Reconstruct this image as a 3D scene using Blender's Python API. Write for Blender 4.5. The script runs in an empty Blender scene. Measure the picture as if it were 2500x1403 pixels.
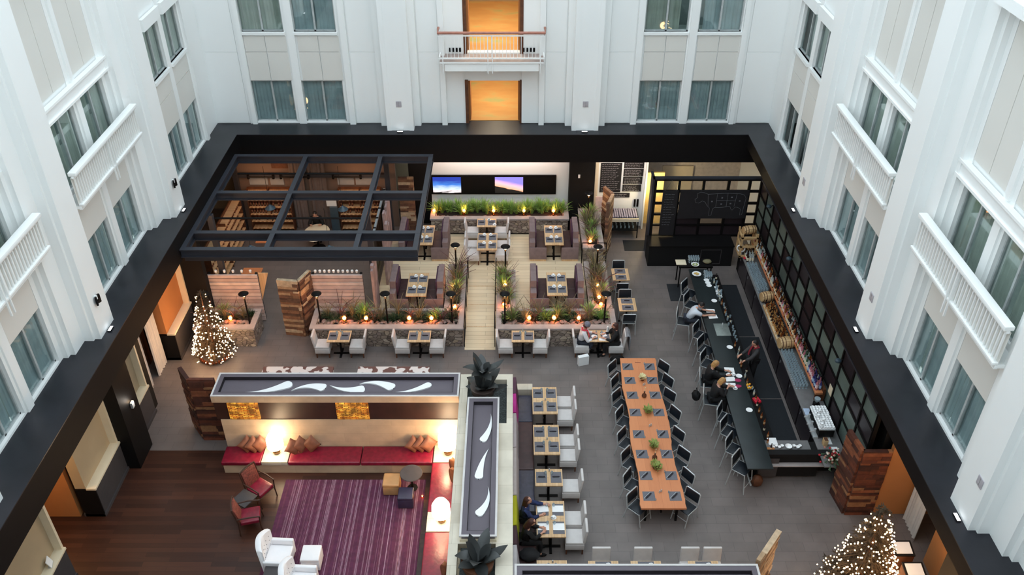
import bpy, bmesh, math, random
from mathutils import Vector, Matrix, noise
R = math.radians
PI = math.pi
random.seed(7)
SC = bpy.context.scene
COL = SC.collection

# ---------------------------------------------------------------- camera, world, exposure
cd = bpy.data.cameras.new('camera')
cam = bpy.data.objects.new('camera', cd)
COL.objects.link(cam)
cam.location = (0, 0, 19)
cam.rotation_euler = (R(90 - 35.1), 0, 0)
cd.sensor_width = 36
cd.lens = 2130 * 36 / 2500
cd.shift_x = -0.0008
cd.clip_end = 200
SC.camera = cam
w = bpy.data.worlds.new('skylight')
SC.world = w
w.use_nodes = True
bg = w.node_tree.nodes['Background']
bg.inputs[0].default_value = (0.80, 0.92, 1.0, 1)
bg.inputs[1].default_value = 1.58
SC.view_settings.view_transform = 'Standard'
SC.view_settings.look = 'None'
SC.view_settings.gamma = 1
SC.view_settings.exposure = 0.72
SC.view_settings.use_curve_mapping = False
SC.cycles.max_bounces = 8
SC.cycles.diffuse_bounces = 5
SC.cycles.glossy_bounces = 3
SC.cycles.transparent_max_bounces = 10
SC.cycles.sample_clamp_indirect = 6.0
SC.cycles.caustics_reflective = False
SC.cycles.caustics_refractive = False
SC.cycles.use_denoising = True


def lamp(kind, name, loc, energy, color, size=0.1, rot=None, sy=None, label=None):
    l = bpy.data.lights.new(name, kind)
    l.energy = energy
    l.color = color
    if kind == 'AREA':
        l.size = size
        if sy:
            l.shape = 'RECTANGLE'
            l.size_y = sy
    else:
        l.shadow_soft_size = size
    o = bpy.data.objects.new(name, l)
    COL.objects.link(o)
    o.location = loc
    if rot:
        o.rotation_euler = rot
    return o


WARM = (1.0, 0.62, 0.3)
ORANGE = (1.0, 0.42, 0.14)


# ---------------------------------------------------------------- materials
def srgb(r, g, b):
    def f(c):
        c /= 255
        return c / 12.92 if c <= .04045 else ((c + .055) / 1.055) ** 2.4
    return (f(r), f(g), f(b), 1)


def newmat(name):
    m = bpy.data.materials.new(name)
    m.use_nodes = True
    nt = m.node_tree
    return m, nt, nt.nodes['Principled BSDF']


def nd(nt, t, **kw):
    n = nt.nodes.new(t)
    for k, v in kw.items():
        if k.startswith('i_'):
            n.inputs[k[2:].replace('_', ' ')].default_value = v
        else:
            setattr(n, k, v)
    return n


def ramp(nt, fac, stops):
    r = nt.nodes.new('ShaderNodeValToRGB')
    e = r.color_ramp.elements
    while len(e) < len(stops):
        e.new(0.5)
    for i, (p, c) in enumerate(stops):
        e[i].position = p
        e[i].color = c
    nt.links.new(fac, r.inputs[0])
    return r


def coords(nt, scale=(1, 1, 1), rot=(0, 0, 0), obj=True):
    tc = nt.nodes.new('ShaderNodeTexCoord')
    mp = nt.nodes.new('ShaderNodeMapping')
    mp.inputs['Scale'].default_value = scale
    mp.inputs['Rotation'].default_value = rot
    nt.links.new(tc.outputs['Object'], mp.inputs[0])
    return mp.outputs[0]


def bump(nt, h, b, strength=.3, dist=.02):
    bp = nt.nodes.new('ShaderNodeBump')
    bp.inputs['Strength'].default_value = strength
    bp.inputs['Distance'].default_value = dist
    nt.links.new(h, bp.inputs['Height'])
    nt.links.new(bp.outputs[0], b.inputs['Normal'])


def mat(name, col, rough=.6, metal=0, var=.12, scale=6, spec=.5, coat=0, bmp=0):
    """plain surface with slight mottled variation"""
    m, nt, b = newmat(name)
    c = srgb(*col)
    n = nd(nt, 'ShaderNodeTexNoise')
    n.inputs['Scale'].default_value = scale
    n.inputs['Detail'].default_value = 4
    nt.links.new(coords(nt), n.inputs['Vector'])
    lo = tuple(x * (1 - var) for x in c[:3]) + (1,)
    hi = tuple(min(1, x * (1 + var)) for x in c[:3]) + (1,)
    r = ramp(nt, n.outputs[0], [(.3, lo), (.7, hi)])
    nt.links.new(r.outputs[0], b.inputs['Base Color'])
    b.inputs['Roughness'].default_value = rough
    b.inputs['Metallic'].default_value = metal
    b.inputs['Specular IOR Level'].default_value = spec
    b.inputs['Coat Weight'].default_value = coat
    if bmp:
        bump(nt, n.outputs[0], b, bmp)
    return m


def emis(name, col, strength):
    m, nt, b = newmat(name)
    b.inputs['Base Color'].default_value = (col[0], col[1], col[2], 1)
    b.inputs['Emission Color'].default_value = (col[0], col[1], col[2], 1)
    b.inputs['Emission Strength'].default_value = strength
    return m


def planks(name, cols, length=1.6, width=.14, rot=0, rough=.5, gap=.003, gapcol=(30, 22, 18), grain=.25, spec=.4, axes='XY'):
    """wooden boards: brick texture rows with per board tone and grain"""
    m, nt, b = newmat(name)
    rr = {'XY': (0, 0, rot), 'XZ': (R(90), 0, 0), 'YZ': (R(90), 0, R(90))}[axes]
    tc = nt.nodes.new('ShaderNodeTexCoord')
    if axes == 'XY':
        vec = coords(nt, rot=(0, 0, rot))
    else:
        sp = nt.nodes.new('ShaderNodeSeparateXYZ')
        cb = nt.nodes.new('ShaderNodeCombineXYZ')
        nt.links.new(tc.outputs['Object'], sp.inputs[0])
        nt.links.new(sp.outputs['X' if axes == 'XZ' else 'Y'], cb.inputs[0])
        nt.links.new(sp.outputs['Z'], cb.inputs[1])
        vec = cb.outputs[0]
    br = nd(nt, 'ShaderNodeTexBrick', offset=.37, offset_frequency=2)
    br.inputs['Scale'].default_value = 1
    br.inputs['Brick Width'].default_value = length
    br.inputs['Row Height'].default_value = width
    br.inputs['Mortar Size'].default_value = gap
    br.inputs['Color1'].default_value = (0, 0, 0, 1)
    br.inputs['Color2'].default_value = (1, 1, 1, 1)
    br.inputs['Mortar'].default_value = (.5, .5, .5, 1)
    nt.links.new(vec, br.inputs['Vector'])
    n = nd(nt, 'ShaderNodeTexNoise')
    mp = nt.nodes.new('ShaderNodeMapping')
    mp.inputs['Scale'].default_value = (1.2, 14, 1)
    nt.links.new(vec, mp.inputs[0])
    nt.links.new(mp.outputs[0], n.inputs['Vector'])
    n.inputs['Scale'].default_value = 1.6
    n.inputs['Detail'].default_value = 5
    mx = nd(nt, 'ShaderNodeMix', data_type='RGBA')
    mx.inputs[0].default_value = grain
    nt.links.new(br.outputs[0], mx.inputs[6])
    nt.links.new(n.outputs[0], mx.inputs[7])
    k = len(cols)
    r = ramp(nt, mx.outputs[2], [(.08 + .84 * i / (k - 1), srgb(*c)) for i, c in enumerate(cols)])
    m2 = nd(nt, 'ShaderNodeMix', data_type='RGBA')
    nt.links.new(br.outputs[1], m2.inputs[0])
    nt.links.new(r.outputs[0], m2.inputs[6])
    m2.inputs[7].default_value = srgb(*gapcol)
    nt.links.new(m2.outputs[2], b.inputs['Base Color'])
    b.inputs['Roughness'].default_value = rough
    b.inputs['Specular IOR Level'].default_value = spec
    return m


def tiles(name, c1, c2, w, h, gapcol, gap=.004, rough=.5, axes='XY', offset=.5, noise_amt=.35, nscale=3):
    m, nt, b = newmat(name)
    tc = nt.nodes.new('ShaderNodeTexCoord')
    sp = nt.nodes.new('ShaderNodeSeparateXYZ')
    cb = nt.nodes.new('ShaderNodeCombineXYZ')
    nt.links.new(tc.outputs['Object'], sp.inputs[0])
    a, c = {'XY': 'XY', 'XZ': 'XZ', 'YZ': 'YZ'}[axes]
    nt.links.new(sp.outputs[a], cb.inputs[0])
    nt.links.new(sp.outputs[c], cb.inputs[1])
    br = nd(nt, 'ShaderNodeTexBrick', offset=offset)
    br.inputs['Scale'].default_value = 1
    br.inputs['Brick Width'].default_value = w
    br.inputs['Row Height'].default_value = h
    br.inputs['Mortar Size'].default_value = gap
    br.inputs['Color1'].default_value = srgb(*c1)
    br.inputs['Color2'].default_value = srgb(*c2)
    br.inputs['Mortar'].default_value = srgb(*gapcol)
    nt.links.new(cb.outputs[0], br.inputs['Vector'])
    n = nd(nt, 'ShaderNodeTexNoise')
    n.inputs['Scale'].default_value = nscale
    n.inputs['Detail'].default_value = 5
    nt.links.new(tc.outputs['Object'], n.inputs['Vector'])
    r = ramp(nt, n.outputs[0], [(.3, (1 - noise_amt,) * 3 + (1,)), (.7, (1, 1, 1, 1))])
    mx = nd(nt, 'ShaderNodeMix', data_type='RGBA', blend_type='MULTIPLY')
    mx.inputs[0].default_value = 1
    nt.links.new(br.outputs[0], mx.inputs[6])
    nt.links.new(r.outputs[0], mx.inputs[7])
    nt.links.new(mx.outputs[2], b.inputs['Base Color'])
    b.inputs['Roughness'].default_value = rough
    return m


def stones(name, scale=5.6):
    """fieldstone masonry: voronoi cells with dark mortar"""
    m, nt, b = newmat(name)
    vec = coords(nt, (1, 1, 1.55))
    wn = nd(nt, 'ShaderNodeTexNoise')
    wn.inputs['Scale'].default_value = 3
    nt.links.new(vec, wn.inputs['Vector'])
    add = nd(nt, 'ShaderNodeMix', data_type='RGBA', blend_type='LINEAR_LIGHT')
    add.inputs[0].default_value = .06
    nt.links.new(vec, add.inputs[6])
    nt.links.new(wn.outputs[1], add.inputs[7])
    v1 = nd(nt, 'ShaderNodeTexVoronoi')
    v1.inputs['Scale'].default_value = scale
    v2 = nd(nt, 'ShaderNodeTexVoronoi', feature='DISTANCE_TO_EDGE')
    v2.inputs['Scale'].default_value = scale
    nt.links.new(add.outputs[2], v1.inputs['Vector'])
    nt.links.new(add.outputs[2], v2.inputs['Vector'])
    sp = nt.nodes.new('ShaderNodeSeparateColor')
    nt.links.new(v1.outputs['Color'], sp.inputs[0])
    r = ramp(nt, sp.outputs[0], [(0, srgb(118, 104, 95)), (.35, srgb(150, 135, 122)), (.6, srgb(134, 118, 112)), (.85, srgb(186, 172, 156)), (1, srgb(164, 146, 126))])
    e = ramp(nt, v2.outputs[0], [(0.0, (0, 0, 0, 1)), (.07, (1, 1, 1, 1))])
    mx = nd(nt, 'ShaderNodeMix', data_type='RGBA')
    nt.links.new(e.outputs[0], mx.inputs[0])
    mx.inputs[6].default_value = srgb(84, 74, 68)
    nt.links.new(r.outputs[0], mx.inputs[7])
    nt.links.new(mx.outputs[2], b.inputs['Base Color'])
    b.inputs['Roughness'].default_value = .85
    bump(nt, e.outputs[0], b, .8, .03)
    return m


def glass_mat(name, tint=(.75, .84, .84), fac=.12, rough=.02, diff=0):
    m = bpy.data.materials.new(name)
    m.use_nodes = True
    nt = m.node_tree
    nt.nodes.clear()
    o = nt.nodes.new('ShaderNodeOutputMaterial')
    t = nt.nodes.new('ShaderNodeBsdfTransparent')
    t.inputs[0].default_value = (*tint, 1)
    g = nt.nodes.new('ShaderNodeBsdfGlossy')
    g.inputs['Roughness'].default_value = rough
    g.inputs[0].default_value = (.9, .95, .95, 1)
    lw = nt.nodes.new('ShaderNodeLayerWeight')
    lw.inputs[0].default_value = .05
    mt = nd(nt, 'ShaderNodeMath', operation='ADD')
    mt.inputs[1].default_value = fac
    nt.links.new(lw.outputs['Fresnel'], mt.inputs[0])
    mx = nt.nodes.new('ShaderNodeMixShader')
    nt.links.new(mt.outputs[0], mx.inputs[0])
    nt.links.new(t.outputs[0], mx.inputs[1])
    nt.links.new(g.outputs[0], mx.inputs[2])
    if diff:
        df = nt.nodes.new('ShaderNodeBsdfDiffuse')
        df.inputs[0].default_value = (.62, .74, .80, 1)
        m2 = nt.nodes.new('ShaderNodeMixShader')
        m2.inputs[0].default_value = diff
        nt.links.new(mx.outputs[0], m2.inputs[1])
        nt.links.new(df.outputs[0], m2.inputs[2])
        mx = m2
    nt.links.new(mx.outputs[0], o.inputs[0])
    return m


M = {}
M['white'] = mat('white_paint', (245, 247, 246), .55, var=.015, scale=.4)
M['panel'] = mat('warm_grey_panel', (226, 224, 218), .5, var=.02, scale=.5)
M['joint'] = mat('panel_joint', (140, 138, 136), .8)
M['frame'] = mat('window_frame_grey', (178, 184, 184), .4)
M['glass'] = glass_mat('window_glass', (.93, .97, .97), .1)
M['curtain'] = mat('teal_grey_curtain', (164, 180, 182), .9, var=.15, scale=2)
M['curtain2'] = mat('sage_curtain', (164, 172, 160), .9, var=.15, scale=2)
M['roomdark'] = mat('dark_room', (104, 118, 118), .8)
M['slate'] = mat('black_slate', (36, 36, 42), .36, var=.25, scale=1.2, spec=.4)
M['black'] = mat('black_paint', (12, 10, 11), .6, var=.2, spec=.2)
M['blackm'] = mat('black_matte', (13, 12, 13), .75, var=.2, spec=.3)
M['steel'] = mat('dark_blue_steel', (48, 50, 58), .45, var=.12, scale=2)
M['tile'] = tiles('grey_floor_tile', (118, 109, 106), (111, 103, 100), .62, .31, (98, 92, 90), .006, .42, noise_amt=.22, nscale=1.5)
M['woodfloor'] = planks('dark_wood_floor', [(46, 26, 20), (62, 36, 27), (76, 45, 33)], 1.8, .15, 0, .38, .002, (26, 14, 10), .4)
M['deck'] = planks('pale_deck_boards', [(206, 184, 152), (224, 204, 172), (234, 216, 184)], 2.6, .2, 0, .5, .004, (150, 126, 96), .5)
M['stone'] = stones('fieldstone')
M['cap'] = mat('pinkish_grey_coping', (158, 150, 148), .8, var=.1, scale=5)
M['soil'] = mat('dark_soil', (46, 38, 34), .95, var=.4, scale=20)
M['trav'] = tiles('travertine', (206, 180, 152), (194, 168, 142), 1.4, .32, (176, 152, 126), .002, .5, 'XZ', noise_amt=.25, nscale=2.2)
M['travy'] = tiles('travertine_side', (206, 186, 156), (190, 170, 140), .95, .32, (150, 130, 104), .003, .5, 'YZ', noise_amt=.2, nscale=2.2)
M['travt'] = tiles('travertine_top', (222, 212, 194), (208, 196, 176), .95, .6, (170, 156, 134), .003, .5, 'XY', noise_amt=.22, nscale=1.6)
M['redleather'] = mat('red_leather', (116, 18, 42), .33, var=.25, scale=9, bmp=.25)
M['whitefab'] = mat('white_slipcover', (205, 200, 198), .85, var=.05)
M['taupe'] = mat('taupe_upholstery', (126, 108, 108), .85, var=.12)
M['plum'] = mat('brown_plum_leather', (66, 44, 44), .5, var=.2)
M['plumv'] = mat('plum_velvet', (70, 38, 62), .7, var=.25)
M['chrome'] = mat('brushed_aluminium', (190, 194, 196), .3, .35, var=.05)
M['chairblack'] = mat('black_chair_vinyl', (24, 30, 38), .42, var=.2)
M['tabletop'] = planks('light_wood_top', [(196, 158, 116), (210, 174, 132), (222, 188, 148)], .9, .085, R(90), .45, .002, (150, 110, 74), .4)
M['orangewood'] = planks('orange_wood_top', [(196, 122, 80), (206, 132, 88), (214, 140, 94)], 7, .3, R(90), .4, .0015, (150, 80, 44), .6)
M['mat'] = mat('grey_placemat', (104, 103, 110), .8, var=.1, scale=40)
M['napkin'] = mat('dark_napkin', (46, 44, 52), .9)
M['china'] = mat('white_china', (240, 240, 240), .25, var=.01)
M['paper'] = mat('white_paper', (240, 240, 240), .7, var=.01)
M['clear'] = glass_mat('clear_glass', (.84, .9, .94), .2, .12, .38)
M['bartop'] = mat('green_black_stone', (30, 37, 39), .38, var=.18, scale=3)
M['bluemat'] = mat('black_rubber_mat', (20, 24, 30), .75, var=.2, scale=12)
M['counter'] = mat('grey_bar_counter', (112, 110, 110), .35, var=.12)
M['screenglass'] = mat('frosted_green_grey_glass', (98, 112, 106), .35, var=.3, scale=1.1)
M['screendark'] = mat('dark_plum_glass', (44, 36, 40), .3, var=.3, scale=1.1)
M['roofplum'] = mat('plum_grey_roof_panel', (98, 90, 98), .6, var=.05, scale=1.5)
M['roofdark'] = mat('dark_reveal', (34, 28, 34), .7)
M['leaf'] = mat('fern_green', (138, 176, 88), .6, var=.5, scale=5)
M['leafd'] = mat('deep_green', (46, 70, 44), .6, var=.4, scale=5)
M['straw'] = mat('straw_grass', (118, 112, 84), .8, var=.35, scale=4)
M['redgrass'] = mat('purple_grass', (92, 62, 66), .8, var=.35, scale=4)
M['agave'] = mat('dark_bronze_leaf', (50, 52, 52), .38, var=.35, scale=3)
M['rock'] = mat('river_rock', (150, 128, 122), .75, var=.25, scale=1)
M['rockb'] = mat('brown_river_rock', (112, 98, 90), .75, var=.25, scale=1)
M['flame'] = emis('flame_glow', (1.0, .40, .10), 26)
M['flame2'] = emis('hot_flame', (1.0, .55, .2), 22)
M['fireglass'] = glass_mat('amber_lantern_glass', (1.0, .5, .22), .1, .1)
M['bulb'] = emis('warm_bulb', (1.0, .64, .32), 11)
M['orangewall'] = mat('orange_plaster', (176, 116, 66), .8, var=.06, scale=1)
M['beige'] = mat('beige_plaster', (178, 158, 128), .85, var=.05, scale=1.2)
M['cream'] = mat('cream_cap', (232, 218, 190), .5, var=.03)
M['greypanel'] = mat('charcoal_panel', (64, 60, 62), .6, var=.1)
M['drape'] = mat('white_drape', (205, 200, 196), .9, var=.05)
M['brown'] = mat('brown_wood', (92, 54, 32), .6, var=.3, scale=6)
M['barrel'] = planks('barrel_staves', [(176, 140, 96), (198, 164, 118), (212, 180, 136)], 3, .07, 0, .55, .003, (120, 86, 54), .4)
M['skin'] = mat('skin', (205, 152, 128), .6, var=.04)
M['carpet'] = None


def reclaimed(name, axes):
    return planks(name, [(70, 38, 26), (120, 76, 50), (92, 58, 42), (168, 128, 92), (134, 78, 48), (190, 162, 126), (104, 60, 40)], .62, .11, 0, .75, .006, (24, 14, 12), .22, axes=axes)


M['recx'] = reclaimed('reclaimed_boards_front', 'XZ')
M['recy'] = reclaimed('reclaimed_boards_side', 'YZ')


# ---------------------------------------------------------------- geometry helpers
class MB:
    def __init__(s):
        s.v = []
        s.f = []
        s.m = []

    def face(s, idx, m=0):
        s.f.append(tuple(idx))
        s.m.append(m)

    def quad(s, a, b, c, d, m=0):
        n = len(s.v)
        s.v += [tuple(a), tuple(b), tuple(c), tuple(d)]
        s.face((n, n + 1, n + 2, n + 3), m)
        return s

    def box(s, x0, x1, y0, y1, z0, z1, m=0, top=None):
        n = len(s.v)
        x0, x1 = min(x0, x1), max(x0, x1)
        y0, y1 = min(y0, y1), max(y0, y1)
        s.v += [(x0, y0, z0), (x1, y0, z0), (x1, y1, z0), (x0, y1, z0), (x0, y0, z1), (x1, y0, z1), (x1, y1, z1), (x0, y1, z1)]
        for q in ((0, 3, 2, 1), (0, 1, 5, 4), (1, 2, 6, 5), (2, 3, 7, 6), (3, 0, 4, 7)):
            s.face([n + i for i in q], m)
        s.face([n + i for i in (4, 5, 6, 7)], m if top is None else top)
        return s

    def obox(s, c, size, rot=(0, 0, 0), m=0):
        n = len(s.v)
        s.box(-size[0] / 2, size[0] / 2, -size[1] / 2, size[1] / 2, -size[2] / 2, size[2] / 2, m)
        mt = Matrix.Translation(c) @ Matrix.Rotation(rot[2], 4, 'Z') @ Matrix.Rotation(rot[1], 4, 'Y') @ Matrix.Rotation(rot[0], 4, 'X')
        for i in range(n, len(s.v)):
            s.v[i] = tuple(mt @ Vector(s.v[i]))
        return s

    def rings(s, rings, m=0, cap0=True, cap1=True, closed=False):
        n = len(s.v)
        k = len(rings[0])
        for r in rings:
            s.v += [tuple(p) for p in r]
        L = len(rings)
        for i in range(L if closed else L - 1):
            a = n + i * k
            b = n + ((i + 1) % L) * k
            for j in range(k):
                j2 = (j + 1) % k
                s.face((a + j, a + j2, b + j2, b + j), m)
        if not closed:
            if cap0:
                s.face([n + j for j in range(k)][::-1], m)
            if cap1:
                s.face([n + (L - 1) * k + j for j in range(k)], m)
        return s

    def tube(s, pts, r, n=6, m=0, closed=False, flat=1.0):
        pts = [Vector(p) for p in pts]
        L = len(pts)
        rr = r if isinstance(r, (list, tuple)) else [r] * L
        rings = []
        up = None
        for i in range(L):
            if closed:
                d = pts[(i + 1) % L] - pts[i - 1]
            else:
                d = pts[min(i + 1, L - 1)] - pts[max(i - 1, 0)]
            d.normalize()
            if up is None:
                up = Vector((0, 0, 1)) if abs(d.z) < .9 else Vector((1, 0, 0))
            a = d.cross(up)
            if a.length < 1e-4:
                a = d.cross(Vector((0, 1, 0)))
            a.normalize()
            b = a.cross(d).normalized()
            up = b
            rings.append([pts[i] + (a * math.cos(t) + b * math.sin(t) * flat) * rr[i] for t in [2 * PI * k / n for k in range(n)]])
        return s.rings(rings, m, closed=closed)

    def lathe(s, prof, n=12, c=(0, 0, 0), m=0):
        rings = [[(c[0] + r * math.cos(2 * PI * k / n), c[1] + r * math.sin(2 * PI * k / n), c[2] + z) for k in range(n)] for r, z in prof]
        return s.rings(rings, m)

    def ell(s, c, r, n=8, k=6, m=0, jit=0, seed=0):
        rnd = random.Random(seed)
        rings = []
        for i in range(k + 1):
            t = PI * i / k
            sr = max(math.sin(t), .02)
            rings.append([(c[0] + r[0] * sr * math.cos(2 * PI * j / n) * (1 + rnd.uniform(-jit, jit)), c[1] + r[1] * sr * math.sin(2 * PI * j / n) * (1 + rnd.uniform(-jit, jit)), c[2] - r[2] * math.cos(t)) for j in range(n)])
        return s.rings(rings, m)

    def prism(s, poly, z0, z1, m=0):
        return s.rings([[(x, y, z0) for x, y in poly], [(x, y, z1) for x, y in poly]], m)

    def xf(s, n0, mt):
        for i in range(n0, len(s.v)):
            s.v[i] = tuple(mt @ Vector(s.v[i]))
        return s

    def mesh(s, name, mats, bev=0, seg=2, smooth=True, ang=40):
        me = bpy.data.meshes.new(name)
        me.from_pydata(s.v, [], s.f)
        if not isinstance(mats, (list, tuple)):
            mats = [mats]
        for mm in mats:
            me.materials.append(mm)
        me.polygons.foreach_set('material_index', s.m)
        if bev:
            b = bmesh.new()
            b.from_mesh(me)
            eds = [e for e in b.edges if len(e.link_faces) == 2 and e.calc_face_angle(0) > R(30)]
            bmesh.ops.bevel(b, geom=eds, offset=bev, segments=seg, profile=.6, affect='EDGES', clamp_overlap=True)
            b.to_mesh(me)
            b.free()
        if smooth:
            me.polygons.foreach_set('use_smooth', [True] * len(me.polygons))
            me.set_sharp_from_angle(angle=R(ang))
        me.update()
        return me

    def build(s, name, mats, parent=None, **kw):
        o = bpy.data.objects.new(name, s.mesh(name, mats, **kw))
        COL.objects.link(o)
        if parent is not None:
            o.parent = parent
        return o


def tag(o, label=None, cat=None, group=None, kind=None):
    if label:
        o['label'] = label
    if cat:
        o['category'] = cat
    if group:
        o['group'] = group
    if kind:
        o['kind'] = kind
    return o


def thing(name, label, cat, loc=(0, 0, 0), rz=0, group=None, kind=None):
    o = bpy.data.objects.new(name, None)
    COL.objects.link(o)
    o.empty_display_size = .1
    o.location = loc
    o.rotation_euler = (0, 0, rz)
    return tag(o, label, cat, group, kind)


def struct(name, mb, m, label=None, parent=None, **kw):
    kw.setdefault('smooth', False)
    o = mb.build(name, m, parent, **kw)
    if parent is None:
        o['kind'] = 'structure'
        if label:
            o['label'] = label
    return o


def kids(o):
    return [c for c in ALLKIDS(o)]


def ALLKIDS(o):
    return [c for c in bpy.data.objects if c.parent == o] if False else CH.get(o.name, [])


CH = {}


def reg(o):
    """remember a prototype's children so that copies need no scan"""
    def walk(p):
        CH[p.name] = [c for c in p.children]
        for c in p.children:
            walk(c)
    walk(o)
    return o


def dup(o, loc=None, rz=0, label=None, group=None, parent=None, scale=None, cat=None):
    c = o.copy()
    COL.objects.link(c)
    if parent is not None:
        c.parent = parent
    else:
        if loc is not None:
            c.location = loc
        c.rotation_euler = (0, 0, rz)
        if scale:
            c.scale = scale if isinstance(scale, (tuple, list)) else (scale,) * 3
        if label:
            c['label'] = label
        if group:
            c['group'] = group
        if cat:
            c['category'] = cat
    for ch in CH.get(o.name, []):
        dup(ch, parent=c)
    return c


class Proto:
    """first call places the prototype itself, later calls place copies"""
    def __init__(s, root, group=None):
        s.group = group
        bpy.context.view_layer.update()
        s.root = reg(root)
        s.used = False

    def put(s, loc, rz=0, label=None, group=None, scale=None):
        group = group or s.group
        if not s.used:
            s.used = True
            r = s.root
            r.location = loc
            r.rotation_euler = (0, 0, rz)
            if scale:
                r.scale = scale if isinstance(scale, (tuple, list)) else (scale,) * 3
            if label:
                r['label'] = label
            if group:
                r['group'] = group
            return r
        return dup(s.root, loc, rz, label, group, scale=scale)


def ordw(n):
    tens = {2: 'twenty', 3: 'thirty', 4: 'forty', 5: 'fifty', 6: 'sixty', 7: 'seventy', 8: 'eighty', 9: 'ninety'}
    if n <= 19:
        return (['first', 'second', 'third', 'fourth', 'fifth', 'sixth', 'seventh', 'eighth', 'ninth', 'tenth', 'eleventh', 'twelfth', 'thirteenth', 'fourteenth', 'fifteenth', 'sixteenth', 'seventeenth', 'eighteenth', 'nineteenth'])[n - 1]
    if n % 10 == 0:
        return tens[n // 10][:-1] + 'ieth'
    return tens[n // 10] + '-' + ordw(n % 10)


ORD = ['first', 'second', 'third', 'fourth', 'fifth', 'sixth', 'seventh', 'eighth', 'ninth', 'tenth', 'eleventh', 'twelfth', 'thirteenth', 'fourteenth', 'fifteenth', 'sixteenth']

# ================================================================ the atrium shell
XL, XR, YB = -11.25, 9.75, 30.82
ZT = 27.0
CX = -0.75


def fb(mb, side, u0, u1, w0, w1, z0, z1, m=0):
    if side == 'left':
        mb.box(XL + w0, XL + w1, u0, u1, z0, z1, m)
    elif side == 'right':
        mb.box(XR - w0, XR - w1, u0, u1, z0, z1, m)
    else:
        mb.box(u0, u1, YB - w0, YB - w1, z0, z1, m)


WIN = [0]
DOOR = [0]
TRIM = [0]


def struct_n(kind):
    c = {'window': WIN, 'door': DOOR, 'trim': TRIM}[kind]
    c[0] += 1
    return '%s_%d' % (kind, c[0])


def curtain_mesh(width, height, seed, gaps):
    """pleated curtain in the x-z plane, local origin at lower left"""
    mb = MB()
    rnd = random.Random(seed)
    segs = []
    for a, b_ in gaps:
        segs.append((a * width, b_ * width))
    for a, b_ in segs:
        n = max(6, int((b_ - a) / .035))
        ph = rnd.random() * 6
        row = []
        for i in range(n + 1):
            x = a + (b_ - a) * i / n
            row.append((x, .025 * math.sin(x * 2 * PI / .13 + ph) + .012 * math.sin(x * 31 + ph * 2)))
        k = len(mb.v)
        for x, y in row:
            mb.v.append((x, y, 0))
            mb.v.append((x, y * .8, height))
        for i in range(n):
            mb.face((k + 2 * i, k + 2 * i + 2, k + 2 * i + 3, k + 2 * i + 1))
    return mb


def window(side, u0, u1, z0, z1, label, seed, gaps=((0, .98),), sill=True, cm='curtain'):
    name = struct_n('window')
    root = thing(name, label, None, kind='structure')
    um = (u0 + u1) / 2
    fr = MB()
    t = .045
    for a, b_, c, d in ((u0, u0 + t, z0, z1), (u1 - t, u1, z0, z1), (um - t * .7, um + t * .7, z0, z1), (u0, u1, z0, z0 + t), (u0, u1, z1 - t, z1)):
        fb(fr, side, a, b_, -.16, -.09, c, d)
    fr.build('window_frame', M['frame'], root, smooth=False)
    g = MB()
    fb(g, side, u0 + t, u1 - t, -.135, -.125, z0 + t, z1 - t)
    g.build('window_pane', M['glass'], root, smooth=False)
    if sill:
        s_ = MB()
        fb(s_, side, u0 - .03, u1 + .03, -.16, .07, z0 - .1, z0 - .0)
        s_.build('window_sill', M['white'], root, smooth=False)
    c = curtain_mesh(u1 - u0, z1 - z0, seed, gaps).build('curtain', M[cm], root, smooth=True, ang=80)
    if side == 'back':
        c.location = (u0, YB + .19, z0)
    elif side == 'left':
        c.location = (XL - .19, u0, z0)
        c.rotation_euler = (0, 0, PI / 2)
    else:
        c.location = (XR + .19, u0, z0)
        c.rotation_euler = (0, 0, PI / 2)
    return root


def facade_wall(mb, side, cols, u_lo, u_hi, z_hi=ZT):
    """cols: list of (u0,u1,[(z0,z1),...]) window columns; solid wall elsewhere, thickness .3"""
    cols = sorted(cols)
    u = u_lo
    for u0, u1, zs in cols:
        fb(mb, side, u, u0, -.3, 0, 5, z_hi)
        z = 5.0
        for z0, z1 in zs:
            if z0 - z > .005:
                fb(mb, side, u0, u1, -.3, -.03 if z > 5.1 else 0, z, z0, 0)
            z = z1
        fb(mb, side, u0, u1, -.3, -.03, z, z_hi, 0)
        u = u1
    fb(mb, side, u, u_hi, -.3, 0, 5, z_hi)


def panels(mb, side, u0, u1, z0, z1, nu, nz, w=-.03, zs=None):
    """facing panels with thin shadow gaps"""
    g = .012
    zz = zs or [z0 + (z1 - z0) * i / nz for i in range(nz + 1)]
    for i in range(nu):
        for j in range(len(zz) - 1):
            a = u0 + (u1 - u0) * i / nu
            b_ = u0 + (u1 - u0) * (i + 1) / nu
            fb(mb, side, a + g, b_ - g, w, w + .025, zz[j] + g, zz[j + 1] - g, 1)


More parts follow.
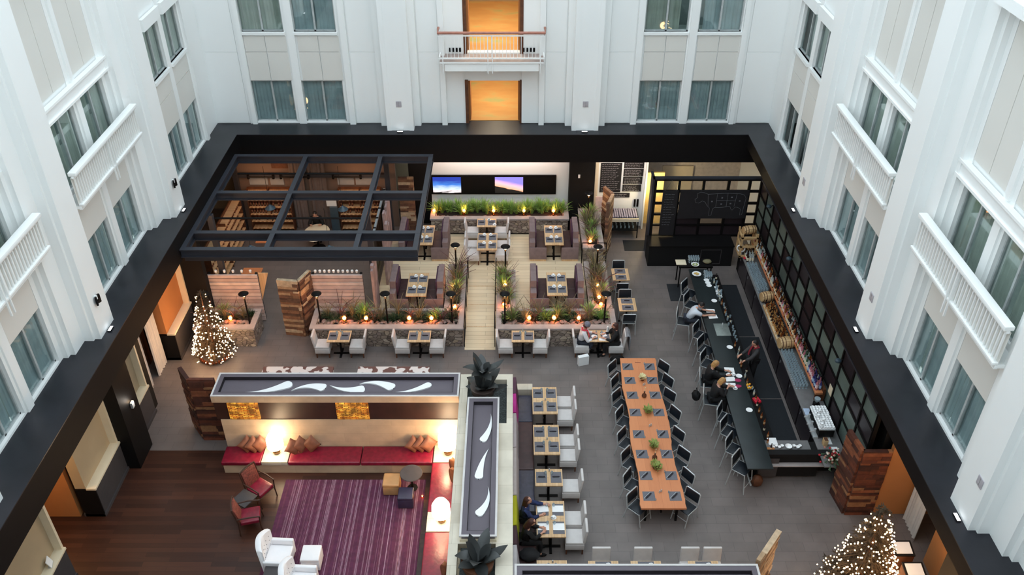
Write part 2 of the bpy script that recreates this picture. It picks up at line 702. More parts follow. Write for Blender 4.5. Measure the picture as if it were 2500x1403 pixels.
# ---- side walls
PIL = [24.17, 18.03, 11.9, 5.77, -0.36]
for side in ('left', 'right'):
    mb = MB()
    cols = []
    bays = []
    # far bay, half width
    far = [(26.08, 27.42), (27.75, 29.2)]
    for a, b_ in far:
        cols.append((a, b_, [(5.06, 6.68), (8.5, 10.12)]))
    for k in range(4):
        c = (PIL[k] + PIL[k + 1]) / 2 + .05
        bays.append(c)
        for a, b_ in ((c - 1.66, c - .22), (c + .22, c + 1.66)):
            cols.append((a, b_, [(5.06, 6.68), (8.2, 10.12)]))
    facade_wall(mb, side, cols, -3.0, YB + .3)
    # stepped pilasters
    for c in PIL:
        fb(mb, side, c - 1.05, c + 1.05, 0, .26, 5, ZT)
        fb(mb, side, c - .5, c + .5, .26, .5, 5, ZT)
        fb(mb, side, c - .42, c + .42, .5, .66, 5, ZT)
        fb(mb, side, c - 1.18, c - 1.05, 0, .13, 5, ZT)
        fb(mb, side, c + 1.05, c + 1.18, 0, .13, 5, ZT)
    # piers between paired windows, trims
    for c in bays:
        fb(mb, side, c - .13, c + .13, 0, .05, 5, 7.9)
        fb(mb, side, c - .13, c + .13, 0, .05, 8.2, 10.1)
        fb(mb, side, c - 1.9, c + 1.9, 0, .1, 10.16, 10.44)
        fb(mb, side, c - 1.95, c + 1.95, 0, .15, 10.44, 10.5)
        fb(mb, side, c - 1.95, c + 1.95, 0, .15, 10.11, 10.17)
        fb(mb, side, c - .07, c + .07, -.03, .06, 10.56, 13.9)
        fb(mb, side, c - 2.1, c + 2.1, 0, .55, 13.88, 14.1)
        for a, b_ in ((c - 1.66, c - .22), (c + .22, c + 1.66)):
            panels(mb, side, a, b_, 6.7, 8.0, 1, 1)
            panels(mb, side, a, b_, 10.6, 13.85, 2, 1)
    for a, b_ in far:
        panels(mb, side, a, b_, 6.7, 8.38, 1, 1, zs=[6.7, 7.75, 8.38])
        fb(mb, side, a - .05, b_ + .05, 0, .12, 10.14, 10.5)
    fb(mb, side, 29.3, 29.5, 0, .1, 5, ZT)
    # far side of rooms behind the windows
    fb(mb, side, -3, YB + .3, -1.9, -1.8, 5, ZT, 2)
    for z in (5.0, 7.9, 11.2, 13.5, ZT):
        fb(mb, side, -3, YB + .3, -1.9, -.3, z - .12, z - .02, 2)
    struct('wall_' + side, mb, [M['white'], M['panel'], M['roomdark']], 'white atrium wall with stepped pilasters on the %s' % side)
    row = 0
    sd = 0
    for a, b_ in far:
        which = 'nearer' if a < 27 else 'farther'
        window(side, a, b_, 5.06, 6.68, 'lower window of the farthest bay on the %s wall, %s of its pair' % (side, which), sd + 3, ((.0, .97),), sill=False)
        window(side, a, b_, 8.5, 10.12, 'upper window of the farthest bay on the %s wall, %s of its pair' % (side, which), sd + 4, ((.03, 1),), cm='curtain2')
        sd += 5
    names = ['behind the farther balcony', 'behind the nearer balcony', 'near the camera', 'nearest the camera']
    names2 = ['under the farther balcony', 'under the nearer balcony', 'low near the camera', 'low nearest the camera']
    for bi, c in enumerate(bays):
        if bi > 1:
            continue
        for which, a, b_ in (('nearer', c - 1.66, c - .22), ('farther', c + .22, c + 1.66)):
            window(side, a, b_, 5.06, 6.68, 'window %s on the %s wall, %s of its pair' % (names2[bi], side, which), sd, ((0, .8), (.82, .99)) if which == 'nearer' else ((.0, .7), (.74, 1)), sill=False)
            window(side, a, b_, 8.2, 10.12, 'window %s on the %s wall, %s of its pair' % (names[bi], side, which), sd + 1, ((0, .42), (.6, .98)) if which == 'nearer' else ((.04, .45), (.62, 1)), sill=False, cm='curtain2')
            sd += 7
    # balconies in front of the middle bays
    for bi, c in enumerate(bays[:2]):
        sd_name = 'farther' if bi == 0 else 'nearer'
        root = thing('balcony', 'white balustrade balcony on the %s wall, the %s one' % (side, sd_name), 'balcony', group=None)
        a, b_ = c - 2.12, c + 2.12
        bb = MB()
        fb(bb, side, a, b_, 0.0, .46, 8.02, 8.1)
        fb(bb, side, a, b_, .40, .52, 8.1, 8.16)
        fb(bb, side, a, b_, .38, .46, 8.0, 8.02)
        bb.build('slab', M['white'], root, bev=.012)
        rr = MB()
        fb(rr, side, a, b_, .36, .56, 8.93, 9.03)
        fb(rr, side, a, b_, .42, .5, 8.86, 8.93)
        rr.build('handrail', M['white'], root, bev=.02)
        n = 34
        bal = None
        for i in range(n):
            u = a + .07 + (b_ - a - .14) * i / (n - 1)
            if bal is None:
                q = MB()
                q.box(-.018, .018, -.018, .018, 0, .72)
                bal = q.build('baluster', M['white'], root, smooth=False)
                o = bal
            else:
                o = bal.copy()
                COL.objects.link(o)
            o.location = (XL + .46, u, 8.15) if side == 'left' else (XR - .46, u, 8.15)
        q = MB()
        for du in (-.07, .07):
            fb(q, side, c + du - .015, c + du + .015, .5, .54, 7.75, 8.93)
        q.build('centre_strap', M['white'], root, smooth=False)
        g = MB()
        fb(g, side, a, b_, .40, .41, 8.15, 8.9)
        g.build('backing_screen', M['panel'], root, smooth=False)

# ---- back wall
mb = MB()
bcols = []
for a, b_ in ((-9.75, -8.2), (-7.85, -6.32), (4.7, 6.27), (6.62, 8.17)):
    bcols.append((a, b_, [(5.06, 6.68), (8.52, 10.2)]))
bcols.append((-1.78, .38, [(5.0, 6.68), (7.75, 10.2)]))
facade_wall(mb, 'back', bcols, XL - .3, XR + .3)
for s_ in (-1, 1):
    def X(d):
        return CX + s_ * d

    def bx(d0, d1, w0, w1, z0=5.0, z1=ZT, m=0):
        fb(mb, 'back', min(X(d0), X(d1)), max(X(d0), X(d1)), w0, w1, z0, z1, m)
    bx(1.72, 1.92, 0, .2)
    bx(2.72, 4.22, 0, .26)
    bx(2.95, 3.95, .26, .45)
    bx(3.0, 3.9, .45, .66)
    bx(2.95, 3.12, .45, .68)
    bx(3.78, 3.95, .45, .68)
    bx(5.2, 5.42, 0, .14)
    bx(7.1, 7.42, 0, .12) if False else None
    bx(8.95, 9.12, 0, .12)
    bx(9.12, 9.22, 0, .06)
    # facing panels
    for d0, d1 in ((4.24, 5.18), (9.24, 10.45), (1.94, 2.7)):
        a, b_ = sorted((X(d0), X(d1)))
        panels(mb, 'back', a, b_, 5.02, 12, 1, 1, w=0.0, zs=[5.02, 7.79, 10.6, 13.4])
    for d0, d1 in ((5.5, 7.02), (7.4, 8.95)):
        a, b_ = sorted((X(d0), X(d1)))
        panels(mb, 'back', a, b_, 6.7, 8.4, 2, 2, zs=[6.7, 7.79, 8.4])
    # recessed side of door bay
    a, b_ = sorted((X(1.08), X(1.72)))
    fb(mb, 'back', a, b_, 0, .03, 5.02, 7.3, 1)
    a, b_ = sorted((X(7.08), X(7.35)))
    fb(mb, 'back', a, b_, 0, .06, 5.0, ZT)
fb(mb, 'back', XL - 1, -2.0, -1.9, -1.8, 5, ZT, 2)
fb(mb, 'back', .6, XR + 1, -1.9, -1.8, 5, ZT, 2)
for z in (5.0, 8.2, 11.4, ZT):
    fb(mb, 'back', XL - 1, -2.0, -1.9, -.3, z - .12, z - .02, 2)
    fb(mb, 'back', .6, XR + 1, -1.9, -.3, z - .12, z - .02, 2)
struct('wall_back', mb, [M['white'], M['white'], M['roomdark']], 'white atrium wall facing the camera with pilasters and paired windows')
sp = MB()
for s_ in (-1, 1):
    for d0, d1 in ((5.5, 7.02), (7.4, 8.95)):
        a, b_ = sorted((CX + s_ * d0, CX + s_ * d1))
        panels(sp, 'back', a, b_, 6.7, 8.4, 2, 2, w=-.012, zs=[6.7, 7.79, 8.38])
        for i in range(len(sp.m)):
            sp.m[i] = 0
struct(struct_n('trim'), sp, [M['panel']], 'warm grey panels between the windows of the far wall')
pos = {-9.75: 'outermost on the left', -7.85: 'innermost on the left', 4.7: 'innermost on the right', 6.62: 'outermost on the right'}
for i, (a, b_, zs) in enumerate(bcols[:4]):
    window('back', a, b_, 5.06, 6.68, 'lower curtained window of the far wall, %s' % pos[a], 40 + i, ((0, .47), (.5, 1)), sill=False, cm='curtain')
    window('back', a, b_, 8.52, 10.2, 'upper curtained window of the far wall, %s' % pos[a], 50 + i, ((0, .97),) if i < 2 else (((0, .8),) if i == 2 else ((.12, 1),)), cm='curtain' if i % 2 else 'curtain2')

# fill lights added behind the curtained windows to brighten them
for x in (XL - 1.1, XR + 1.1):
    for z in (7.7, 11.0):
        lamp('AREA', 'guest_room_light', (x, 20.5, z), 120, (.9, 1, .96), 1.0, (0, 0, 0), 18)
for x in (-8.0, 6.5):
    for z in (7.95, 11.0):
        lamp('AREA', 'guest_room_light', (x, YB + 1.1, z), 25, (.9, 1, .96), 3.6, (0, 0, 0), 1.0)

# wall behind the camera, closes the atrium
mb = MB()
mb.box(XL - 2, XR + 2, -3.3, -3.0, 0, ZT)
struct('wall_front', mb, [M['white']], 'white atrium wall behind the camera')

# corridors behind the two doorways
m_, nt, b = newmat('orange_patterned_carpet')
n = nd(nt, 'ShaderNodeTexNoise')
n.inputs['Scale'].default_value = .8
n.inputs['Detail'].default_value = 3
nt.links.new(coords(nt, (1, 1.6, 1)), n.inputs['Vector'])
r = ramp(nt, n.outputs[0], [(.3, srgb(200, 148, 86)), (.5, srgb(208, 156, 92)), (.6, srgb(206, 164, 100)), (.72, srgb(176, 172, 112))])
nt.links.new(r.outputs[0], b.inputs['Base Color'])
b.inputs['Roughness'].default_value = .9
M['carpet'] = m_
for z0, z1, lab in ((4.99, 6.72, 'lower'), (7.72, 11.0, 'upper')):
    mb = MB()
    mb.box(-2.3, .9, YB + .28, 37, z0 - .1, z0, 0)
    struct('floor', mb, [M['carpet']], 'orange carpet of the %s corridor' % lab)
    mb = MB()
    mb.box(-2.35, -1.9, YB + .3, 37, z0, z1 + .6, 0)
    mb.box(.5, .95, YB + .3, 37, z0, z1 + .6, 0)
    mb.box(-2.3, .9, 37, 37.1, z0, z1 + .6, 0)
    mb.box(-2.3, .9, YB + .3, 37, z1 + .6, z1 + .7, 0)
    struct('wall_back', mb, [M['beige']], 'beige walls of the %s corridor' % lab)
    dn = thing(struct_n('door'), 'brown framed open doorway to the %s corridor' % lab, None, kind='structure')
    q = MB()
    zz = min(z1, 10.2)
    q.box(-1.78, -1.66, YB - .02, YB + .3, z0, zz)
    q.box(.26, .38, YB - .02, YB + .3, z0, zz)
    q.build('door_frame', M['brown'], dn, smooth=False)
    q = MB()
    q.box(-1.66, -1.6, YB + .3, YB + 1.0, z0 + .01, zz)
    q.box(.2, .26, YB + .3, YB + 1.0, z0 + .01, zz)
    q.build('door_leaf', M['orangewall'], dn, smooth=False)
    lamp('AREA', 'corridor_light', (-.7, 32.8, z1 + .5), 45 if z0 < 6 else 100, (1, .88, .66), 1.6, (0, 0, 0), 3.0)
    lamp('POINT', 'corridor_lamp', (-.7, 35.5, z1 + .2), 20, (1, .82, .56), .3)

# centre balcony
root = thing('balcony', 'white balcony with brown handrail at the upper doorway', 'balcony')
q = MB()
q.box(-2.43, .93, 30.02, YB, 7.36, 7.68, 0)
q.box(-2.6, 1.1, 29.98, YB, 7.66, 7.72, 0, top=1)
q.build('slab', [M['white'], mat('balcony_floor_grey', (164, 148, 142), .8)], root, smooth=False)
q = MB()
for z in (7.82, 8.64):
    q.box(-2.63, 1.13, 29.98, 30.04, z, z + .04)
    for x in (-2.63, 1.09):
        q.box(x, x + .04, 30.0, YB - .25, z, z + .04)
for x in (-2.5, -.9, -.74, .96):
    q.box(x, x + .03, 29.95, 29.99, 7.3, 8.68)
q.build('rail_frame', M['white'], root, smooth=False)
q = MB()
q.tube([(-2.64, YB - .28, 8.76), (-2.64, 30.0, 8.76), (1.14, 30.0, 8.76), (1.14, YB - .28, 8.76)], .05, 8)
q.build('handrail', M['brownrail'] if 'brownrail' in M else mat('terracotta_handrail', (168, 112, 96), .45), root)
q = MB()
q.box(-.009, .009, -.009, .009, 0, .82)
bal = q.build('baluster', M['white'], root, smooth=False)
first = True
for i in range(27):
    x = -2.45 + 3.4 * i / 26
    o = bal if first else bal.copy()
    if not first:
        COL.objects.link(o)
    first = False
    o.location = (x, 30.01, 7.84)
q = MB()
for s_ in (-1, 1):
    for i in range(4):
        x = CX + s_ * (1.16 + i * .12)
        q.box(x - .035, x + .035, YB - .05, YB - .03, 7.8, 7.95)
q.build('floor_vent', M['black'], root, smooth=False)
lamp('POINT', 'balcony_downlight', (CX, 30.2, 10.4), 8, WARM, .1)

# ---- black ledge round the court
ledge = [('back', XL, XR, 29.81, 34, 3.85), ('left', -14.2, -10.27, -3, 29.81, 4.12), ('right', 8.77, 13, -3, 29.81, 4.5)]
for nm, x0, x1, y0, y1, zb in ledge:
    q = MB()
    q.box(x0 - (3 if nm == 'back' else 0), x1 + (3 if nm == 'back' else 0), y0, y1, zb, 4.97, 0)
    struct('ceiling', q, [M['black']], 'black fascia and soffit of the ledge, %s side' % nm)
    q = MB()
    if nm == 'back':
        q.box(-10.27, 8.77, 29.80, YB + .2, 4.972, 5.0)
    elif nm == 'left':
        q.box(XL - .2, -10.26, -3, YB + .2, 4.972, 5.0)
    else:
        q.box(8.76, XR + .2, -3, YB + .2, 4.972, 5.0)
    struct(struct_n('trim'), q, [M['slate']], 'dark slate top of the ledge, %s side' % nm)

# small uplights on the ledge, wall speakers and plates
up = MB()
up.box(-.11, .11, -.045, .045, 0, .035)
base = up.build('uplight', M['black'], None, smooth=False)
up2 = MB()
up2.box(-.1, .1, -.035, .035, .035, .04)
up2.build('lens', emis('uplight_lens', (.95, .97, 1), 1.6), base, smooth=False)
tag(base, 'x', 'light')
P = Proto(base)
for (x, y, rz, lab) in ((-4.21, 29.99, 0, 'left pilaster of the far wall'), (2.68, 29.99, 0, 'right pilaster of the far wall'), (-10.49, 24.18, PI / 2, 'farthest pilaster of the left wall'), (-10.5, 18.01, PI / 2, 'second pilaster of the left wall'), (8.94, 24.18, PI / 2, 'farthest pilaster of the right wall'), (8.94, 17.98, PI / 2, 'second pilaster of the right wall'), (9.0, 11.79, PI / 2, 'nearest pilaster of the right wall')):
    P.put((x, y, 5.001), rz, 'small white ledge uplight before the %s' % lab, 'ledge uplights')
q = MB()
q.box(-.1, .1, -.02, 0, -.11, .11)
vp = q.build('wall_plate', mat('plate_grey', (176, 172, 178), .5), None, bev=.006)
q = MB()
q.box(-.004, .004, -.024, -.02, -.1, .1)
q.build('slot', M['joint'], vp, smooth=False)
tag(vp, 'x', 'wall plate')
P = Proto(vp)
P.put((-4.2, YB - .66, 6.05), 0, 'grey wall plate on the left pilaster of the far wall')
P.put((2.68, YB - .66, 6.05), 0, 'grey wall plate on the right pilaster of the far wall')
for y, z, lab in ((24.17, 6.05, 'farthest'), (17.93, 6.1, 'second'), (11.7, 6.16, 'nearest')):
    P.put((XR - .66, y, z), -PI / 2, 'grey wall plate on the %s pilaster of the right wall' % lab)
q = MB()
q.obox((.05, -.06, 0), (.05, .1, .24), (0, 0, R(24)))
q.obox((.05, .06, 0), (.05, .1, .24), (0, 0, R(-24)))
sk = q.build('wall_speaker', M['black'], None, bev=.01)
q = MB()
q.box(0, .06, -.03, .03, .02, .12)
q.build('bracket', M['white'], sk, smooth=False)
tag(sk, 'x', 'speaker')
P = Proto(sk)
P.put((XL + .665, 24.1, 6.03), 0, 'twin black speaker on the farthest pilaster of the left wall')
P.put((XL + .665, 17.93, 6.02), 0, 'twin black speaker on the second pilaster of the left wall')

# ================================================================ ground floor shell
q = MB()
q.box(-14.2, 13.0, -3, 34, -.1, 0)
struct('floor', q, [M['tile']], 'grey tiled restaurant floor')
q = MB()
q.box(-14.0, -1.5, 8, 18.55, .0, .008)
struct('floor', q, [M['woodfloor']], 'dark brown plank floor of the lounge')

# far ground floor wall pieces
q = MB()
q.box(-14.2, -3.55, 33.0, 33.2, 0, 3.85, 0)
q.box(2.3, 13, 33.0, 33.2, 0, 4.5, 1)
struct('wall_back', q, [M['beige'], mat('offwhite_kitchen_wall', (214, 204, 194), .8)], 'beige ground floor wall under the ledge')
q = MB()
q.box(-3.35, 2.28, 31.7, 31.85, 0, 3.85)
struct('wall_back', q, [M['white']], 'white ground floor wall carrying the screens')
q = MB()
q.box(2.28, 3.3, 31.2, 31.9, 0, 3.9, 0)
q.box(-4.25, -3.35, 31.75, 31.95, 0, 3.9, 0)
struct('wall_back', q, [M['blackm']], 'black ground floor wall beside the screens')
q = MB()
q.box(3.3, 3.45, 31.35, 31.6, 0, 3.9, 1)
q.box(3.45, 5.36, 31.55, 31.7, 0, 3.9, 0)
struct('wall_back', q, [M['white'], M['cream']], 'white ground floor wall behind the menu boards')
q = MB()
q.box(5.36, 5.42, 31.3, 31.7, 0, 3.2)
q.box(9.6, 13, 29.6, 33, 0, 4.5)
struct('wall_right', q, [M['white']], 'white wall end beside the kitchen doorway')
q = MB()
q.box(6.3, 7.6, 32.9, 32.98, 0, 2.1, 0)
struct(struct_n('door'), q, [M['cream']], 'cream door in the kitchen passage')

# left ground floor
q = MB()
q.box(-14.2, -14.0, -3, 34, 0, 4.2, 0)
struct('wall_left', q, [M['beige']], 'beige wall deep inside the left side rooms')
segs = [(10.6, 14.15, 'nearest'), (16.05, 17.83, 'second'), (19.3, 20.26, 'third'), (22.76, 24.6, 'farthest beside the lit tree')]
for y0, y1, lab in segs:
    t = thing('half_wall', 'charcoal half wall with cream ledge on the left, %s' % lab, 'half wall')
    q = MB()
    q.box(-11.75, -11.24, y0 + .04, y1, 0, 1.05)
    q.box(-11.8, -11.2, y0, y1, 0, .1)
    q.build('base', M['greypanel'], t, smooth=False)
    q = MB()
    q.box(-11.47, -11.2, y0, y1, 1.05, 1.12)
    q.build('ledge', M['cream'], t, bev=.01)
    q = MB()
    q.box(-11.75, -11.46, y0, y1, 1.12, 4.12)
    q.build('upper_panel', M['beige'] if y0 < 22 else M['orangewall'], t, smooth=False)
    q = MB()
    q.box(-11.46, -11.26, y1 - .08, y1, 1.12, 4.12)
    q.build('end_post', M['cream'], t, smooth=False)
    q = MB()
    q.box(-11.75, -11.22, y0, y0 + .04, 0, 1.05)
    q.build('end_panel', M['black'], t, smooth=False)
q = MB()
q.box(-14, -11.9, 16.05, 16.2, 0, 4.12, 0)
q.box(-14, -11.9, 10.4, 10.6, 0, 4.12, 0)
struct('wall_left', q, [M['orangewall']], 'orange lit side wall of the recess on the left')
q = MB()
q.box(-14, -11.3, 24.6, 24.8, 0, 4.12, 0)
q.box(-14, -12.2, 22.5, 22.75, 0, 4.12)
struct('wall_left', q, [M['brown']], 'brown wall of the passage beside the lit tree')
q = MB()
q.box(-11.4, -10.87, 17.83, 18.82, 0, 4.12)
struct('wall_left', q, [M['black']], 'black column between the left recesses')
q = MB()
q.box(-11.3, -10.55, 24.62, 24.9, 0, 4.12)
q.box(-12.1, -11.3, 20.3, 20.6, 0, 4.12)
struct('wall_left', q, [M['blackm']], 'black end wall beside the left planter')
t = thing('wall_light', 'small white wall light on the black column at left', 'light', (-10.86, 18.4, 2.0))
q = MB()
q.box(0, .07, -.07, .07, -.1, .1)
q.build('housing', M['chrome'], t, bev=.01)
q = MB()
q.box(.02, .06, -.05, .05, .1, .11)
q.build('lens', M['bulb'], t, smooth=False)
lamp('POINT', 'column_lamp', (-10.7, 18.4, 2.15), 3, (1, .9, .8), .05)
# drapes
def drape(name, label, x, y, length, h, rz, m):
    o = curtain_mesh(length, h, int(abs(x * 77 + y * 13)), ((0, 1),)).build(name, M[m], None, smooth=True, ang=80)
    o.location = (x, y, .01)
    o.rotation_euler = (0, 0, rz)
    return tag(o, label, 'drape')
drape('drape', 'tall white drape beside the third half wall on the left', -11.72, 20.62, .85, 4.1, PI / 2, 'drape')
drape('drape', 'tall white drape just before the orange panel and lit tree', -11.68, 21.92, .75, 4.1, PI / 2, 'drape')
t = thing('menu_holder', 'small white card holder on the nearest cream ledge at left', 'holder', (-11.34, 13.6, 1.12), .3)
q = MB()
q.obox((0, 0, .12), (.02, .22, .24), (0, R(-18), 0))
q.build('card', M['paper'], t, smooth=False)
q = MB()
q.box(-.05, .05, -.1, .1, 0, .015)
q.build('foot', M['chrome'], t, smooth=False)
lamp('POINT', 'recess_lamp', (-12.9, 15.2, 2.9), 60, (1, .58, .24), .25)
lamp('POINT', 'recess_lamp', (-12.5, 12.0, 3.2), 30, (1, .72, .42), .25)
lamp('POINT', 'recess_lamp', (-11.0, 17.0, 3.8), 12, (1, .8, .58), .2)
lamp('POINT', 'recess_lamp', (-10.9, 23.6, 3.6), 20, (1, .58, .3), .2)
lamp('POINT', 'recess_lamp', (-12.3, 19.9, 3.4), 14, (1, .8, .6), .2)

# right ground floor
q = MB()
q.box(12.8, 13, -3, 34, 0, 4.5)
struct('wall_right', q, [M['beige']], 'beige wall deep inside the right side rooms')
q = MB()
q.box(9.93, 12.8, 16.15, 16.3, 0, 4.5)
struct('wall_right', q, [M['orangewall']], 'orange wall beside the sawtooth screen on the right')
q = MB()
q.box(10.75, 10.9, 10.2, 14.6, 0, 4.5, 0)
struct('wall_right', q, [M['orangewall']], 'orange lit wall behind the lit tree on the right')
q = MB()
q.box(9.6, 10.9, 9.6, 12.4, 0, 4.5)
struct('wall_right', q, [M['black']], 'black column at the lower right')
drape('drape', 'pale drape beside the orange wall at lower right', 10.75, 15.2, .85, 4.4, PI / 2, 'drape')
lamp('POINT', 'recess_lamp', (10.2, 15.0, 3.9), 22, (1, .66, .4), .2)
lamp('POINT', 'recess_lamp', (10.0, 12.9, 3.6), 24, (1, .72, .44), .2)
q = MB()
q.box(9.8, 10.7, 16.5, 28, 0, 4.4)
struct('wall_right', q, [M['blackm']], 'black wall behind the bar screen')

# ================================================================ raised deck, ramp, planters
q = MB()
q.box(-4.95, -1.66, 24.5, 30.2, 0, .42, 0)
q.box(-1.66, -.6, 27.1, 30.2, 0, .42, 0)
q.box(-.6, 2.7, 24.5, 30.2, 0, .42, 0)
struct('floor', q, [M['deck']], 'pale board deck of the raised dining terrace')
q = MB()
n = len(q.v)
q.v += [(-1.66, 23.3, .0), (-.6, 23.3, .0), (-.6, 27.1, 0), (-1.66, 27.1, 0), (-1.66, 23.3, .012), (-.6, 23.3, .012), (-.6, 27.1, .42), (-1.66, 27.1, .42)]
for f in ((0, 3, 2, 1), (0, 1, 5, 4), (1, 2, 6, 5), (2, 3, 7, 6), (3, 0, 4, 7), (4, 5, 6, 7)):
    q.face([n + i for i in f])
struct('floor', q, [M['deck']], 'pale board ramp up to the terrace')
q = MB()
for y in (24.45, 25.6, 26.6):
    z = .42 * (y - 23.3) / 3.8
    q.box(-1.64, -.62, y - .012, y + .012, z, z + .012)
struct(struct_n('trim'), q, [M['tabletop']], 'thin cross strips on the ramp')


def planter(label, outer, h=.81, t=.24, soil_z=.68, inner_sides='nsew', base=0.0):
    """rectangular fieldstone planter: walls, coping, soil"""
    x0, x1, y0, y1 = outer
    root = thing('stone_planter', label, 'planter')
    q = MB()
    q.box(x0 + .04, x1 - .04, y0 + .04, y0 + t, base, h - .07)
    q.box(x0 + .04, x1 - .04, y1 - t, y1 - .04, base, h - .07)
    q.box(x0 + .04, x0 + t, y0 + t, y1 - t, base, h - .07)
    q.box(x1 - t, x1 - .04, y0 + t, y1 - t, base, h - .07)
    q.build('stone_wall', M['stone'], root, smooth=False)
    q = MB()
    q.box(x0, x1, y0, y0 + t, h - .07, h)
    q.box(x0, x1, y1 - t * .6, y1, h - .07, h)
    q.box(x0, x0 + t * .8, y0 + t, y1 - t * .6, h - .07, h)
    q.box(x1 - t * .8, x1, y0 + t, y1 - t * .6, h - .07, h)
    q.build('coping', M['cap'], root, smooth=False)
    q = MB()
    q.box(x0 + .1, x1 - .1, y0 + .1, y1 - .1, max(base, soil_z - .3), soil_z)
    s_ = q.build('soil', M['soil'], root, smooth=False)
    s_['kind'] = 'stuff'
    return root


planter('stone planter with grasses behind the left lit tree', (-10.9, -8.8, 23.45, 24.6))
planter('long stone planter at the front left of the terrace', (-6.93, -1.67, 23.45, 24.62))
planter('narrow stone planter on the left side of the ramp', (-2.42, -1.67, 24.64, 27.43), inner_sides='')
planter('long stone planter at the front right of the terrace', (-.58, 3.55, 23.45, 24.6))
planter('narrow stone planter on the right side of the ramp', (-.58, .1, 24.62, 27.04))
planter('stone planter on the right edge of the terrace, nearer part', (2.68, 3.5, 24.62, 27.6))
planter('stone planter on the right edge of the terrace, farther part', (2.66, 3.5, 28.1, 31.1), h=1.1, soil_z=.95)
planter('stone planter with green ferns below the screens', (-3.33, 2.26, 30.22, 31.62), h=1.12, soil_z=.98, base=.42)

# handrails of the ramp
for x, lab in ((-1.66, 'left'), (-.62, 'right')):
    root = thing('handrail', 'thin black handrail on the %s of the ramp' % lab, 'handrail')
    q = MB()
    q.tube([(x, 23.42, .9), (x, 27.1, 1.3)], .018, 6)
    q.build('top_rail', M['black'], root)
    pm = None
    for i in range(5):
        y = 23.45 + i * .9
        z = .42 * (y - 23.3) / 3.8
        if pm is None:
            pq = MB()
            pq.tube([(0, 0, 0), (0, 0, .9)], .014, 6)
            pm = pq.build('post', M['black'], root)
            o = pm
        else:
            o = pm.copy()
            COL.objects.link(o)
        o.location = (x, y, z)
root = thing('guard_rail', 'black guard rail round the end of the far right planter', 'guard rail')
q = MB()
q.tube([(2.64, 28.05, .9), (2.64, 28.05, 1.35), (3.56, 28.05, 1.35), (3.56, 27.9, .02)], .02, 6)
q.build('tube', M['black'], root)
q = MB()
q.tube([(2.64, 28.05, .43), (2.64, 28.05, .9)], .02, 6)
q.build('post', M['black'], root)

# ---- sawtooth screens of reclaimed boards
RECS = [mat('reclaimed_board_%d' % i, c, .75, var=.3, scale=7) for i, c in enumerate([(78, 50, 40), (120, 88, 66), (96, 70, 56), (168, 136, 106), (130, 92, 68), (192, 170, 142), (108, 76, 60)])]
RECD = [mat('dark_reclaimed_board_%d' % i, c, .75, var=.3, scale=7) for i, c in enumerate([(60, 30, 22), (104, 54, 34), (80, 42, 30), (126, 72, 46), (92, 46, 30), (140, 98, 66), (74, 38, 26)])]
RECP = [mat('pale_reclaimed_board_%d' % i, c, .75, var=.2, scale=7) for i, c in enumerate([(170, 140, 108), (190, 160, 126), (150, 118, 88), (204, 176, 144), (160, 128, 98), (196, 170, 140), (120, 90, 68)])]


def saw_screen(label, pts, h, mats=None, seed=1):
    """folded screen of stacked boards along a zigzag of plan points"""
    root = thing('reclaimed_wood_screen', label, 'screen', (pts[0][0], pts[0][1], 0))
    rnd = random.Random(seed)
    for (xa, ya), (xb, yb) in zip(pts, pts[1:]):
        L = math.hypot(xb - xa, yb - ya)
        q = MB()
        z = 0
        while z < h - .02:
            hh = min(rnd.choice((.07, .1, .13)), h - z)
            a = 0
            while a < L - .01:
                ll = min(rnd.uniform(.25, .7), L - a)
                d = rnd.uniform(.0, .035)
                q.box(a, a + ll, -.05 - d, .05, z, z + hh - .006, rnd.randrange(7))
                a += ll
            z += hh
        o = q.build('leaf_panel', mats or RECS, root, smooth=False)
        o.rotation_euler = (0, 0, math.atan2(yb - ya, xb - xa))
        o.location = (xa - pts[0][0], ya - pts[0][1], 0)
    return root


saw_screen('folded screen of reclaimed boards beside the front left planter', [(-7.95, 24.2), (-7.24, 24.1), (-6.98, 24.75)], 2.35, None, 3)
saw_screen('folded screen of reclaimed boards at the far right of the terrace', [(3.64, 30.6), (3.92, 30.0), (3.66, 29.2)], 2.4, None, 5)
saw_screen('folded screen of dark reclaimed boards by the end of the bar', [(9.05, 16.95), (9.16, 16.17), (9.9, 16.17)], 2.45, RECD, 7)
saw_screen('folded screen of reclaimed boards at the left end of the lounge wall', [(-9.78, 19.6), (-9.36, 19.06), (-8.62, 19.06)], 2.4, RECD, 9)
saw_screen('pale reclaimed board screen at the lower right of the dining room', [(5.62, 12.75), (6.3, 13.62)], 2.42, RECP, 11)
saw_screen('reclaimed board screen behind the terrace beside the black wall', [(-4.62, 31.2), (-4.0, 31.2)], 2.5, None, 13)

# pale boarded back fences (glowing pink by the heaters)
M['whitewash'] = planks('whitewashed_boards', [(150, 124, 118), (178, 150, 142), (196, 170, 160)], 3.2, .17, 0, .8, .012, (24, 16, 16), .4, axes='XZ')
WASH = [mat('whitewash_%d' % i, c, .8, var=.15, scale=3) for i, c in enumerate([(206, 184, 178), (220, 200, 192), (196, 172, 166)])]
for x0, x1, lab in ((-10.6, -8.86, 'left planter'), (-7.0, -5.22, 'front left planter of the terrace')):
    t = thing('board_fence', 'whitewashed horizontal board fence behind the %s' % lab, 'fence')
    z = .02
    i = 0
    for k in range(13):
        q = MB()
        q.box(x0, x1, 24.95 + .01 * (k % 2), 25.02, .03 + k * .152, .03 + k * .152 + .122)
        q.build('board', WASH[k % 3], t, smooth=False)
    for x in (x0 + .05, x1 - .05):
        q = MB()
        q.box(x - .04, x + .04, 25.02, 25.1, 0, 2.02)
        q.build('post', M['blackm'], t, smooth=False)
q = MB()
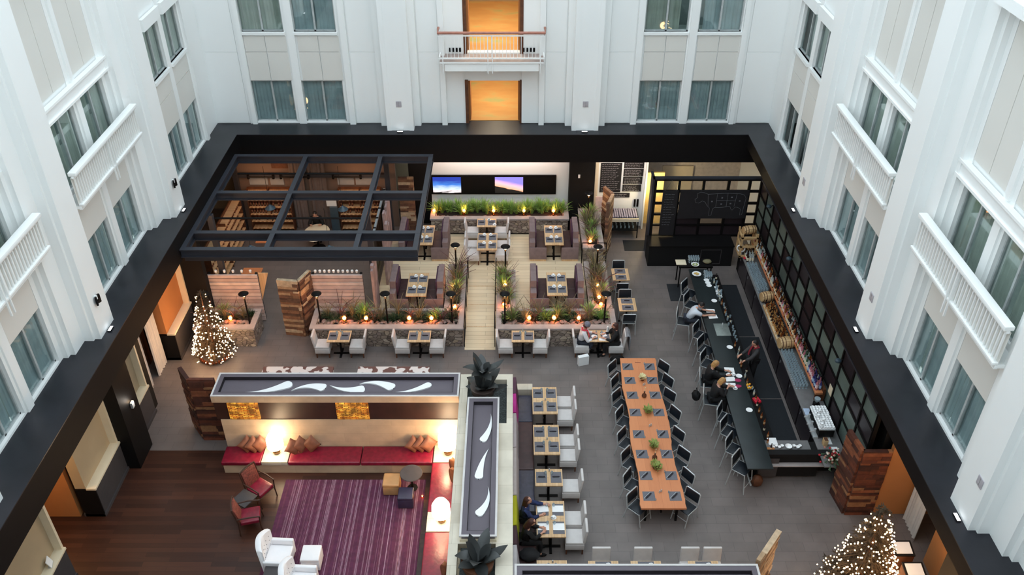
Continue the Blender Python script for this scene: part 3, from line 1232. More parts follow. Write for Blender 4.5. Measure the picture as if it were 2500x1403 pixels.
q.lathe([(.03, 0), (.045, .02), (.048, .09), (.04, .1)], 8)
v = q.build('tealight_jar', M['china'], None)
tag(v, 'x', 'jar')
P = Proto(v)
for i in range(10):
    P.put((-6.85 + i * .16, 25.06, 2.02), 0, 'small white tealight jar on the terrace fence, %s from the left' % ordw(i + 1), 'tealight jars on the fence')
for i in range(5):
    P.put((-10.3 + i * .3, 25.06, 2.02), 0, 'small white tealight jar on the left fence, %s from the left' % ordw(i + 1), 'tealight jars on the left fence')
q = MB()
n = len(q.v)
q.v += [(-8.85, 25.0, .9), (-8.5, 25.05, 2.0), (-8.85, 25.05, 2.0), (-8.85, 25.03, .9), (-8.5, 25.08, 2.0), (-8.85, 25.08, 2.0)]
q.face((0, 1, 2)); q.face((3, 5, 4)); q.face((0, 3, 4, 1)); q.face((1, 4, 5, 2)); q.face((2, 5, 3, 0))
o = tag(q.build('wood_wedge', M['tabletop'], None, smooth=False), 'small triangular board at the right end of the left fence', 'board')

# ================================================================ steel pergola with private dining room
pg = thing('steel_pergola', 'dark blue steel pergola frame over the private dining room', 'pergola')
BX = [-10.2, -7.62, -4.87, -3.02]
BY = [22.72, 23.7, 26.32, 29.1]
for x in BX:
    q = MB()
    q.box(x - .08, x + .08, BY[0], BY[-1], 4.46, 4.5)
    q.box(x - .08, x + .08, BY[0], BY[-1], 4.22, 4.26)
    q.box(x - .02, x + .02, BY[0], BY[-1], 4.26, 4.46)
    q.build('beam', M['steel'], pg, smooth=False)
for i, y in enumerate(BY):
    q = MB()
    q.box(BX[0] - .08, BX[-1] + .08, y - .09, y + .09, 4.462, 4.502)
    q.box(BX[0] - .08, BX[-1] + .08, y - .07, y + .07, 4.2, 4.24)
    q.box(BX[0] - .08, BX[-1] + .08, y - .02, y + .02, 4.24, 4.462)
    q.build('cross_beam', M['steel'], pg, smooth=False)
q = MB()
q.box(BX[0] - .05, BX[-1] + .05, BY[0] + .1, BY[0] + .2, 3.98, 4.14)
q.build('track', M['steel'], pg, smooth=False)
for x, y in ((-4.95, 25.75), (-10.15, 25.3), (-4.95, 30.6), (-11.1, 31.1)):
    q = MB()
    q.box(x - .09, x + .09, y - .09, y + .09, 0, 4.2)
    q.build('post', M['steel'], pg, smooth=False)
for y, z in ((25.4, 4.0), (28.6, 4.0)):
    q = MB()
    q.tube([(-10.1, y, z), (-4.9, y, z)], .035, 6)
    q.build('curtain_rod', M['black'], pg)
# inner sliding-glass partition on the terrace side
t = thing('glass_partition', 'glazed partition between private dining room and terrace', 'partition')
q = MB()
q.box(-5.12, -5.04, 25.9, 30.5, 2.28, 2.36)
q.build('top_rail', M['chrome'], t, smooth=False)
q = MB()
q.box(-5.1, -5.06, 25.9, 30.5, .1, 2.28)
q.build('pane', M['glass'], t, smooth=False)
for i in range(7):
    q = MB()
    q.box(-5.13, -5.03, 26.0 + i * .72, 26.06 + i * .72, 2.36, 2.39)
    q.build('clamp', M['black'], t, smooth=False)
M['weather'] = mat('weathered_pink_wood', (166, 142, 140), .85, var=.3, scale=3)
for i, (y0, y1, x) in enumerate(((24.65, 25.55, -4.82), (26.6, 28.1, -4.66), (28.3, 29.9, -4.86))):
    t = thing('weathered_wood_panel', 'weathered pale wood panel standing on the terrace edge, %s' % ['nearest', 'middle', 'farthest'][i], 'panel')
    n = 5
    for k in range(n):
        q = MB()
        a = y0 + (y1 - y0) * k / n
        hh = 2.35 + .14 * math.sin(k * 2.3 + i)
        q.box(x - .04 - .02 * (k % 2), x + .04, a, a + (y1 - y0) / n - .02, .42 if x > -4.95 else 0, hh)
        q.build('board', M['weather'], t, smooth=False)

# shelves of bottles at the back and left of the room
def bookcase(label, loc, rz, width, h, nsh, seed):
    root = thing('lit_bottle_shelf', label, 'shelf', loc, rz)
    q = MB()
    q.box(0, width, .3, .34, 0, h)
    q.box(0, .03, 0, .3, 0, h)
    q.box(width - .03, width, 0, .3, 0, h)
    q.box(width / 2 - .015, width / 2 + .015, .01, .3, 0, h)
    q.build('carcass', M['brown'], root, smooth=False)
    zs = []
    for i in range(nsh):
        z = .15 + (h - .3) * i / (nsh - 1)
        zs.append(z)
        q = MB()
        q.box(.03, width - .03, 0, .3, z, z + .035)
        q.build('shelf', M['tabletop'], root, smooth=False)
    return root, zs


q = MB()
q.lathe([(.035, 0), (.037, .01), (.037, .18), (.014, .22), (.014, .29), (.017, .3)], 7)
bt = q.build('wine_bottle', mat('amber_red_bottle', (84, 30, 20), .3, var=.3), None)
q = MB()
q.lathe([(.0385, .06), (.0385, .14)], 7)
q.build('label', mat('aged_label', (150, 100, 74), .8), bt)
tag(bt, 'x', 'bottle')
BP = Proto(bt, 'wine bottles')
rnd = random.Random(3)
SHN = {'lit wooden wine shelf on the back wall of the private room, left one': 'left wine rack', 'lit wooden wine shelf on the back wall of the private room, right one': 'right wine rack', 'lit wooden wine shelf along the left wall of the private room': 'side wine rack'}
for lab, loc, rz, wd in (('lit wooden wine shelf on the back wall of the private room, left one', (-10.8, 31.05, 0), 0, 1.75), ('lit wooden wine shelf on the back wall of the private room, right one', (-7.1, 31.05, 0), 0, 1.75), ('lit wooden wine shelf along the left wall of the private room', (-10.9, 26.3, 0), PI / 2, 4.3)):
    root, zs = bookcase(lab, loc, rz, wd, 1.95, 6, 1)
    for z in zs[1:-1]:
        k = int(wd / .115)
        for i in range(k):
            if rnd.random() < .28:
                continue
            a = .07 + (wd - .14) * i / (k - 1)
            d = .15
            if rz == 0:
                p = (loc[0] + a, loc[1] + d, z + .036)
            else:
                p = (loc[0] - d, loc[1] + a, z + .036)
            BP.put(p, rnd.random() * 6, 'dark red wine bottle on shelf %s of the %s, %s along' % (['one', 'two', 'three', 'four', 'five', 'six', 'seven'][zs.index(z)], SHN[lab], ordw(i + 1)), 'bottles on the %s' % lab.replace('lit wooden ', ''))
lamp('AREA', 'shelf_light', (-9.9, 30.6, 2.9), 7, (1, .52, .26), 1.6, (R(35), 0, 0), .2)
lamp('AREA', 'shelf_light', (-6.2, 30.6, 2.9), 6, (1, .52, .26), 1.3, (R(35), 0, 0), .2)
lamp('AREA', 'shelf_light', (-10.3, 28.4, 2.9), 7, (1, .52, .26), 3.4, (0, R(-40), PI / 2), .2)
# pendants
M['teal'] = mat('slate_blue_enamel', (62, 80, 92), .4, var=.1)
q = MB()
q.lathe([(.03, .14), (.06, .1), (.19, .0), (.2, -.02), (.185, -.02), (.05, .09)], 16)
pd = thing('pendant_lamp', 'x', 'lamp')
q.build('lamp_shade', M['teal'], pd)
q = MB()
q.tube([(0, 0, .12), (0, 0, .6)], .008, 5)
q.build('cord', M['black'], pd)
q = MB()
q.ell((0, 0, -.02), (.035, .035, .045), 8, 6)
q.build('bulb', M['flame2'], pd)
PP = Proto(pd)
for x, y, z, lab in ((-9.2, 28.8, 2.45, 'farther left'), (-6.45, 28.8, 2.4, 'farther right'), (-9.15, 25.7, 2.6, 'nearer left'), (-6.4, 25.7, 2.6, 'nearer right')):
    PP.put((x, y, z), 0, 'blue enamel pendant lamp in the private room, %s' % lab, 'pendant lamps')
    q = MB()
    q.tube([(x, y, z + .6), (x, y, 4.2)], .008, 5)
    tag(q.build('lamp_cord', M['black'], None), 'black cord of the %s pendant' % lab, 'cord')
    lamp('POINT', 'pendant_light', (x, y, z - .1), 7, WARM, .05)
# dining things in the private room
t = thing('oval_table', 'pale oval dining table in the private room', 'table', (-7.85, 29.8, 0))
q = MB()
q.lathe([(.02, .72), (.60, .72), (.62, .735), (.6, .75), (.02, .75)], 28)
for i in range(len(q.v)):
    x, y, z = q.v[i]
    q.v[i] = (x * .85, y * 1.1, z)
q.build('tabletop', M['cream'], t)
q = MB()
q.lathe([(.3, 0), (.28, .04), (.05, .08), (.05, .72)], 12)
q.build('pedestal', M['black'], t)
for x, y, rz, lab in ((-9.75, 29.4, 0, 'farther'), (-9.75, 26.9, 0, 'nearer')):
    t = thing('side_table', 'small square light wood table in the private room, %s one' % lab, 'table', (x, y, 0), rz)
    q = MB()
    q.box(-.36, .36, -.36, .36, .71, .75)
    q.build('tabletop', M['orangewood'], t, bev=.006)
    q = MB()
    q.box(-.04, .04, -.04, .04, .03, .71)
    q.box(-.25, .25, -.25, .25, 0, .03)
    q.build('pedestal', M['black'], t, smooth=False)
q = MB()
q.box(-7.46, -7.14, 30.9, 31.0, 0, 1.25)
o = tag(q.build('tall_screen', M['teal'], None, smooth=False), 'tall grey-green panel beside the right wine shelf', 'panel')
q = MB()
q.box(-7.58, -7.18, 31.0, 31.04, 1.26, 1.75)
tag(q.build('paper_sheet', M['paper'], None, smooth=False), 'white sheet standing above the grey-green panel left of the right wine shelf', 'sheet')
M['paleblue'] = mat('pale_blue_grey_board', (150, 156, 162), .7, var=.05)
q = MB()
q.box(-11.2, -4.75, 31.5, 31.6, 0, 3.85)
struct('wall_back', q, [mat('taupe_plaster', (116, 98, 88), .85, var=.05, scale=1)], 'taupe back wall of the private dining room')
q = MB()
q.box(-11.2, -5.1, 31.2, 31.35, 2.46, 2.6)
struct(struct_n('trim'), q, [M['steel']], 'dark steel beam along the back wall of the private room')
for i, (x0, x1) in enumerate(((-10.7, -9.95), (-9.85, -9.3), (-7.12, -6.45), (-6.38, -5.7))):
    q = MB()
    q.box(x0, x1, 31.46, 31.5, 2.0, 2.36)
    tag(q.build('picture_board', M['paleblue'], None, smooth=False), 'pale blue-grey board above the wine shelves, %s from the left' % ORD[i], 'board')  # plain pale board fixed to the wall, not a picture
for i, (x0, x1) in enumerate(((-10.6, -9.6), (-9.3, -8.2), (-7.2, -6.1))):
    q = MB()
    q.tube([(x0, 31.14, 2.52), (x1, 31.14, 2.52)], .03, 6)
    q.tube([(x0, 31.14, 2.44), (x0, 31.14, 2.6)], .05, 6)
    q.tube([(x1, 31.14, 2.44), (x1, 31.14, 2.6)], .05, 6)
    tag(q.build('track_lamp', M['black'], None), 'black horizontal pipe lamp above the wine shelves, %s from the left' % ORD[i], 'lamp')

M['greige'] = mat('grey_brown_drape', (112, 100, 96), .9, var=.1)
drape('drape', 'grey-brown drape at the back of the private room, left one', -9.0, 31.36, .55, 3.3, 0, 'greige')
drape('drape', 'grey-brown drape at the back of the private room, right one', -8.25, 31.36, .7, 3.3, 0, 'greige')
q = MB()
q.box(-9.7, -7.6, 31.45, 31.49, 2.75, 3.05)
tag(q.build('wall_picture', M['brown'], None, smooth=False), 'long brown panel on the wall behind the private room', 'panel')  # flat brown wall panel with no image on it

# ================================================================ screens on the far wall
tv = thing('video_wall', 'long black framed strip of four screens, two of them lit', 'screen', (-.79, 31.62, 1.9))
q = MB()
q.box(-2.56, 2.56, 0, .08, -.43, .43)
q.build('casing', M['black'], tv, smooth=False)
for i, nm in enumerate(('sea', 'off', 'dusk', 'off')):
    x0 = -2.48 + i * 1.27
    q = MB()
    q.box(x0, x0 + 1.15, -.02, 0, -.36, .36)
    if nm == 'off':
        q.build('screen', M['black'], tv, smooth=False)
        continue
    m_, nt, b = newmat('screen_' + nm)
    tc = nt.nodes.new('ShaderNodeTexCoord')
    sp_ = nt.nodes.new('ShaderNodeSeparateXYZ')
    nt.links.new(tc.outputs['Generated'], sp_.inputs[0])
    nz = nd(nt, 'ShaderNodeTexNoise')
    nz.inputs['Scale'].default_value = 2.5
    mp = nt.nodes.new('ShaderNodeMapping')
    mp.inputs['Scale'].default_value = (1, 1, 4)
    nt.links.new(tc.outputs['Generated'], mp.inputs[0])
    nt.links.new(mp.outputs[0], nz.inputs['Vector'])
    ad = nd(nt, 'ShaderNodeMath', operation='MULTIPLY_ADD')
    ad.inputs[1].default_value = .45 if nm == 'sea' else .12
    nt.links.new(nz.outputs[0], ad.inputs[0])
    if nm == 'sea':
        nt.links.new(sp_.outputs['Z'], ad.inputs[2])
        r = ramp(nt, ad.outputs[0], [(.25, srgb(20, 16, 18)), (.32, srgb(210, 200, 200)), (.5, srgb(190, 205, 235)), (.75, srgb(60, 120, 200)), (1, srgb(20, 50, 150))])
    else:
        sl = nd(nt, 'ShaderNodeMath', operation='MULTIPLY_ADD')
        sl.inputs[1].default_value = .38
        nt.links.new(sp_.outputs['X'], sl.inputs[0])
        nt.links.new(sp_.outputs['Z'], sl.inputs[2])
        nt.links.new(sl.outputs[0], ad.inputs[2])
        r = ramp(nt, ad.outputs[0], [(.0, srgb(14, 10, 10)), (.5, srgb(16, 12, 12)), (.53, srgb(250, 170, 130)), (.75, srgb(240, 180, 190)), (1, srgb(130, 120, 210))])
    nt.links.new(r.outputs[0], b.inputs['Emission Color'])
    b.inputs['Emission Strength'].default_value = 1.0
    b.inputs['Base Color'].default_value = (.02, .02, .02, 1)
    q.build('screen', m_, tv, smooth=False)
q = MB()
q.box(2.62, 2.7, 31.16, 31.2, 2.46, 2.6)
tag(q.build('light_switch', M['china'], None, smooth=False), 'white light switch on the black wall beside the screens', 'switch')
lamp('AREA', 'planter_wash', (-.7, 31.0, 3.75), 40, (1, .84, .76), 5, (R(28), 0, 0), .3)

# ================================================================ plants
def blades(n, h, spread, wdt, seed, droop=.6, up=.75):
    rnd = random.Random(seed)
    mb = MB()
    for i in range(n):
        a = rnd.random() * 2 * PI
        L = h * rnd.uniform(.6, 1.1)
        lean = rnd.uniform(.1, 1) * spread
        r0 = rnd.uniform(0, .06)
        ww = wdt * rnd.uniform(.7, 1.3)
        segs = 4
        k = len(mb.v)
        dx, dy = math.cos(a), math.sin(a)
        for s_ in range(segs + 1):
            t = s_ / segs
            rad = r0 + lean * t * (.35 + .65 * t)
            z = L * (t - droop * lean / max(h, .01) * t * t * .7)
            w_ = ww * (1 - t) ** .6 + .001
            cx, cy = dx * rad, dy * rad
            mb.v.append((cx - dy * w_, cy + dx * w_, z))
            mb.v.append((cx + dy * w_, cy - dx * w_, z))
        for s_ in range(segs):
            mb.face((k + 2 * s_, k + 2 * s_ + 1, k + 2 * s_ + 3, k + 2 * s_ + 2))
    return mb


def plumes(mb, n, h, spread, seed, m):
    rnd = random.Random(seed)
    for i in range(n):
        a = rnd.random() * 2 * PI
        s_ = spread * rnd.uniform(.5, 1)
        p = []
        for t in (0, .35, .7, 1):
            p.append((math.cos(a) * s_ * t * t, math.sin(a) * s_ * t * t, h * (t - .12 * t * t)))
        mb.tube(p, [.004, .004, .012, .004], 4, m)


fern = blades(90, .62, .42, .016, 1, .9)
fo = fern.build('fern', M['leaf'], None, smooth=True, ang=80)
tag(fo, 'x', 'plant')
FERN = Proto(fo)
low = blades(70, .3, .3, .012, 2, .9)
lo_ = low.build('low_green_plant', M['leafd'], None)
tag(lo_, 'x', 'plant')
LOW = Proto(lo_)
g = blades(60, .78, .5, .006, 3, 1.0)
plumes(g, 7, .85, .6, 4, 0)
go = g.build('straw_grass', M['straw'], None)
tag(go, 'x', 'plant')
STR = Proto(go)
g = blades(34, .55, .45, .007, 5, .9)
plumes(g, 8, .85, .7, 6, 0)
go = g.build('purple_grass', M['redgrass'], None)
tag(go, 'x', 'plant')
PUR = Proto(go)
rnd = random.Random(11)
for i in range(26):
    x = -3.1 + 5.15 * i / 25
    FERN.put((x + rnd.uniform(-.06, .06), 30.98 + rnd.uniform(-.15, .1), .98), rnd.random() * 6, 'bright green fern below the screens, %s from the left' % ordw(i + 1), 'ferns below the screens', rnd.uniform(.95, 1.2))


def bed(rect, z, n, kinds, where, seed, sc=1.0):
    rnd = random.Random(seed)
    x0, x1, y0, y1 = rect
    for i in range(n):
        if x1 - x0 > y1 - y0:
            x = x0 + (x1 - x0) * (i + .5) / n + rnd.uniform(-.1, .1)
            y = rnd.uniform(y0, y1)
        else:
            x = rnd.uniform(x0, x1)
            y = y0 + (y1 - y0) * (i + .5) / n + rnd.uniform(-.1, .1)
        k = kinds[i % len(kinds)]
        pr, nm, gg = {'s': (STR, 'straw coloured grass clump', 'straw grasses'), 'p': (PUR, 'purple-brown grass clump', 'purple grasses'), 'l': (LOW, 'low dark green plant', 'low green plants'), 'f': (FERN, 'green leafy plant', 'leafy plants')}[k]
        pr.put((x, y, z), rnd.random() * 6, '%s, %s from the %s end of the %s' % (nm, ordw(i + 1), 'left' if x1 - x0 > y1 - y0 else 'near', where), '%s in the %s' % (gg, where), sc * rnd.uniform(.8, 1.15))


bed((-10.6, -9.1, 23.9, 24.5), .68, 12, 'llplfslplsll', 'left tree planter', 1)
bed((-6.7, -1.95, 23.98, 24.36), .68, 42, 'llslllpllslllfllpllsll', 'front left terrace planter', 2)
bed((-2.22, -1.92, 24.9, 27.2), .68, 14, 'slpsfslpsf', 'planter left of the ramp', 3)
bed((-.35, 3.3, 23.98, 24.36), .68, 34, 'llfsllslllplsfl', 'front right terrace planter', 4)
bed((-.42, -.1, 24.9, 26.8), .68, 12, 'sfpslslf', 'planter right of the ramp', 5)
bed((2.85, 3.3, 24.9, 27.4), .68, 18, 'slspsflsps', 'right edge terrace planter', 6)
bed((2.85, 3.3, 28.5, 30.9), .95, 10, 'sfspfssf', 'far right terrace planter', 7)

# river rocks along the coping
RK = []
for i in range(3):
    q = MB()
    q.ell((0, 0, .035), (.08 + .02 * i, .06, .045), 8, 5, jit=.12, seed=i)
    o = q.build('river_rock', M['rock'] if i != 1 else M['rockb'], None)
    tag(o, 'x', 'rock')
    RK.append(Proto(o))
rnd = random.Random(5)


def rocks(x0, x1, y0, y1, z, n, where):
    for i in range(n):
        t = (i + rnd.random()) / n
        if x1 - x0 > y1 - y0:
            p = (x0 + (x1 - x0) * t, rnd.uniform(y0, y1), z)
        else:
            p = (rnd.uniform(x0, x1), y0 + (y1 - y0) * t, z)
        RK[i % 3].put(p, rnd.random() * 6, 'rounded grey river rock, %s from the %s in the %s' % (ordw(i + 1), 'left' if x1 - x0 > y1 - y0 else 'near end', where), 'river rocks in the %s' % where, rnd.uniform(.85, 1.4))


rocks(-10.6, -9.1, 23.72, 24.0, .68, 34, 'planter behind the left lit tree')
rocks(-6.65, -1.95, 23.72, 24.02, .68, 92, 'front left terrace planter')
rocks(-.35, 3.3, 23.72, 24.02, .68, 76, 'front right terrace planter')
rocks(2.8, 2.95, 24.8, 27.4, .68, 32, 'right edge terrace planter')
rocks(-3.1, 2.1, 30.42, 30.6, .98, 56, 'fern planter')
rocks(-2.25, -2.1, 24.8, 27.2, .68, 20, 'planter left of the ramp')

# patio heaters and fire bowls
ht = thing('patio_torch', 'x', 'torch')
q = MB()
q.lathe([(.06, 0), (.06, .02), (.03, .03), (.03, 1.12), (.045, 1.14), (.045, 1.2)], 8)
q.build('pole', M['black'], ht)
q = MB()
q.lathe([(.04, 1.36), (.1, 1.35), (.17, 1.31), (.175, 1.3), (.1, 1.32), (.02, 1.33)], 16)
q.build('hood', M['black'], ht)
q = MB()
q.lathe([(.03, 1.18), (.055, 1.22), (.05, 1.27), (.015, 1.31)], 8)
q.build('flame', M['flame2'], ht)
q = MB()
for k in range(3):
    a = k * 2 * PI / 3
    q.tube([(.045 * math.cos(a), .045 * math.sin(a), 1.18), (.14 * math.cos(a), .14 * math.sin(a), 1.32)], .005, 4)
q.build('bracket', M['black'], ht)
HT = Proto(ht)
for x, y, z, lab in ((-10.35, 23.85, .68, 'left planter, left one'), (-9.05, 23.85, .68, 'left planter, right one'), (-6.6, 23.85, .68, 'front left planter, leftmost'), (-4.3, 23.85, .68, 'front left planter, middle one'), (-2.08, 23.85, .68, 'front left planter, by the ramp'), (-2.1, 26.9, .68, 'far end of the planter left of the ramp'), (-.27, 26.8, .68, 'far end of the planter right of the ramp'), (-.27, 23.85, .68, 'front right planter, by the ramp'), (3.1, 26.8, .68, 'far part of the right edge planter'), (3.14, 23.85, .68, 'corner of the front right planter'), (3.0, 30.3, .95, 'far right planter beside the black wall')):
    HT.put((x, y, z), 0, 'black patio torch with hooded flame, %s' % lab, 'patio torches')
    lamp('POINT', 'torch_light', (x, y - .02, z + 1.12), 20 if x < -6 else 9, ORANGE, .06)
fbp = thing('fire_bowl', 'x', 'lantern')
q = MB()
q.lathe([(.05, 0), (.07, .02), (.03, .05), (.03, .1), (.09, .16), (.1, .24), (.09, .24), (.03, .14)], 12)
q.build('bowl', M['fireglass'], fbp)
q = MB()
q.lathe([(.02, .13), (.06, .17), (.055, .21), (.02, .25)], 8)
q.build('flame', M['flame2'], fbp)
FB = Proto(fbp)
for x, y, z, lab in ((-9.72, 23.95, .68, 'left planter'), (-5.8, 23.95, .68, 'front left planter, leftmost'), (-5.05, 23.95, .68, 'front left planter, second from the left'), (-3.57, 23.95, .68, 'front left planter, third from the left'), (-2.8, 23.95, .68, 'front left planter, fourth from the left'), (-2.03, 24.6, .68, 'near end of the planter left of the ramp'), (-2.1, 25.9, .68, 'middle of the planter left of the ramp'), (-.28, 25.95, .68, 'middle of the planter right of the ramp'), (-.3, 24.75, .68, 'near end of the planter right of the ramp'), (.56, 23.97, .68, 'front right planter, leftmost'), (1.42, 23.97, .68, 'front right planter, middle one'), (2.27, 23.97, .68, 'front right planter, rightmost'), (3.08, 25.9, .68, 'right edge planter, farthest'), (3.07, 25.2, .68, 'right edge planter, middle one'), (3.1, 24.75, .68, 'right edge planter, nearest'), (2.98, 28.5, .95, 'near end of the far right planter'), (-3.2, 30.78, .98, 'fern planter, first from the left'), (-1.98, 30.78, .98, 'fern planter, second from the left'), (-.78, 30.78, .98, 'fern planter, third from the left'), (.45, 30.78, .98, 'fern planter, fourth from the left'), (1.65, 30.78, .98, 'fern planter, fifth from the left')):
    FB.put((x, y, z), 0, 'glowing orange fire bowl, %s' % lab, 'fire bowls')
    lamp('POINT', 'bowl_light', (x, y - .05, z + .32), 4.5, ORANGE, .06)

# ================================================================ dining furniture
# white slipcovered chair, faces +x, seat centre at origin
ch = thing('slipcovered_chair', 'x', 'chair')
q = MB()
q.box(-.24, .24, -.24, .24, .36, .47)
q.build('seat', M['whitefab'], ch, bev=.03, seg=3)
q = MB()
q.obox((-.27, 0, .66), (.07, .47, .5), (0, R(-8), 0))
q.build('backrest', M['whitefab'], ch, bev=.025, seg=3)
q = MB()
q.box(-.25, .25, -.25, .25, .2, .4)
q.build('skirt', M['whitefab'], ch, bev=.015)
for sx in (-1, 1):
    for sy in (-1, 1):
        q = MB()
        q.obox((sx * .21, sy * .21, .1), (.04, .04, .2))
        q.build('leg', M['brown'], ch, smooth=False)
WC = Proto(ch, 'white slipcovered chairs')

# aluminium framed black chair, faces +x
def metal_chair(name, sh):
    c = thing(name, 'x', 'chair')
    q = MB()
    q.box(-.2, .22, -.21, .21, sh - .03, sh)
    q.build('seat', M['chairblack'], c, bev=.012)
    q = MB()
    q.obox((-.235, 0, sh + .27), (.03, .43, .3), (0, R(-8), 0))
    q.build('backrest', M['chairblack'], c, bev=.01)
    q = MB()
    q.tube([(-.2, -.23, sh - .02), (-.26, -.23, sh + .4), (-.265, -.2, sh + .43), (-.265, .2, sh + .43), (-.26, .23, sh + .4), (-.2, .23, sh - .02)], .019, 6)
    q.build('back_frame', M['chrome'], c)
    q = MB()
    q.tube([(.2, -.23, sh - .02), (-.2, -.23, sh - .02), (-.2, .23, sh - .02), (.2, .23, sh - .02)], .016, 6, closed=True)
    q.build('seat_frame', M['chrome'], c)
    for sx in (-1, 1):
        for sy in (-1, 1):
            q = MB()
            q.tube([(sx * .2, sy * .23, sh - .02), (sx * .29, sy * .24, 0)], .015, 6)
            q.build('leg', M['chrome'], c)
    q = MB()
    q.tube([(.2 + .09 * (1 - .25 / sh) if sh > .6 else .25, -.235, .22), (.2 + .09 * (1 - .25 / sh) if sh > .6 else .25, .235, .22)], .01, 6)
    q.build('stretcher', M['chrome'], c)
    return Proto(c, 'black and aluminium chairs' if sh < .6 else 'bar stools')


MC = metal_chair('aluminium_chair', .46)
BS = metal_chair('bar_stool', .72)


def table_proto(w_, d_, ht_=.75, base=None, m='tabletop'):
    t = thing('dining_table', 'x', 'table')
    q = MB()
    q.box(-w_ / 2, w_ / 2, -d_ / 2, d_ / 2, ht_ - .035, ht_)
    q.build('tabletop', M[m], t, bev=.005)
    for by in base or (0,):
        q = MB()
        q.lathe([(.035, .03), (.035, ht_ - .035)], 8, (0, by, 0))
        q.build('column', M['black'], t)
        q = MB()
        q.box(-.27, .27, by - .035, by + .035, 0, .03)
        q.box(-.035, .035, by - .25, by + .25, 0, .03)
        q.build('foot', M['black'], t, smooth=False)
    return Proto(t, 'wood dining tables')


TA = table_proto(.76, .62)
TB = table_proto(.72, 1.44, base=(-.4, .4))
TC = table_proto(.76, 1.21, base=(-.3, .3))
TR = table_proto(.62, .78)

# table things
q = MB()
q.box(-.2, .2, -.15, .15, 0, .004)
o = tag(q.build('placemat', M['mat'], None, smooth=False), 'x', 'placemat')
PM = Proto(o, 'grey placemats')
nk = thing('rolled_napkin', 'x', 'napkin')
q = MB()
q.tube([(-.1, 0, .022), (-.06, 0, .026), (.1, 0, .022)], [.014, .022, .02], 6, flat=.8)
q.build('cloth', M['napkin'], nk)
q = MB()
q.box(-.12, .12, .026, .036, .0, .008)
q.build('cutlery', M['chrome'], nk, smooth=False)
NK = Proto(nk, 'dark rolled napkins')
q = MB()
q.lathe([(.02, 0), (.025, .004), (.045, .05), (.048, .06), (.04, .055), (.01, .012)], 12)
o = tag(q.build('tea_cup', M['china'], None), 'x', 'cup')
q = MB()
q.lathe([(.03, -.002), (.075, .008), (.077, .012), (.03, .004)], 14)
q.build('saucer', M['china'], o)
CUP = Proto(o, 'white cups')
q = MB()
q.lathe([(.03, 0), (.03, .004), (.005, .01), (.005, .07), (.032, .1), (.036, .15), (.03, .19), (.028, .19), (.03, .11), (.004, .075)], 9)
o = tag(q.build('wine_glass', M['clear'], None), 'x', 'glass')
WG = Proto(o, 'stemmed glasses')
q = MB()
q.lathe([(.03, 0), (.034, .1), (.031, .1), (.027, .008)], 9)
o = tag(q.build('tumbler', M['clear'], None), 'x', 'glass')
TU = Proto(o, 'tumblers')
q = MB()
q.lathe([(.02, 0), (.024, .02), (.02, .06), (.012, .075), (.014, .085)], 8)
o = tag(q.build('salt_shaker', M['chrome'], None), 'x', 'shaker')
SS = Proto(o, 'shakers')
q = MB()
q.box(-.11, .11, -.15, .15, 0, .012)
o = tag(q.build('menu_sheet', M['paper'], None, smooth=False), 'x', 'menu')
MS = Proto(o, 'white menu sheets')


def settings(where, cx, cy, z, pts, rot=0, cup=False, napkin=True, glass=True, mrz=0):
    for i, (dx, dy, wh) in enumerate(pts):
        rz = mrz + (0 if True else 0)
        PM.put((cx + dx, cy + dy, z + .001), rz + PI / 2 if mrz == 0 else rz, 'grey placemat on the %s, %s' % (where, wh))
        if napkin:
            NK.put((cx + dx, cy + dy, z + .006), rot + (PI if dx > 0 else 0), 'dark rolled napkin on the %s, %s' % (where, wh))
        if cup:
            CUP.put((cx + dx * .6 - .0, cy + dy + .17, z + .004), 0, 'white cup on the %s, %s' % (where, wh))
        if glass and not cup:
            TU.put((cx + dx * .45, cy + dy + .12, z + .001), 0, 'small clear glass on the %s, %s' % (where, wh))


def chair(pr, x, y, z, rz, label, group=None):
    return pr.put((x, y, z), rz, label, group)


# front row two-tops on the tiled floor
for x, y, nm in ((-5.85, 23.12, 'left wood table by the front left planter'), (-3.15, 23.12, 'right wood table by the front left planter'), (.34, 23.12, 'left wood table by the front right planter'), (2.91, 23.14, 'occupied wood table by the front right planter')):
    TA.put((x, y, 0), 0, nm[0].upper() + nm[1:] if False else 'small square ' + nm)
    if 'occupied' not in nm:
        settings(nm, x, y, .75, [(-.2, 0, 'left side'), (.2, 0, 'right side')])
        SS.put((x, y + .25, .75), 0, 'salt shaker at the back of the %s' % nm)
    chair(WC, x - .58, y - .02, 0, 0, 'white slipcovered chair left of the %s' % nm)
    chair(WC, x + .58, y - .02, 0, PI, 'white slipcovered chair right of the %s' % nm)

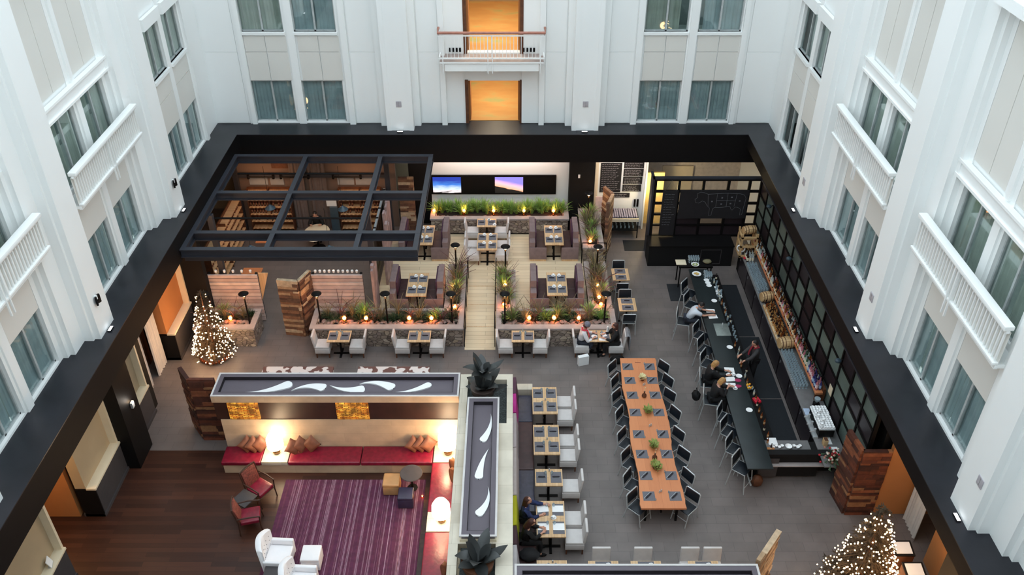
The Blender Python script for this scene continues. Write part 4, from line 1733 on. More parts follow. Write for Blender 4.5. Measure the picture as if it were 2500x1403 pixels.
# terrace centre tables
TA.put((-1.04, 29.85, .42), 0, 'small wood table at the back centre of the terrace')
settings('back centre terrace table', -1.04, 29.85, 1.17, [(-.2, 0, 'left side'), (.2, 0, 'right side')])
CUP.put((-.95, 30.05, 1.17), 0, 'white cup at the back of the back centre terrace table')
CUP.put((-.72, 29.68, 1.17), 0, 'white cup at the front of the back centre terrace table')
for sx, nm in ((-1, 'left'), (1, 'right')):
    chair(WC, -1.04 + sx * .56, 29.8, .42, 0 if sx < 0 else PI, 'white slipcovered chair %s of the back centre terrace table' % nm)
TC.put((-.98, 28.45, .42), 0, 'wood table for four at the centre of the terrace')
settings('centre terrace table', -.98, 28.45, 1.17, [(-.2, -.3, 'front left'), (.2, -.3, 'front right'), (-.2, .3, 'back left'), (.2, .3, 'back right')], cup=True)
for sx, nm in ((-1, 'left'), (1, 'right')):
    for dy, n2 in ((-.3, 'nearer'), (.32, 'farther')):
        chair(WC, -.98 + sx * .55, 28.45 + dy, .42, 0 if sx < 0 else PI, 'white slipcovered chair %s of the centre terrace table, %s one' % (nm, n2))

# booths
bo = thing('booth_bench', 'x', 'bench')
q = MB()
q.box(-.33, -.11, -.4, .72, .06, 1.12)
q.box(-.33, -.11, -.72, -.4, .06, .82)
q.build('backrest', M['taupe'], bo, bev=.03, seg=3)
q = MB()
q.box(-.11, -.06, -.38, .68, .48, 1.06)
q.build('back_cushion', M['plumv'], bo, bev=.02)
q = MB()
q.box(-.11, .33, -.72, .72, .06, .34)
q.build('base', M['taupe'], bo, bev=.02)
for i in range(2):
    q = MB()
    q.box(-.07, .32, -.71 + i * .71, -.005 + i * .71, .34, .48)
    q.build('seat_cushion', M['plum'], bo, bev=.025, seg=3)
q = MB()
q.box(-.33, .33, -.76, -.72, .06, .6)
q.build('side_panel', M['taupe'], bo, bev=.015)
q = MB()
q.box(-.31, .31, -.77, .7, 0, .07)
q.build('plinth', M['tabletop'], bo, smooth=False)
BO = Proto(bo, 'booth benches')
for x0, x1, y, tx, nm in ((.99, 2.2, 28.98, 1.6, 'far right'), (.99, 2.2, 25.66, 1.58, 'near right'), (-4.13, -2.98, 28.98, -3.42, 'far left'), (-4.0, -2.72, 25.62, -3.39, 'near left')):
    a, b_ = tx - .63, tx + .6
    BO.put((a, y, .42), 0, 'plum and taupe booth bench on the left side of the %s booth' % nm)
    BO.put((b_, y, .42), PI, 'plum and taupe booth bench on the right side of the %s booth' % nm, None, (1, -1, 1))
    TB.put((tx - .01, y - .05, .42), 0, 'long wood table in the %s booth of the terrace' % nm)
    settings('%s booth table' % nm, tx - .01, y - .05, 1.17, [(-.17, -.36, 'front left'), (.17, -.36, 'front right'), (-.17, .34, 'back left'), (.17, .34, 'back right')], cup=True)
    SS.put((tx, y + .0, 1.17), 0, 'salt shaker in the middle of the %s booth table' % nm)

# tables east of the terrace with aluminium chairs
for x, y, nm in ((4.0, 26.82, 'farther'), (4.05, 24.93, 'nearer')):
    TR.put((x, y, 0), 0, 'small wood table beside the right edge of the terrace, %s one' % nm)
    PM.put((x, y + .2, .751), 0, 'grey placemat on the %s table beside the terrace, back' % nm)
    PM.put((x, y - .2, .751), 0, 'grey placemat on the %s table beside the terrace, front' % nm)
    NK.put((x, y + .2, .756), 0, 'dark rolled napkin on the %s table beside the terrace, back' % nm)
    NK.put((x, y - .2, .756), 0, 'dark rolled napkin on the %s table beside the terrace, front' % nm)
    chair(MC, x, y + .46, 0, -PI / 2, 'black chair behind the %s table beside the terrace' % nm)
    chair(MC, x, y - .52, 0, PI / 2, 'black and aluminium chair in front of the %s table beside the terrace' % nm)

# banquette along the stone spine
bq = thing('banquette', 'long dark leather banquette with coloured back panels along the stone wall', 'banquette')
q = MB()
q.box(.03, .58, 12.7, 20.55, 0, .34)
q.build('base', M['blackm'], bq, smooth=False)
M['navy'] = mat('navy_leather', (58, 56, 72), .32, var=.25, scale=9, bmp=.2)
ys = [(12.7, 13.9, 'navy'), (13.92, 15.5, 'plum'), (15.52, 17.35, 'navy'), (17.37, 19.3, 'plum'), (19.32, 20.5, 'navy')]
for a, b_, m_ in ys:
    q = MB()
    q.box(.12, .6, a, b_, .34, .46)
    q.build('seat_cushion', M[m_], bq, bev=.03, seg=3)
backs = [(12.7, 14.15, (196, 192, 196)), (14.17, 14.75, (78, 52, 60)), (14.77, 15.75, (184, 182, 30)), (15.77, 17.5, (190, 178, 176)), (17.52, 18.9, (186, 174, 176)), (18.92, 19.75, (176, 38, 130)), (19.77, 20.5, (78, 44, 62))]
for i, (a, b_, c) in enumerate(backs):
    q = MB()
    q.obox((.09, (a + b_) / 2, .82), (.1, b_ - a, .78), (0, R(-6), 0))
    q.build('back_panel', mat('banquette_panel_%d' % i, c, .8, var=.06), bq, bev=.02)
for i in range(8):
    q = MB()
    q.box(.15, .165, 17.6 + i * .16, 17.61 + i * .16, .5, 1.15)
    q.build('stitching', M['joint'], bq, smooth=False)
q = MB()
q.box(.02, .62, 20.58, 20.86, 0, .62)
tag(q.build('stone_end_block', M['travt'], None, bev=.01), 'cream stone block at the far end of the banquette', 'stone block')
for (x, y, pr, nm, n) in ((.98, 19.95, TC, 'farthest table for four by the banquette', 2), (.98, 18.27, TC, 'second table for four by the banquette', 2), (1.0, 16.8, TA, 'table for two by the banquette', 1), (1.0, 15.35, TC, 'occupied table for four by the banquette', 2), (.98, 13.72, TA, 'nearest table by the banquette, cut by the grey roof', 1)):
    pr.put((x, y, 0), 0, 'light wood ' + nm)
    if n == 2:
        pts = [(-.2, -.3, 'front left'), (.2, -.3, 'front right'), (-.2, .3, 'back left'), (.2, .3, 'back right')]
    else:
        pts = [(-.2, 0, 'left'), (.2, 0, 'right')]
    settings(nm, x, y, .75, pts, napkin='occupied' not in nm)
    SS.put((x + .02, y + (.24 if n == 1 else 0), .75), 0, 'salt shaker on the %s' % nm)
    if 'cut' in nm:
        continue
    for dy, n2 in (((-.3, 'nearer'), (.3, 'farther')) if n == 2 else ((0, 'only'),)):
        chair(WC, x + .62, y + dy - .03, 0, PI, 'white slipcovered chair at the %s, %s one' % (nm, n2))
for i, (dx, dy) in enumerate(((-.2, -.3), (.2, -.3), (-.2, .3), (.2, .3))):
    MS.put((1.0 + dx, 15.37 + dy, .758), PI / 2 + (.12 if i == 2 else 0), 'open white menu on the occupied banquette table, %s' % ['front left', 'front right', 'back left', 'back right'][i])
CUP.put((1.08, 15.38, .752), 0, 'white cup in the middle of the occupied banquette table')

# white chairs and tables at the lower edge
for i, (x, tx, w_) in enumerate(((2.25, 2.27, 1), (3.31, 3.34, 1), (4.5, 4.5, 1), (5.07, 5.2, 1))):
    lab = ORD[i]
    chair(WC, x, 14.0, 0, -PI / 2, 'white chair behind the bottom grey roof, %s from the left' % lab)
    if i < 3:
        TA.put((tx if i < 2 else 4.78, 13.7, 0), 0, 'small wood table behind the bottom grey roof, %s from the left' % lab)
        xx = tx if i < 2 else 4.78
        PM.put((xx, 13.84, .751), 0, 'grey placemat on the %s small table behind the bottom grey roof' % lab)
        CUP.put((xx + .12, 13.86, .756), 0, 'white cup on the %s small table behind the bottom grey roof' % lab)

# ---- communal table
ct = thing('communal_table', 'long orange live-edge wooden communal table set for sixteen', 'table', (4.04, 18.83, 0))
q = MB()
rnd = random.Random(2)
L, R_ = [], []
N = 40
for i in range(N + 1):
    y = -3.13 + 6.26 * i / N
    L.append((-.58 + .035 * math.sin(y * 2.6) + rnd.uniform(-.012, .012), y))
    R_.append((.58 + .035 * math.sin(y * 2.1 + 1) + rnd.uniform(-.012, .012), y))
q.prism(R_ + L[::-1], .69, .75)
q.build('tabletop', M['orangewood'], ct, smooth=False)
for sy in (-2.9, -.9, .9, 2.9):
    q = MB()
    for sx in (-1, 1):
        q.box(sx * .42 - .03, sx * .42 + .03, sy - .03, sy + .03, 0, .68)
    q.box(-.45, .45, sy - .03, sy + .03, .64, .69)
    q.build('trestle', M['black'], ct, smooth=False)
q = MB()
q.box(-.02, .02, -2.9, 2.9, .3, .36)
q.build('stretcher', M['black'], ct, smooth=False)
rows = [21.53, 20.86, 20.17, 19.4, 18.48, 17.68, 16.86, 16.12]
for i, y in enumerate(rows):
    for sx, nm in ((-1, 'left'), (1, 'right')):
        x = 4.05 + sx * .355 - .0
        wh = '%s side of long orange table, %s from far end' % (nm, ORD[i])
        PM.put((x, y, .751), PI / 2 if False else 0, 'grey placemat on the ' + wh, None, (.82, 1.08, 1))
        NK.put((x - .02, y, .756), R(48), 'dark rolled napkin on the ' + wh, None, (1.2, 1.2, 1))
        TU.put((x - sx * .16 + .0, y + (.13 if sx > 0 else -.15), .751), 0, 'small clear glass on the ' + wh, None, (.6, .6, .6))
        chair(MC, 4.05 + sx * .65 + (.02 if i % 2 else -.01), y - .1, 0, (0 if sx < 0 else PI) + sx * R([40, 36, 42, 34, 38, 40, 35, 44][i]), 'black and aluminium chair, ' + wh)
# centrepieces
def succulent(nm, x, y, z, r, n, seed, m):
    t = thing('succulent_bowl', nm, 'plant', (x, y, z))
    q = MB()
    q.lathe([(r * .6, 0), (r * .75, .04), (r * .7, .07)], 12)
    q.build('bowl', M['brown'], t)
    rnd = random.Random(seed)
    q = MB()
    for i in range(n):
        a = rnd.random() * 2 * PI
        d = rnd.random() ** .6 * r
        c = Vector((math.cos(a) * d, math.sin(a) * d * 1.4, .08 + .05 * rnd.random()))
        e = c + Vector((math.cos(a) * .04, math.sin(a) * .04, .03 + .03 * rnd.random()))
        q.tube([c - (e - c) * .4, c, e], [.006, .026, .003], 5, 0, flat=.4)
    q.build('leaves', m, t)
    return t


M['succ'] = mat('yellow_green_leaves', (146, 158, 84), .6, var=.35, scale=14)
M['creamflower'] = mat('cream_flowers', (226, 216, 168), .7, var=.1, scale=14)
succulent('round bowl of cream flowers near the far end of the long orange table', 4.09, 20.9, .75, .1, 60, 1, M['creamflower'])
succulent('green succulent bowl in the middle of the long orange table, farthest', 4.08, 19.43, .75, .13, 90, 2, M['succ'])
succulent('green succulent bowl on the long orange table, middle one', 4.06, 17.98, .75, .13, 90, 3, M['succ'])
succulent('green succulent bowl on the long orange table, nearest', 4.03, 17.15, .75, .15, 90, 4, M['succ'])
for x, y, lab in ((4.05, 20.1, 'farther'), (4.03, 17.5, 'nearer')):
    t = thing('dark_vase', 'dark brown vase on the long orange table, %s one' % lab, 'vase', (x, y, .75))
    q = MB()
    q.lathe([(.04, 0), (.075, .04), (.07, .09), (.025, .14), (.02, .2), (.028, .22)], 12)
    q.build('body', M['brown'], t)
    q = MB()
    q.tube([(0, 0, .2), (.02, .05, .32)], .004, 4)
    q.ell((.02, .05, .33), (.018, .018, .018), 6, 4)
    q.build('sprig', M['creamflower'], t)
for x, y, lab in ((4.09, 20.62, 'farthest'), (4.05, 18.8, 'middle'), (4.0, 16.25, 'nearest')):
    SS.put((x, y, .75), 0, 'salt shaker on the centre line of the long orange table, %s' % lab)
    SS.put((x + .05, y + .03, .75), 0, 'pepper shaker on the centre line of the long orange table, %s' % lab)
q = MB()
q.tube([(-.09, 0, .006), (.09, -.02, .006)], .006, 5)
o = tag(q.build('red_pen', M['redleather'], None), 'thin reddish mark-like pen at the far end of the long orange table', 'pen')
o.location = (4.05, 21.75, .75)

# ================================================================ lounge with feature wall
def roof_panel(root, x0, x1, y0, y1, z, swirls, along):
    q = MB()
    q.box(x0, x1, y0, y0 + .05, z, z + .035)
    q.box(x0, x1, y1 - .05, y1, z, z + .035)
    q.box(x0, x0 + .05, y0 + .05, y1 - .05, z, z + .035)
    q.box(x1 - .05, x1, y0 + .05, y1 - .05, z, z + .035)
    q.build('rim', M['whitefab'], root, smooth=False)
    q = MB()
    i0 = .17
    q.box(x0 + .05, x1 - .05, y0 + .05, y0 + i0, z, z + .02)
    q.box(x0 + .05, x1 - .05, y1 - i0, y1 - .05, z, z + .02)
    q.box(x0 + .05, x0 + i0, y0 + i0, y1 - i0, z, z + .02)
    q.box(x1 - i0, x1 - .05, y0 + i0, y1 - i0, z, z + .02)
    q.box(x0 + .05, x1 - .05, y0 + .05, y1 - .05, z - .12, z - .10)
    q.build('panel', M['roofplum'], root, smooth=False)
    q = MB()
    for a, b_, c, d in ((x0 + i0, x1 - i0, y0 + i0, y0 + i0 + .012), (x0 + i0, x1 - i0, y1 - i0 - .012, y1 - i0), (x0 + i0, x0 + i0 + .012, y0 + i0, y1 - i0), (x1 - i0 - .012, x1 - i0, y0 + i0, y1 - i0)):
        q.box(a, b_, c, d, z - .1, z + .018)
    q.build('reveal', M['roofdark'], root, smooth=False)
    for sw in swirls:
        pts, rad = sw
        q = MB()
        # smooth path of circles -> flat comma shape
        P_ = [Vector(p) for p in pts]
        n = 60
        top, bot = [], []
        for k in range(n + 1):
            t = k / n
            p = (1 - t) ** 2 * P_[0] + 2 * t * (1 - t) * P_[1] + t * t * P_[2]
            d = (2 * (1 - t) * (P_[1] - P_[0]) + 2 * t * (P_[2] - P_[1])).normalized()
            nrm = Vector((-d.y, d.x))
            r = rad * (t ** 1.2) * (1 if t < .9 else math.sqrt(max(0, 1 - ((t - .9) / .1) ** 2)) * .9 + .1)
            top.append(p + nrm * r)
            bot.append(p - nrm * r)
        poly = [(v.x, v.y) for v in top] + [(v.x, v.y) for v in bot[::-1]]
        m = len(top)
        k0 = len(q.v)
        for zz in (z - .1, z - .06):
            for v in top:
                q.v.append((v.x, v.y, zz))
            for v in bot:
                q.v.append((v.x, v.y, zz))
        off = 2 * m
        for k in range(m - 1):
            q.face((k0 + off + k, k0 + off + k + 1, k0 + off + m + k + 1, k0 + off + m + k))
            q.face((k0 + k, k0 + k + 1, k0 + off + k + 1, k0 + off + k))
            q.face((k0 + m + k + 1, k0 + m + k, k0 + off + m + k, k0 + off + m + k + 1))
        q.build('white_swirl', M['paper'], root, smooth=False)


fw = thing('feature_wall', 'stone and dark wood lounge wall with a plum-grey top of white swirls', 'wall unit')
X0, X1, YF, YK, ZR = -8.5, -1.52, 18.3, 19.25, 2.4
q = MB()
q.box(X0 + .12, X1, YF, YK, 0, 1.51)
q.build('stone_base', M['trav'], fw, smooth=False)
q = MB()
q.box(X0 + .02, X1, YF + .02, YK, 1.51, 2.18)
q.build('dark_wood_band', mat('dark_walnut_band', (52, 30, 24), .45, var=.3, scale=2.5), fw, smooth=False)
q = MB()
q.box(X0, X1, YF - .02, YK + .03, 2.18, ZR - .12)
q.box(X0, X1, YF - .02, YF + .02, ZR - .12, ZR)
q.box(X0, X1, YK - .01, YK + .03, ZR - .12, ZR)
q.box(X0, X0 + .04, YF, YK, ZR - .12, ZR)
q.box(X1 - .04, X1, YF, YK, ZR - .12, ZR)
q.build('stone_cornice', M['trav'], fw, smooth=False)
sw = []
for a in (([(-7.6, 18.55), (-7.0, 18.5), (-6.35, 18.95)], .17), ([(-6.3, 18.62), (-5.9, 18.95), (-5.35, 18.72)], .17), ([(-5.25, 18.85), (-4.8, 18.55), (-4.22, 18.7)], .17), ([(-4.4, 18.9), (-3.95, 19.1), (-3.4, 18.72)], .17), ([(-3.4, 18.55), (-2.9, 18.5), (-2.35, 18.92)], .12)):
    sw.append(a)
roof_panel(fw, X0, X1, YF - .02, YK + .03, ZR, sw, 'x')
# amber mosaic light panels
m_, nt, b = newmat('amber_glow_tiles')
tc = nt.nodes.new('ShaderNodeTexCoord')
sp_ = nt.nodes.new('ShaderNodeSeparateXYZ')
cb_ = nt.nodes.new('ShaderNodeCombineXYZ')
nt.links.new(tc.outputs['Object'], sp_.inputs[0])
nt.links.new(sp_.outputs['X'], cb_.inputs[0])
nt.links.new(sp_.outputs['Z'], cb_.inputs[1])
br = nd(nt, 'ShaderNodeTexBrick', offset=.4)
br.inputs['Scale'].default_value = 1
br.inputs['Brick Width'].default_value = .17
br.inputs['Row Height'].default_value = .045
br.inputs['Mortar Size'].default_value = .009
br.inputs['Color1'].default_value = (.45, .10, .005, 1)
br.inputs['Color2'].default_value = (1, .50, .06, 1)
br.inputs['Mortar'].default_value = (.08, .01, 0, 1)
nt.links.new(cb_.outputs[0], br.inputs['Vector'])
nt.links.new(br.outputs[0], b.inputs['Emission Color'])
nzz = nd(nt, 'ShaderNodeTexNoise')
nzz.inputs['Scale'].default_value = 6
nt.links.new(tc.outputs['Object'], nzz.inputs['Vector'])
rr_ = ramp(nt, nzz.outputs[0], [(.35, (.18,) * 3 + (1,)), (.62, (1, 1, 1, 1))])
mm_ = nd(nt, 'ShaderNodeMath', operation='MULTIPLY')
mm_.inputs[1].default_value = .95
nt.links.new(rr_.outputs[0], mm_.inputs[0])
nt.links.new(mm_.outputs[0], b.inputs['Emission Strength'])
b.inputs['Base Color'].default_value = (.1, .04, .01, 1)
for x0, x1 in ((-8.09, -7.22), (-5.02, -4.1)):
    q = MB()
    q.box(x0, x1, YF - .02, YF + .02, 1.55, 2.15)
    q.build('amber_light_panel', m_, fw, smooth=False)

bn = thing('lounge_bench', 'stone bench with red leather cushions along the lounge wall', 'bench')
q = MB()
q.box(-8.36, -1.52, 17.66, 18.3, 0, .33)
q.box(-2.3, -1.52, 11.5, 17.66, 0, .33)
q.build('base', M['trav'], bn, smooth=False)
for (x0, x1, y0, y1) in ((-7.24, -6.49, 17.64, 18.3), (-2.29, -1.52, 17.64, 18.3), (-2.3, -1.52, 15.16, 15.82)):
    q = MB()
    q.box(x0, x1, y0, y1, .33, .47)
    q.build('lamp_shelf', M['travt'], bn, bev=.006)
for (x0, x1, y0, y1) in ((-8.4, -7.26, 17.62, 18.28), (-6.47, -4.4, 17.62, 18.28), (-4.38, -2.32, 17.62, 18.28), (-2.32, -1.54, 15.84, 17.62), (-2.32, -1.54, 13.4, 15.14), (-2.32, -1.54, 11.5, 13.38)):
    q = MB()
    nx = max(2, int((x1 - x0) / .2))
    ny = max(2, int((y1 - y0) / .2))
    q.box(x0, x1, y0, y1, .33, .47)
    q.build('seat_cushion', M['redleather'], bn, bev=.04, seg=3)

# table lamps
lp = thing('table_lamp', 'x', 'lamp')
q = MB()
q.lathe([(.07, 0), (.11, .05), (.12, .12), (.07, .2), (.025, .24), (.02, .3)], 14)
q.build('base', mat('bronze_pot', (120, 92, 60), .3, .7), lp)
q = MB()
q.lathe([(.24, .3), (.25, .32), (.24, .62), (.17, .76), (.02, .8)], 20)
m_, nt, b = newmat('lit_lamp_shade')
b.inputs['Base Color'].default_value = (1, .85, .6, 1)
b.inputs['Emission Color'].default_value = (1, .80, .52, 1)
b.inputs['Emission Strength'].default_value = 9
q.build('lamp_shade', m_, lp)
LP_ = Proto(lp, 'table lamps')
for x, y, s_, lab, e in ((-6.86, 18.0, .95, 'on the stone shelf between the red cushions by the lounge wall', 20), (-1.88, 17.98, 1.1, 'in the inner corner of the red bench', 42), (-1.9, 15.5, 1.0, 'on the stone shelf of the side bench', 20)):
    LP_.put((x, y, .47), 0, 'glowing white table lamp ' + lab, None, s_)
    lamp('POINT', 'lamp_light', (x, y - .38, .47 + .75), e, (1, .68, .4), .15)
# pillows
M['pillow'] = mat('rust_brown_pillow', (112, 66, 46), .6, var=.25, scale=8)
pl = MB()
n = 10
g1, g2 = [], []
for i in range(n + 1):
    for j in range(n + 1):
        u, v = i / n * 2 - 1, j / n * 2 - 1
        k = (1 - u ** 4) * (1 - v ** 4)
        sx = .21 * u * (1 - .08 * (1 - v * v))
        sy = .21 * v * (1 - .08 * (1 - u * u))
        g1.append((.075 * k ** .6, sx, sy))
        g2.append((-.075 * k ** .6, sx, sy))
k0 = len(pl.v)
pl.v += g1 + g2
o_ = (n + 1) ** 2
for i in range(n):
    for j in range(n):
        a = i * (n + 1) + j
        pl.face((a, a + 1, a + n + 2, a + n + 1))
        pl.face((o_ + a, o_ + a + n + 1, o_ + a + n + 2, o_ + a + 1))
po = tag(pl.build('throw_pillow', M['pillow'], None, ang=80), 'x', 'pillow')
PL = Proto(po, 'throw pillows')
pp = [(-7.72, 18.12, 'left group, leftmost'), (-7.52, 18.1, 'left group, middle one'), (-7.34, 18.12, 'left group, rightmost'), (-6.36, 18.02, 'middle group, leftmost'), (-6.16, 18.1, 'middle group, middle one'), (-5.86, 18.13, 'middle group, rightmost'), (-2.88, 18.12, 'right group, leftmost'), (-2.66, 18.12, 'right group, middle one'), (-2.45, 18.12, 'right group, rightmost'), (-1.7, 17.3, 'side bench, farthest'), (-1.68, 16.95, 'side bench, middle one'), (-1.7, 13.75, 'side bench, nearest')]
for i, (x, y, lab) in enumerate(pp):
    o = PL.put((x, y, .47 + .235), 0, 'rust brown throw pillow on the red bench, ' + lab)
    if i < 9:
        o.rotation_euler = (R([38, 45, 40, 50, 40, 40, 42, 45, 40][i]), R(-20), R([-62, -60, -66, -50, -60, -88, -60, -62, -60][i]))
        o.rotation_euler[0] = R([35, 40, 35, 45, 38, 42, 40, 40, 38][i])
    else:
        o.rotation_euler = (R(38), R(16), R(180))

# rug
m_, nt, b = newmat('striped_purple_rug')
tc = nt.nodes.new('ShaderNodeTexCoord')
sp_ = nt.nodes.new('ShaderNodeSeparateXYZ')
nt.links.new(tc.outputs['Object'], sp_.inputs[0])
cb_ = nt.nodes.new('ShaderNodeCombineXYZ')
nt.links.new(sp_.outputs['X'], cb_.inputs[0])
yy = nd(nt, 'ShaderNodeMath', operation='MULTIPLY')
yy.inputs[1].default_value = .0
nt.links.new(sp_.outputs['Y'], yy.inputs[0])
nt.links.new(yy.outputs[0], cb_.inputs[1])
nz = nd(nt, 'ShaderNodeTexNoise')
nz.inputs['Scale'].default_value = 7.5
nz.inputs['Detail'].default_value = 5
nz.inputs['Roughness'].default_value = .8
nt.links.new(cb_.outputs[0], nz.inputs['Vector'])
r = ramp(nt, nz.outputs[0], [(.0, srgb(68, 28, 54)), (.44, srgb(80, 34, 66)), (.53, srgb(88, 38, 62)), (.55, srgb(176, 146, 168)), (.57, srgb(84, 36, 64)), (.62, srgb(100, 42, 50)), (.64, srgb(180, 140, 146)), (.685, srgb(88, 38, 68))])
n2 = nd(nt, 'ShaderNodeTexNoise')
n2.inputs['Scale'].default_value = 6
nt.links.new(tc.outputs['Object'], n2.inputs['Vector'])
r2 = ramp(nt, n2.outputs[0], [(.35, (.75,) * 3 + (1,)), (.6, (1, 1, 1, 1))])
mx = nd(nt, 'ShaderNodeMix', data_type='RGBA', blend_type='MULTIPLY')
mx.inputs[0].default_value = 1
nt.links.new(r.outputs[0], mx.inputs[6])
nt.links.new(r2.outputs[0], mx.inputs[7])
nt.links.new(mx.outputs[2], b.inputs['Base Color'])
b.inputs['Roughness'].default_value = .95
q = MB()
q.box(-6.53, -2.5, 12.0, 17.38, .008, .024)
tag(q.build('striped_rug', m_, None, smooth=False), 'large purple rug with thin pale stripes in the lounge', 'rug')

# leather ottomans, round table
def ottoman(label, x, y, s_, m, rz=0, h=.44):
    t = thing('cube_ottoman', label, 'ottoman', (x, y, .024), rz)
    q = MB()
    q.box(-s_ / 2, s_ / 2, -s_ / 2, s_ / 2, .03, h - .1)
    q.build('base', m, t, bev=.02)
    q = MB()
    q.box(-s_ / 2 - .005, s_ / 2 + .005, -s_ / 2 - .005, s_ / 2 + .005, h - .1, h)
    q.build('seat', m, t, bev=.035, seg=3)
    return t


M['tan'] = mat('tan_leather', (186, 140, 92), .5, var=.08)
M['navyl'] = mat('navy_ottoman_leather', (42, 38, 62), .35, var=.2)
ottoman('tan leather cube ottoman on the purple rug', -3.42, 17.0, .46, M['tan'])
ottoman('navy leather cube ottoman on the purple rug', -2.97, 16.5, .42, M['navyl'])
ottoman('white cube ottoman beside the white tufted armchair', -5.21, 14.48, .48, mat('white_leather', (236, 234, 236), .5, var=.02), h=.46)
t = thing('round_side_table', 'round dark side table on the edge of the purple rug', 'table', (-2.86, 17.08, .0))
q = MB()
q.lathe([(.01, .6), (.31, .6), (.32, .612), (.31, .63), (.01, .63)], 24)
q.build('tabletop', M['greypanel'], t)
q = MB()
q.lathe([(.16, .008), (.15, .03), (.03, .05), (.03, .6)], 12)
q.build('pedestal', M['black'], t)
t = thing('candle_holder', 'tiny lit candle on the rug beside the navy ottoman', 'candle', (-2.55, 16.72, .024))
q = MB()
q.lathe([(.03, 0), (.035, .06), (.03, .06), (.025, .01)], 8)
q.build('cup', M['fireglass'], t)
q = MB()
q.ell((0, 0, .04), (.015, .015, .022), 6, 4)
q.build('flame', M['flame2'], t)
lamp('POINT', 'candle_light', (-2.55, 16.72, .14), .8, ORANGE, .02)


def wood_armchair(label, x, y, rz, brown=True):
    t = thing('wooden_armchair', label, 'chair', (x, y, .008), rz)
    q = MB()
    q.box(-.24, .28, -.26, .26, .36, .48)
    q.build('seat', M['redleather'], t, bev=.035, seg=3)
    q = MB()
    q.obox((-.3, 0, .72), (.07, .48, .52), (0, R(-14), 0))
    q.build('backrest', mat('patterned_back_fabric', (116, 56, 46), .7, var=.5, scale=22), t, bev=.02)
    q = MB()
    for sy in (-1, 1):
        q.tube([(-.37, sy * .27, 1.0), (-.27, sy * .27, .5), (-.3, sy * .27, 0)], .022, 6)
        q.tube([(-.3, sy * .29, .66), (.0, sy * .3, .68), (.3, sy * .29, .64)], [.018, .024, .02], 6)
        q.tube([(.28, sy * .29, .65), (.27, sy * .28, .3), (.3, sy * .29, 0)], .02, 6)
    q.tube([(-.37, -.27, 1.0), (-.385, 0, 1.03), (-.37, .27, 1.0)], .02, 6)
    q.tube([(.27, -.27, .35), (.27, .27, .35)], .018, 6)
    q.build('frame', M['darkwood'], t)
    return t


M['darkwood'] = mat('dark_chair_wood', (58, 34, 24), .5, var=.3, scale=6)
wood_armchair('red leather wooden armchair with patterned back, nearer the stone bench', -7.07, 16.72, R(-32))
wood_armchair('red leather wooden armchair seen from its side beside the dark square table', -7.1, 15.72, R(14))


def square_table(label, x, y, rz, s_, h):
    t = thing('square_side_table', label, 'table', (x, y, .008), rz)
    q = MB()
    q.box(-s_ / 2, s_ / 2, -s_ / 2, s_ / 2, h - .03, h)
    q.build('tabletop', M['greypanel'], t, bev=.004)
    for sx in (-1, 1):
        for sy in (-1, 1):
            q = MB()
            q.box(sx * s_ * .45 - .018, sx * s_ * .45 + .018, sy * s_ * .45 - .018, sy * s_ * .45 + .018, 0, h - .03)
            q.build('leg', M['brown'], t, smooth=False)


square_table('dark square side table between the two red armchairs', -7.36, 16.25, R(-30), .5, .52)
square_table('dark square side table between the white armchairs, cut by the frame', -6.02, 13.85, 0, .5, .5)


def tufted_chair(label, x, y, rz):
    t = thing('tufted_armchair', label, 'chair', (x, y, .024), rz)
    m = bpy.data.materials['white_leather']
    q = MB()
    q.box(-.28, .34, -.3, .3, .12, .44)
    q.build('seat', m, t, bev=.04, seg=3)
    # curved high back
    q = MB()
    rings = []
    for i in range(13):
        a = -1 + 2 * i / 12
        y_ = .36 * a
        x_ = -.34 + .1 * a * a
        top = .98 + .1 * math.cos(a * PI / 2)
        rings.append([(x_ - .06, y_, .12), (x_ + .05, y_, .12), (x_ + .03, y_, top - .04), (x_ - .04, y_, top), (x_ - .12, y_, top - .03)])
    q.rings(rings)
    b_ = q.build('backrest', m, t, ang=60)
    q = MB()
    for i in range(3):
        for j in range(4):
            q.ell((-.275 + .03 * abs(j - 1.5), -.21 + .14 * j, .56 + .15 * i), (.012, .012, .012), 5, 4)
    q.build('tufting_button', M['joint'], t)
    for sy in (-1, 1):
        q = MB()
        q.box(-.26, .34, sy * .36 - .05, sy * .36 + .05, .1, .6)
        q.build('armrest', m, t, bev=.035, seg=3)
    for sx in (-.24, .28):
        for sy in (-.3, .3):
            q = MB()
            q.box(sx - .025, sx + .025, sy - .025, sy + .025, 0, .12)
            q.build('leg', M['brown'], t, smooth=False)


tufted_chair('white tufted high-back armchair at the corner of the purple rug', -6.06, 14.44, R(-3))
tufted_chair('second white tufted armchair, mostly cut by the bottom of the picture', -5.3, 13.6, R(-3))

# ---- stone spine with second roof panel, dark planter slots, agaves
sp = thing('stone_spine_wall', 'tall pale stone divider between lounge and dining room with plum-grey swirl panel', 'wall unit')
q = MB()
q.box(-1.5, 0.0, 11.4, 19.22, 0, 2.2, 0)
q.build('core', M['travy'], sp, smooth=False)
q = MB()
q.box(-1.5, -1.28, 11.4, 19.22, 2.2, 2.43)
q.box(-.17, 0.0, 11.4, 19.22, 2.2, 2.43)
q.box(-1.28, -.17, 18.98, 19.22, 2.2, 2.43)
q.box(-1.28, -.17, 13.2, 17.2, 2.2, 2.43)
q.box(-1.28, -.17, 11.4, 12.1, 2.2, 2.43)
q.box(-.4, -.17, 12.1, 13.2, 2.2, 2.43)
q.build('stone_top', M['travt'], sp, smooth=False)
q = MB()
q.box(-1.28, -.17, 17.2, 18.98, 2.2, 2.26)
q.box(-1.22, -.4, 12.1, 13.2, 2.2, 2.27)
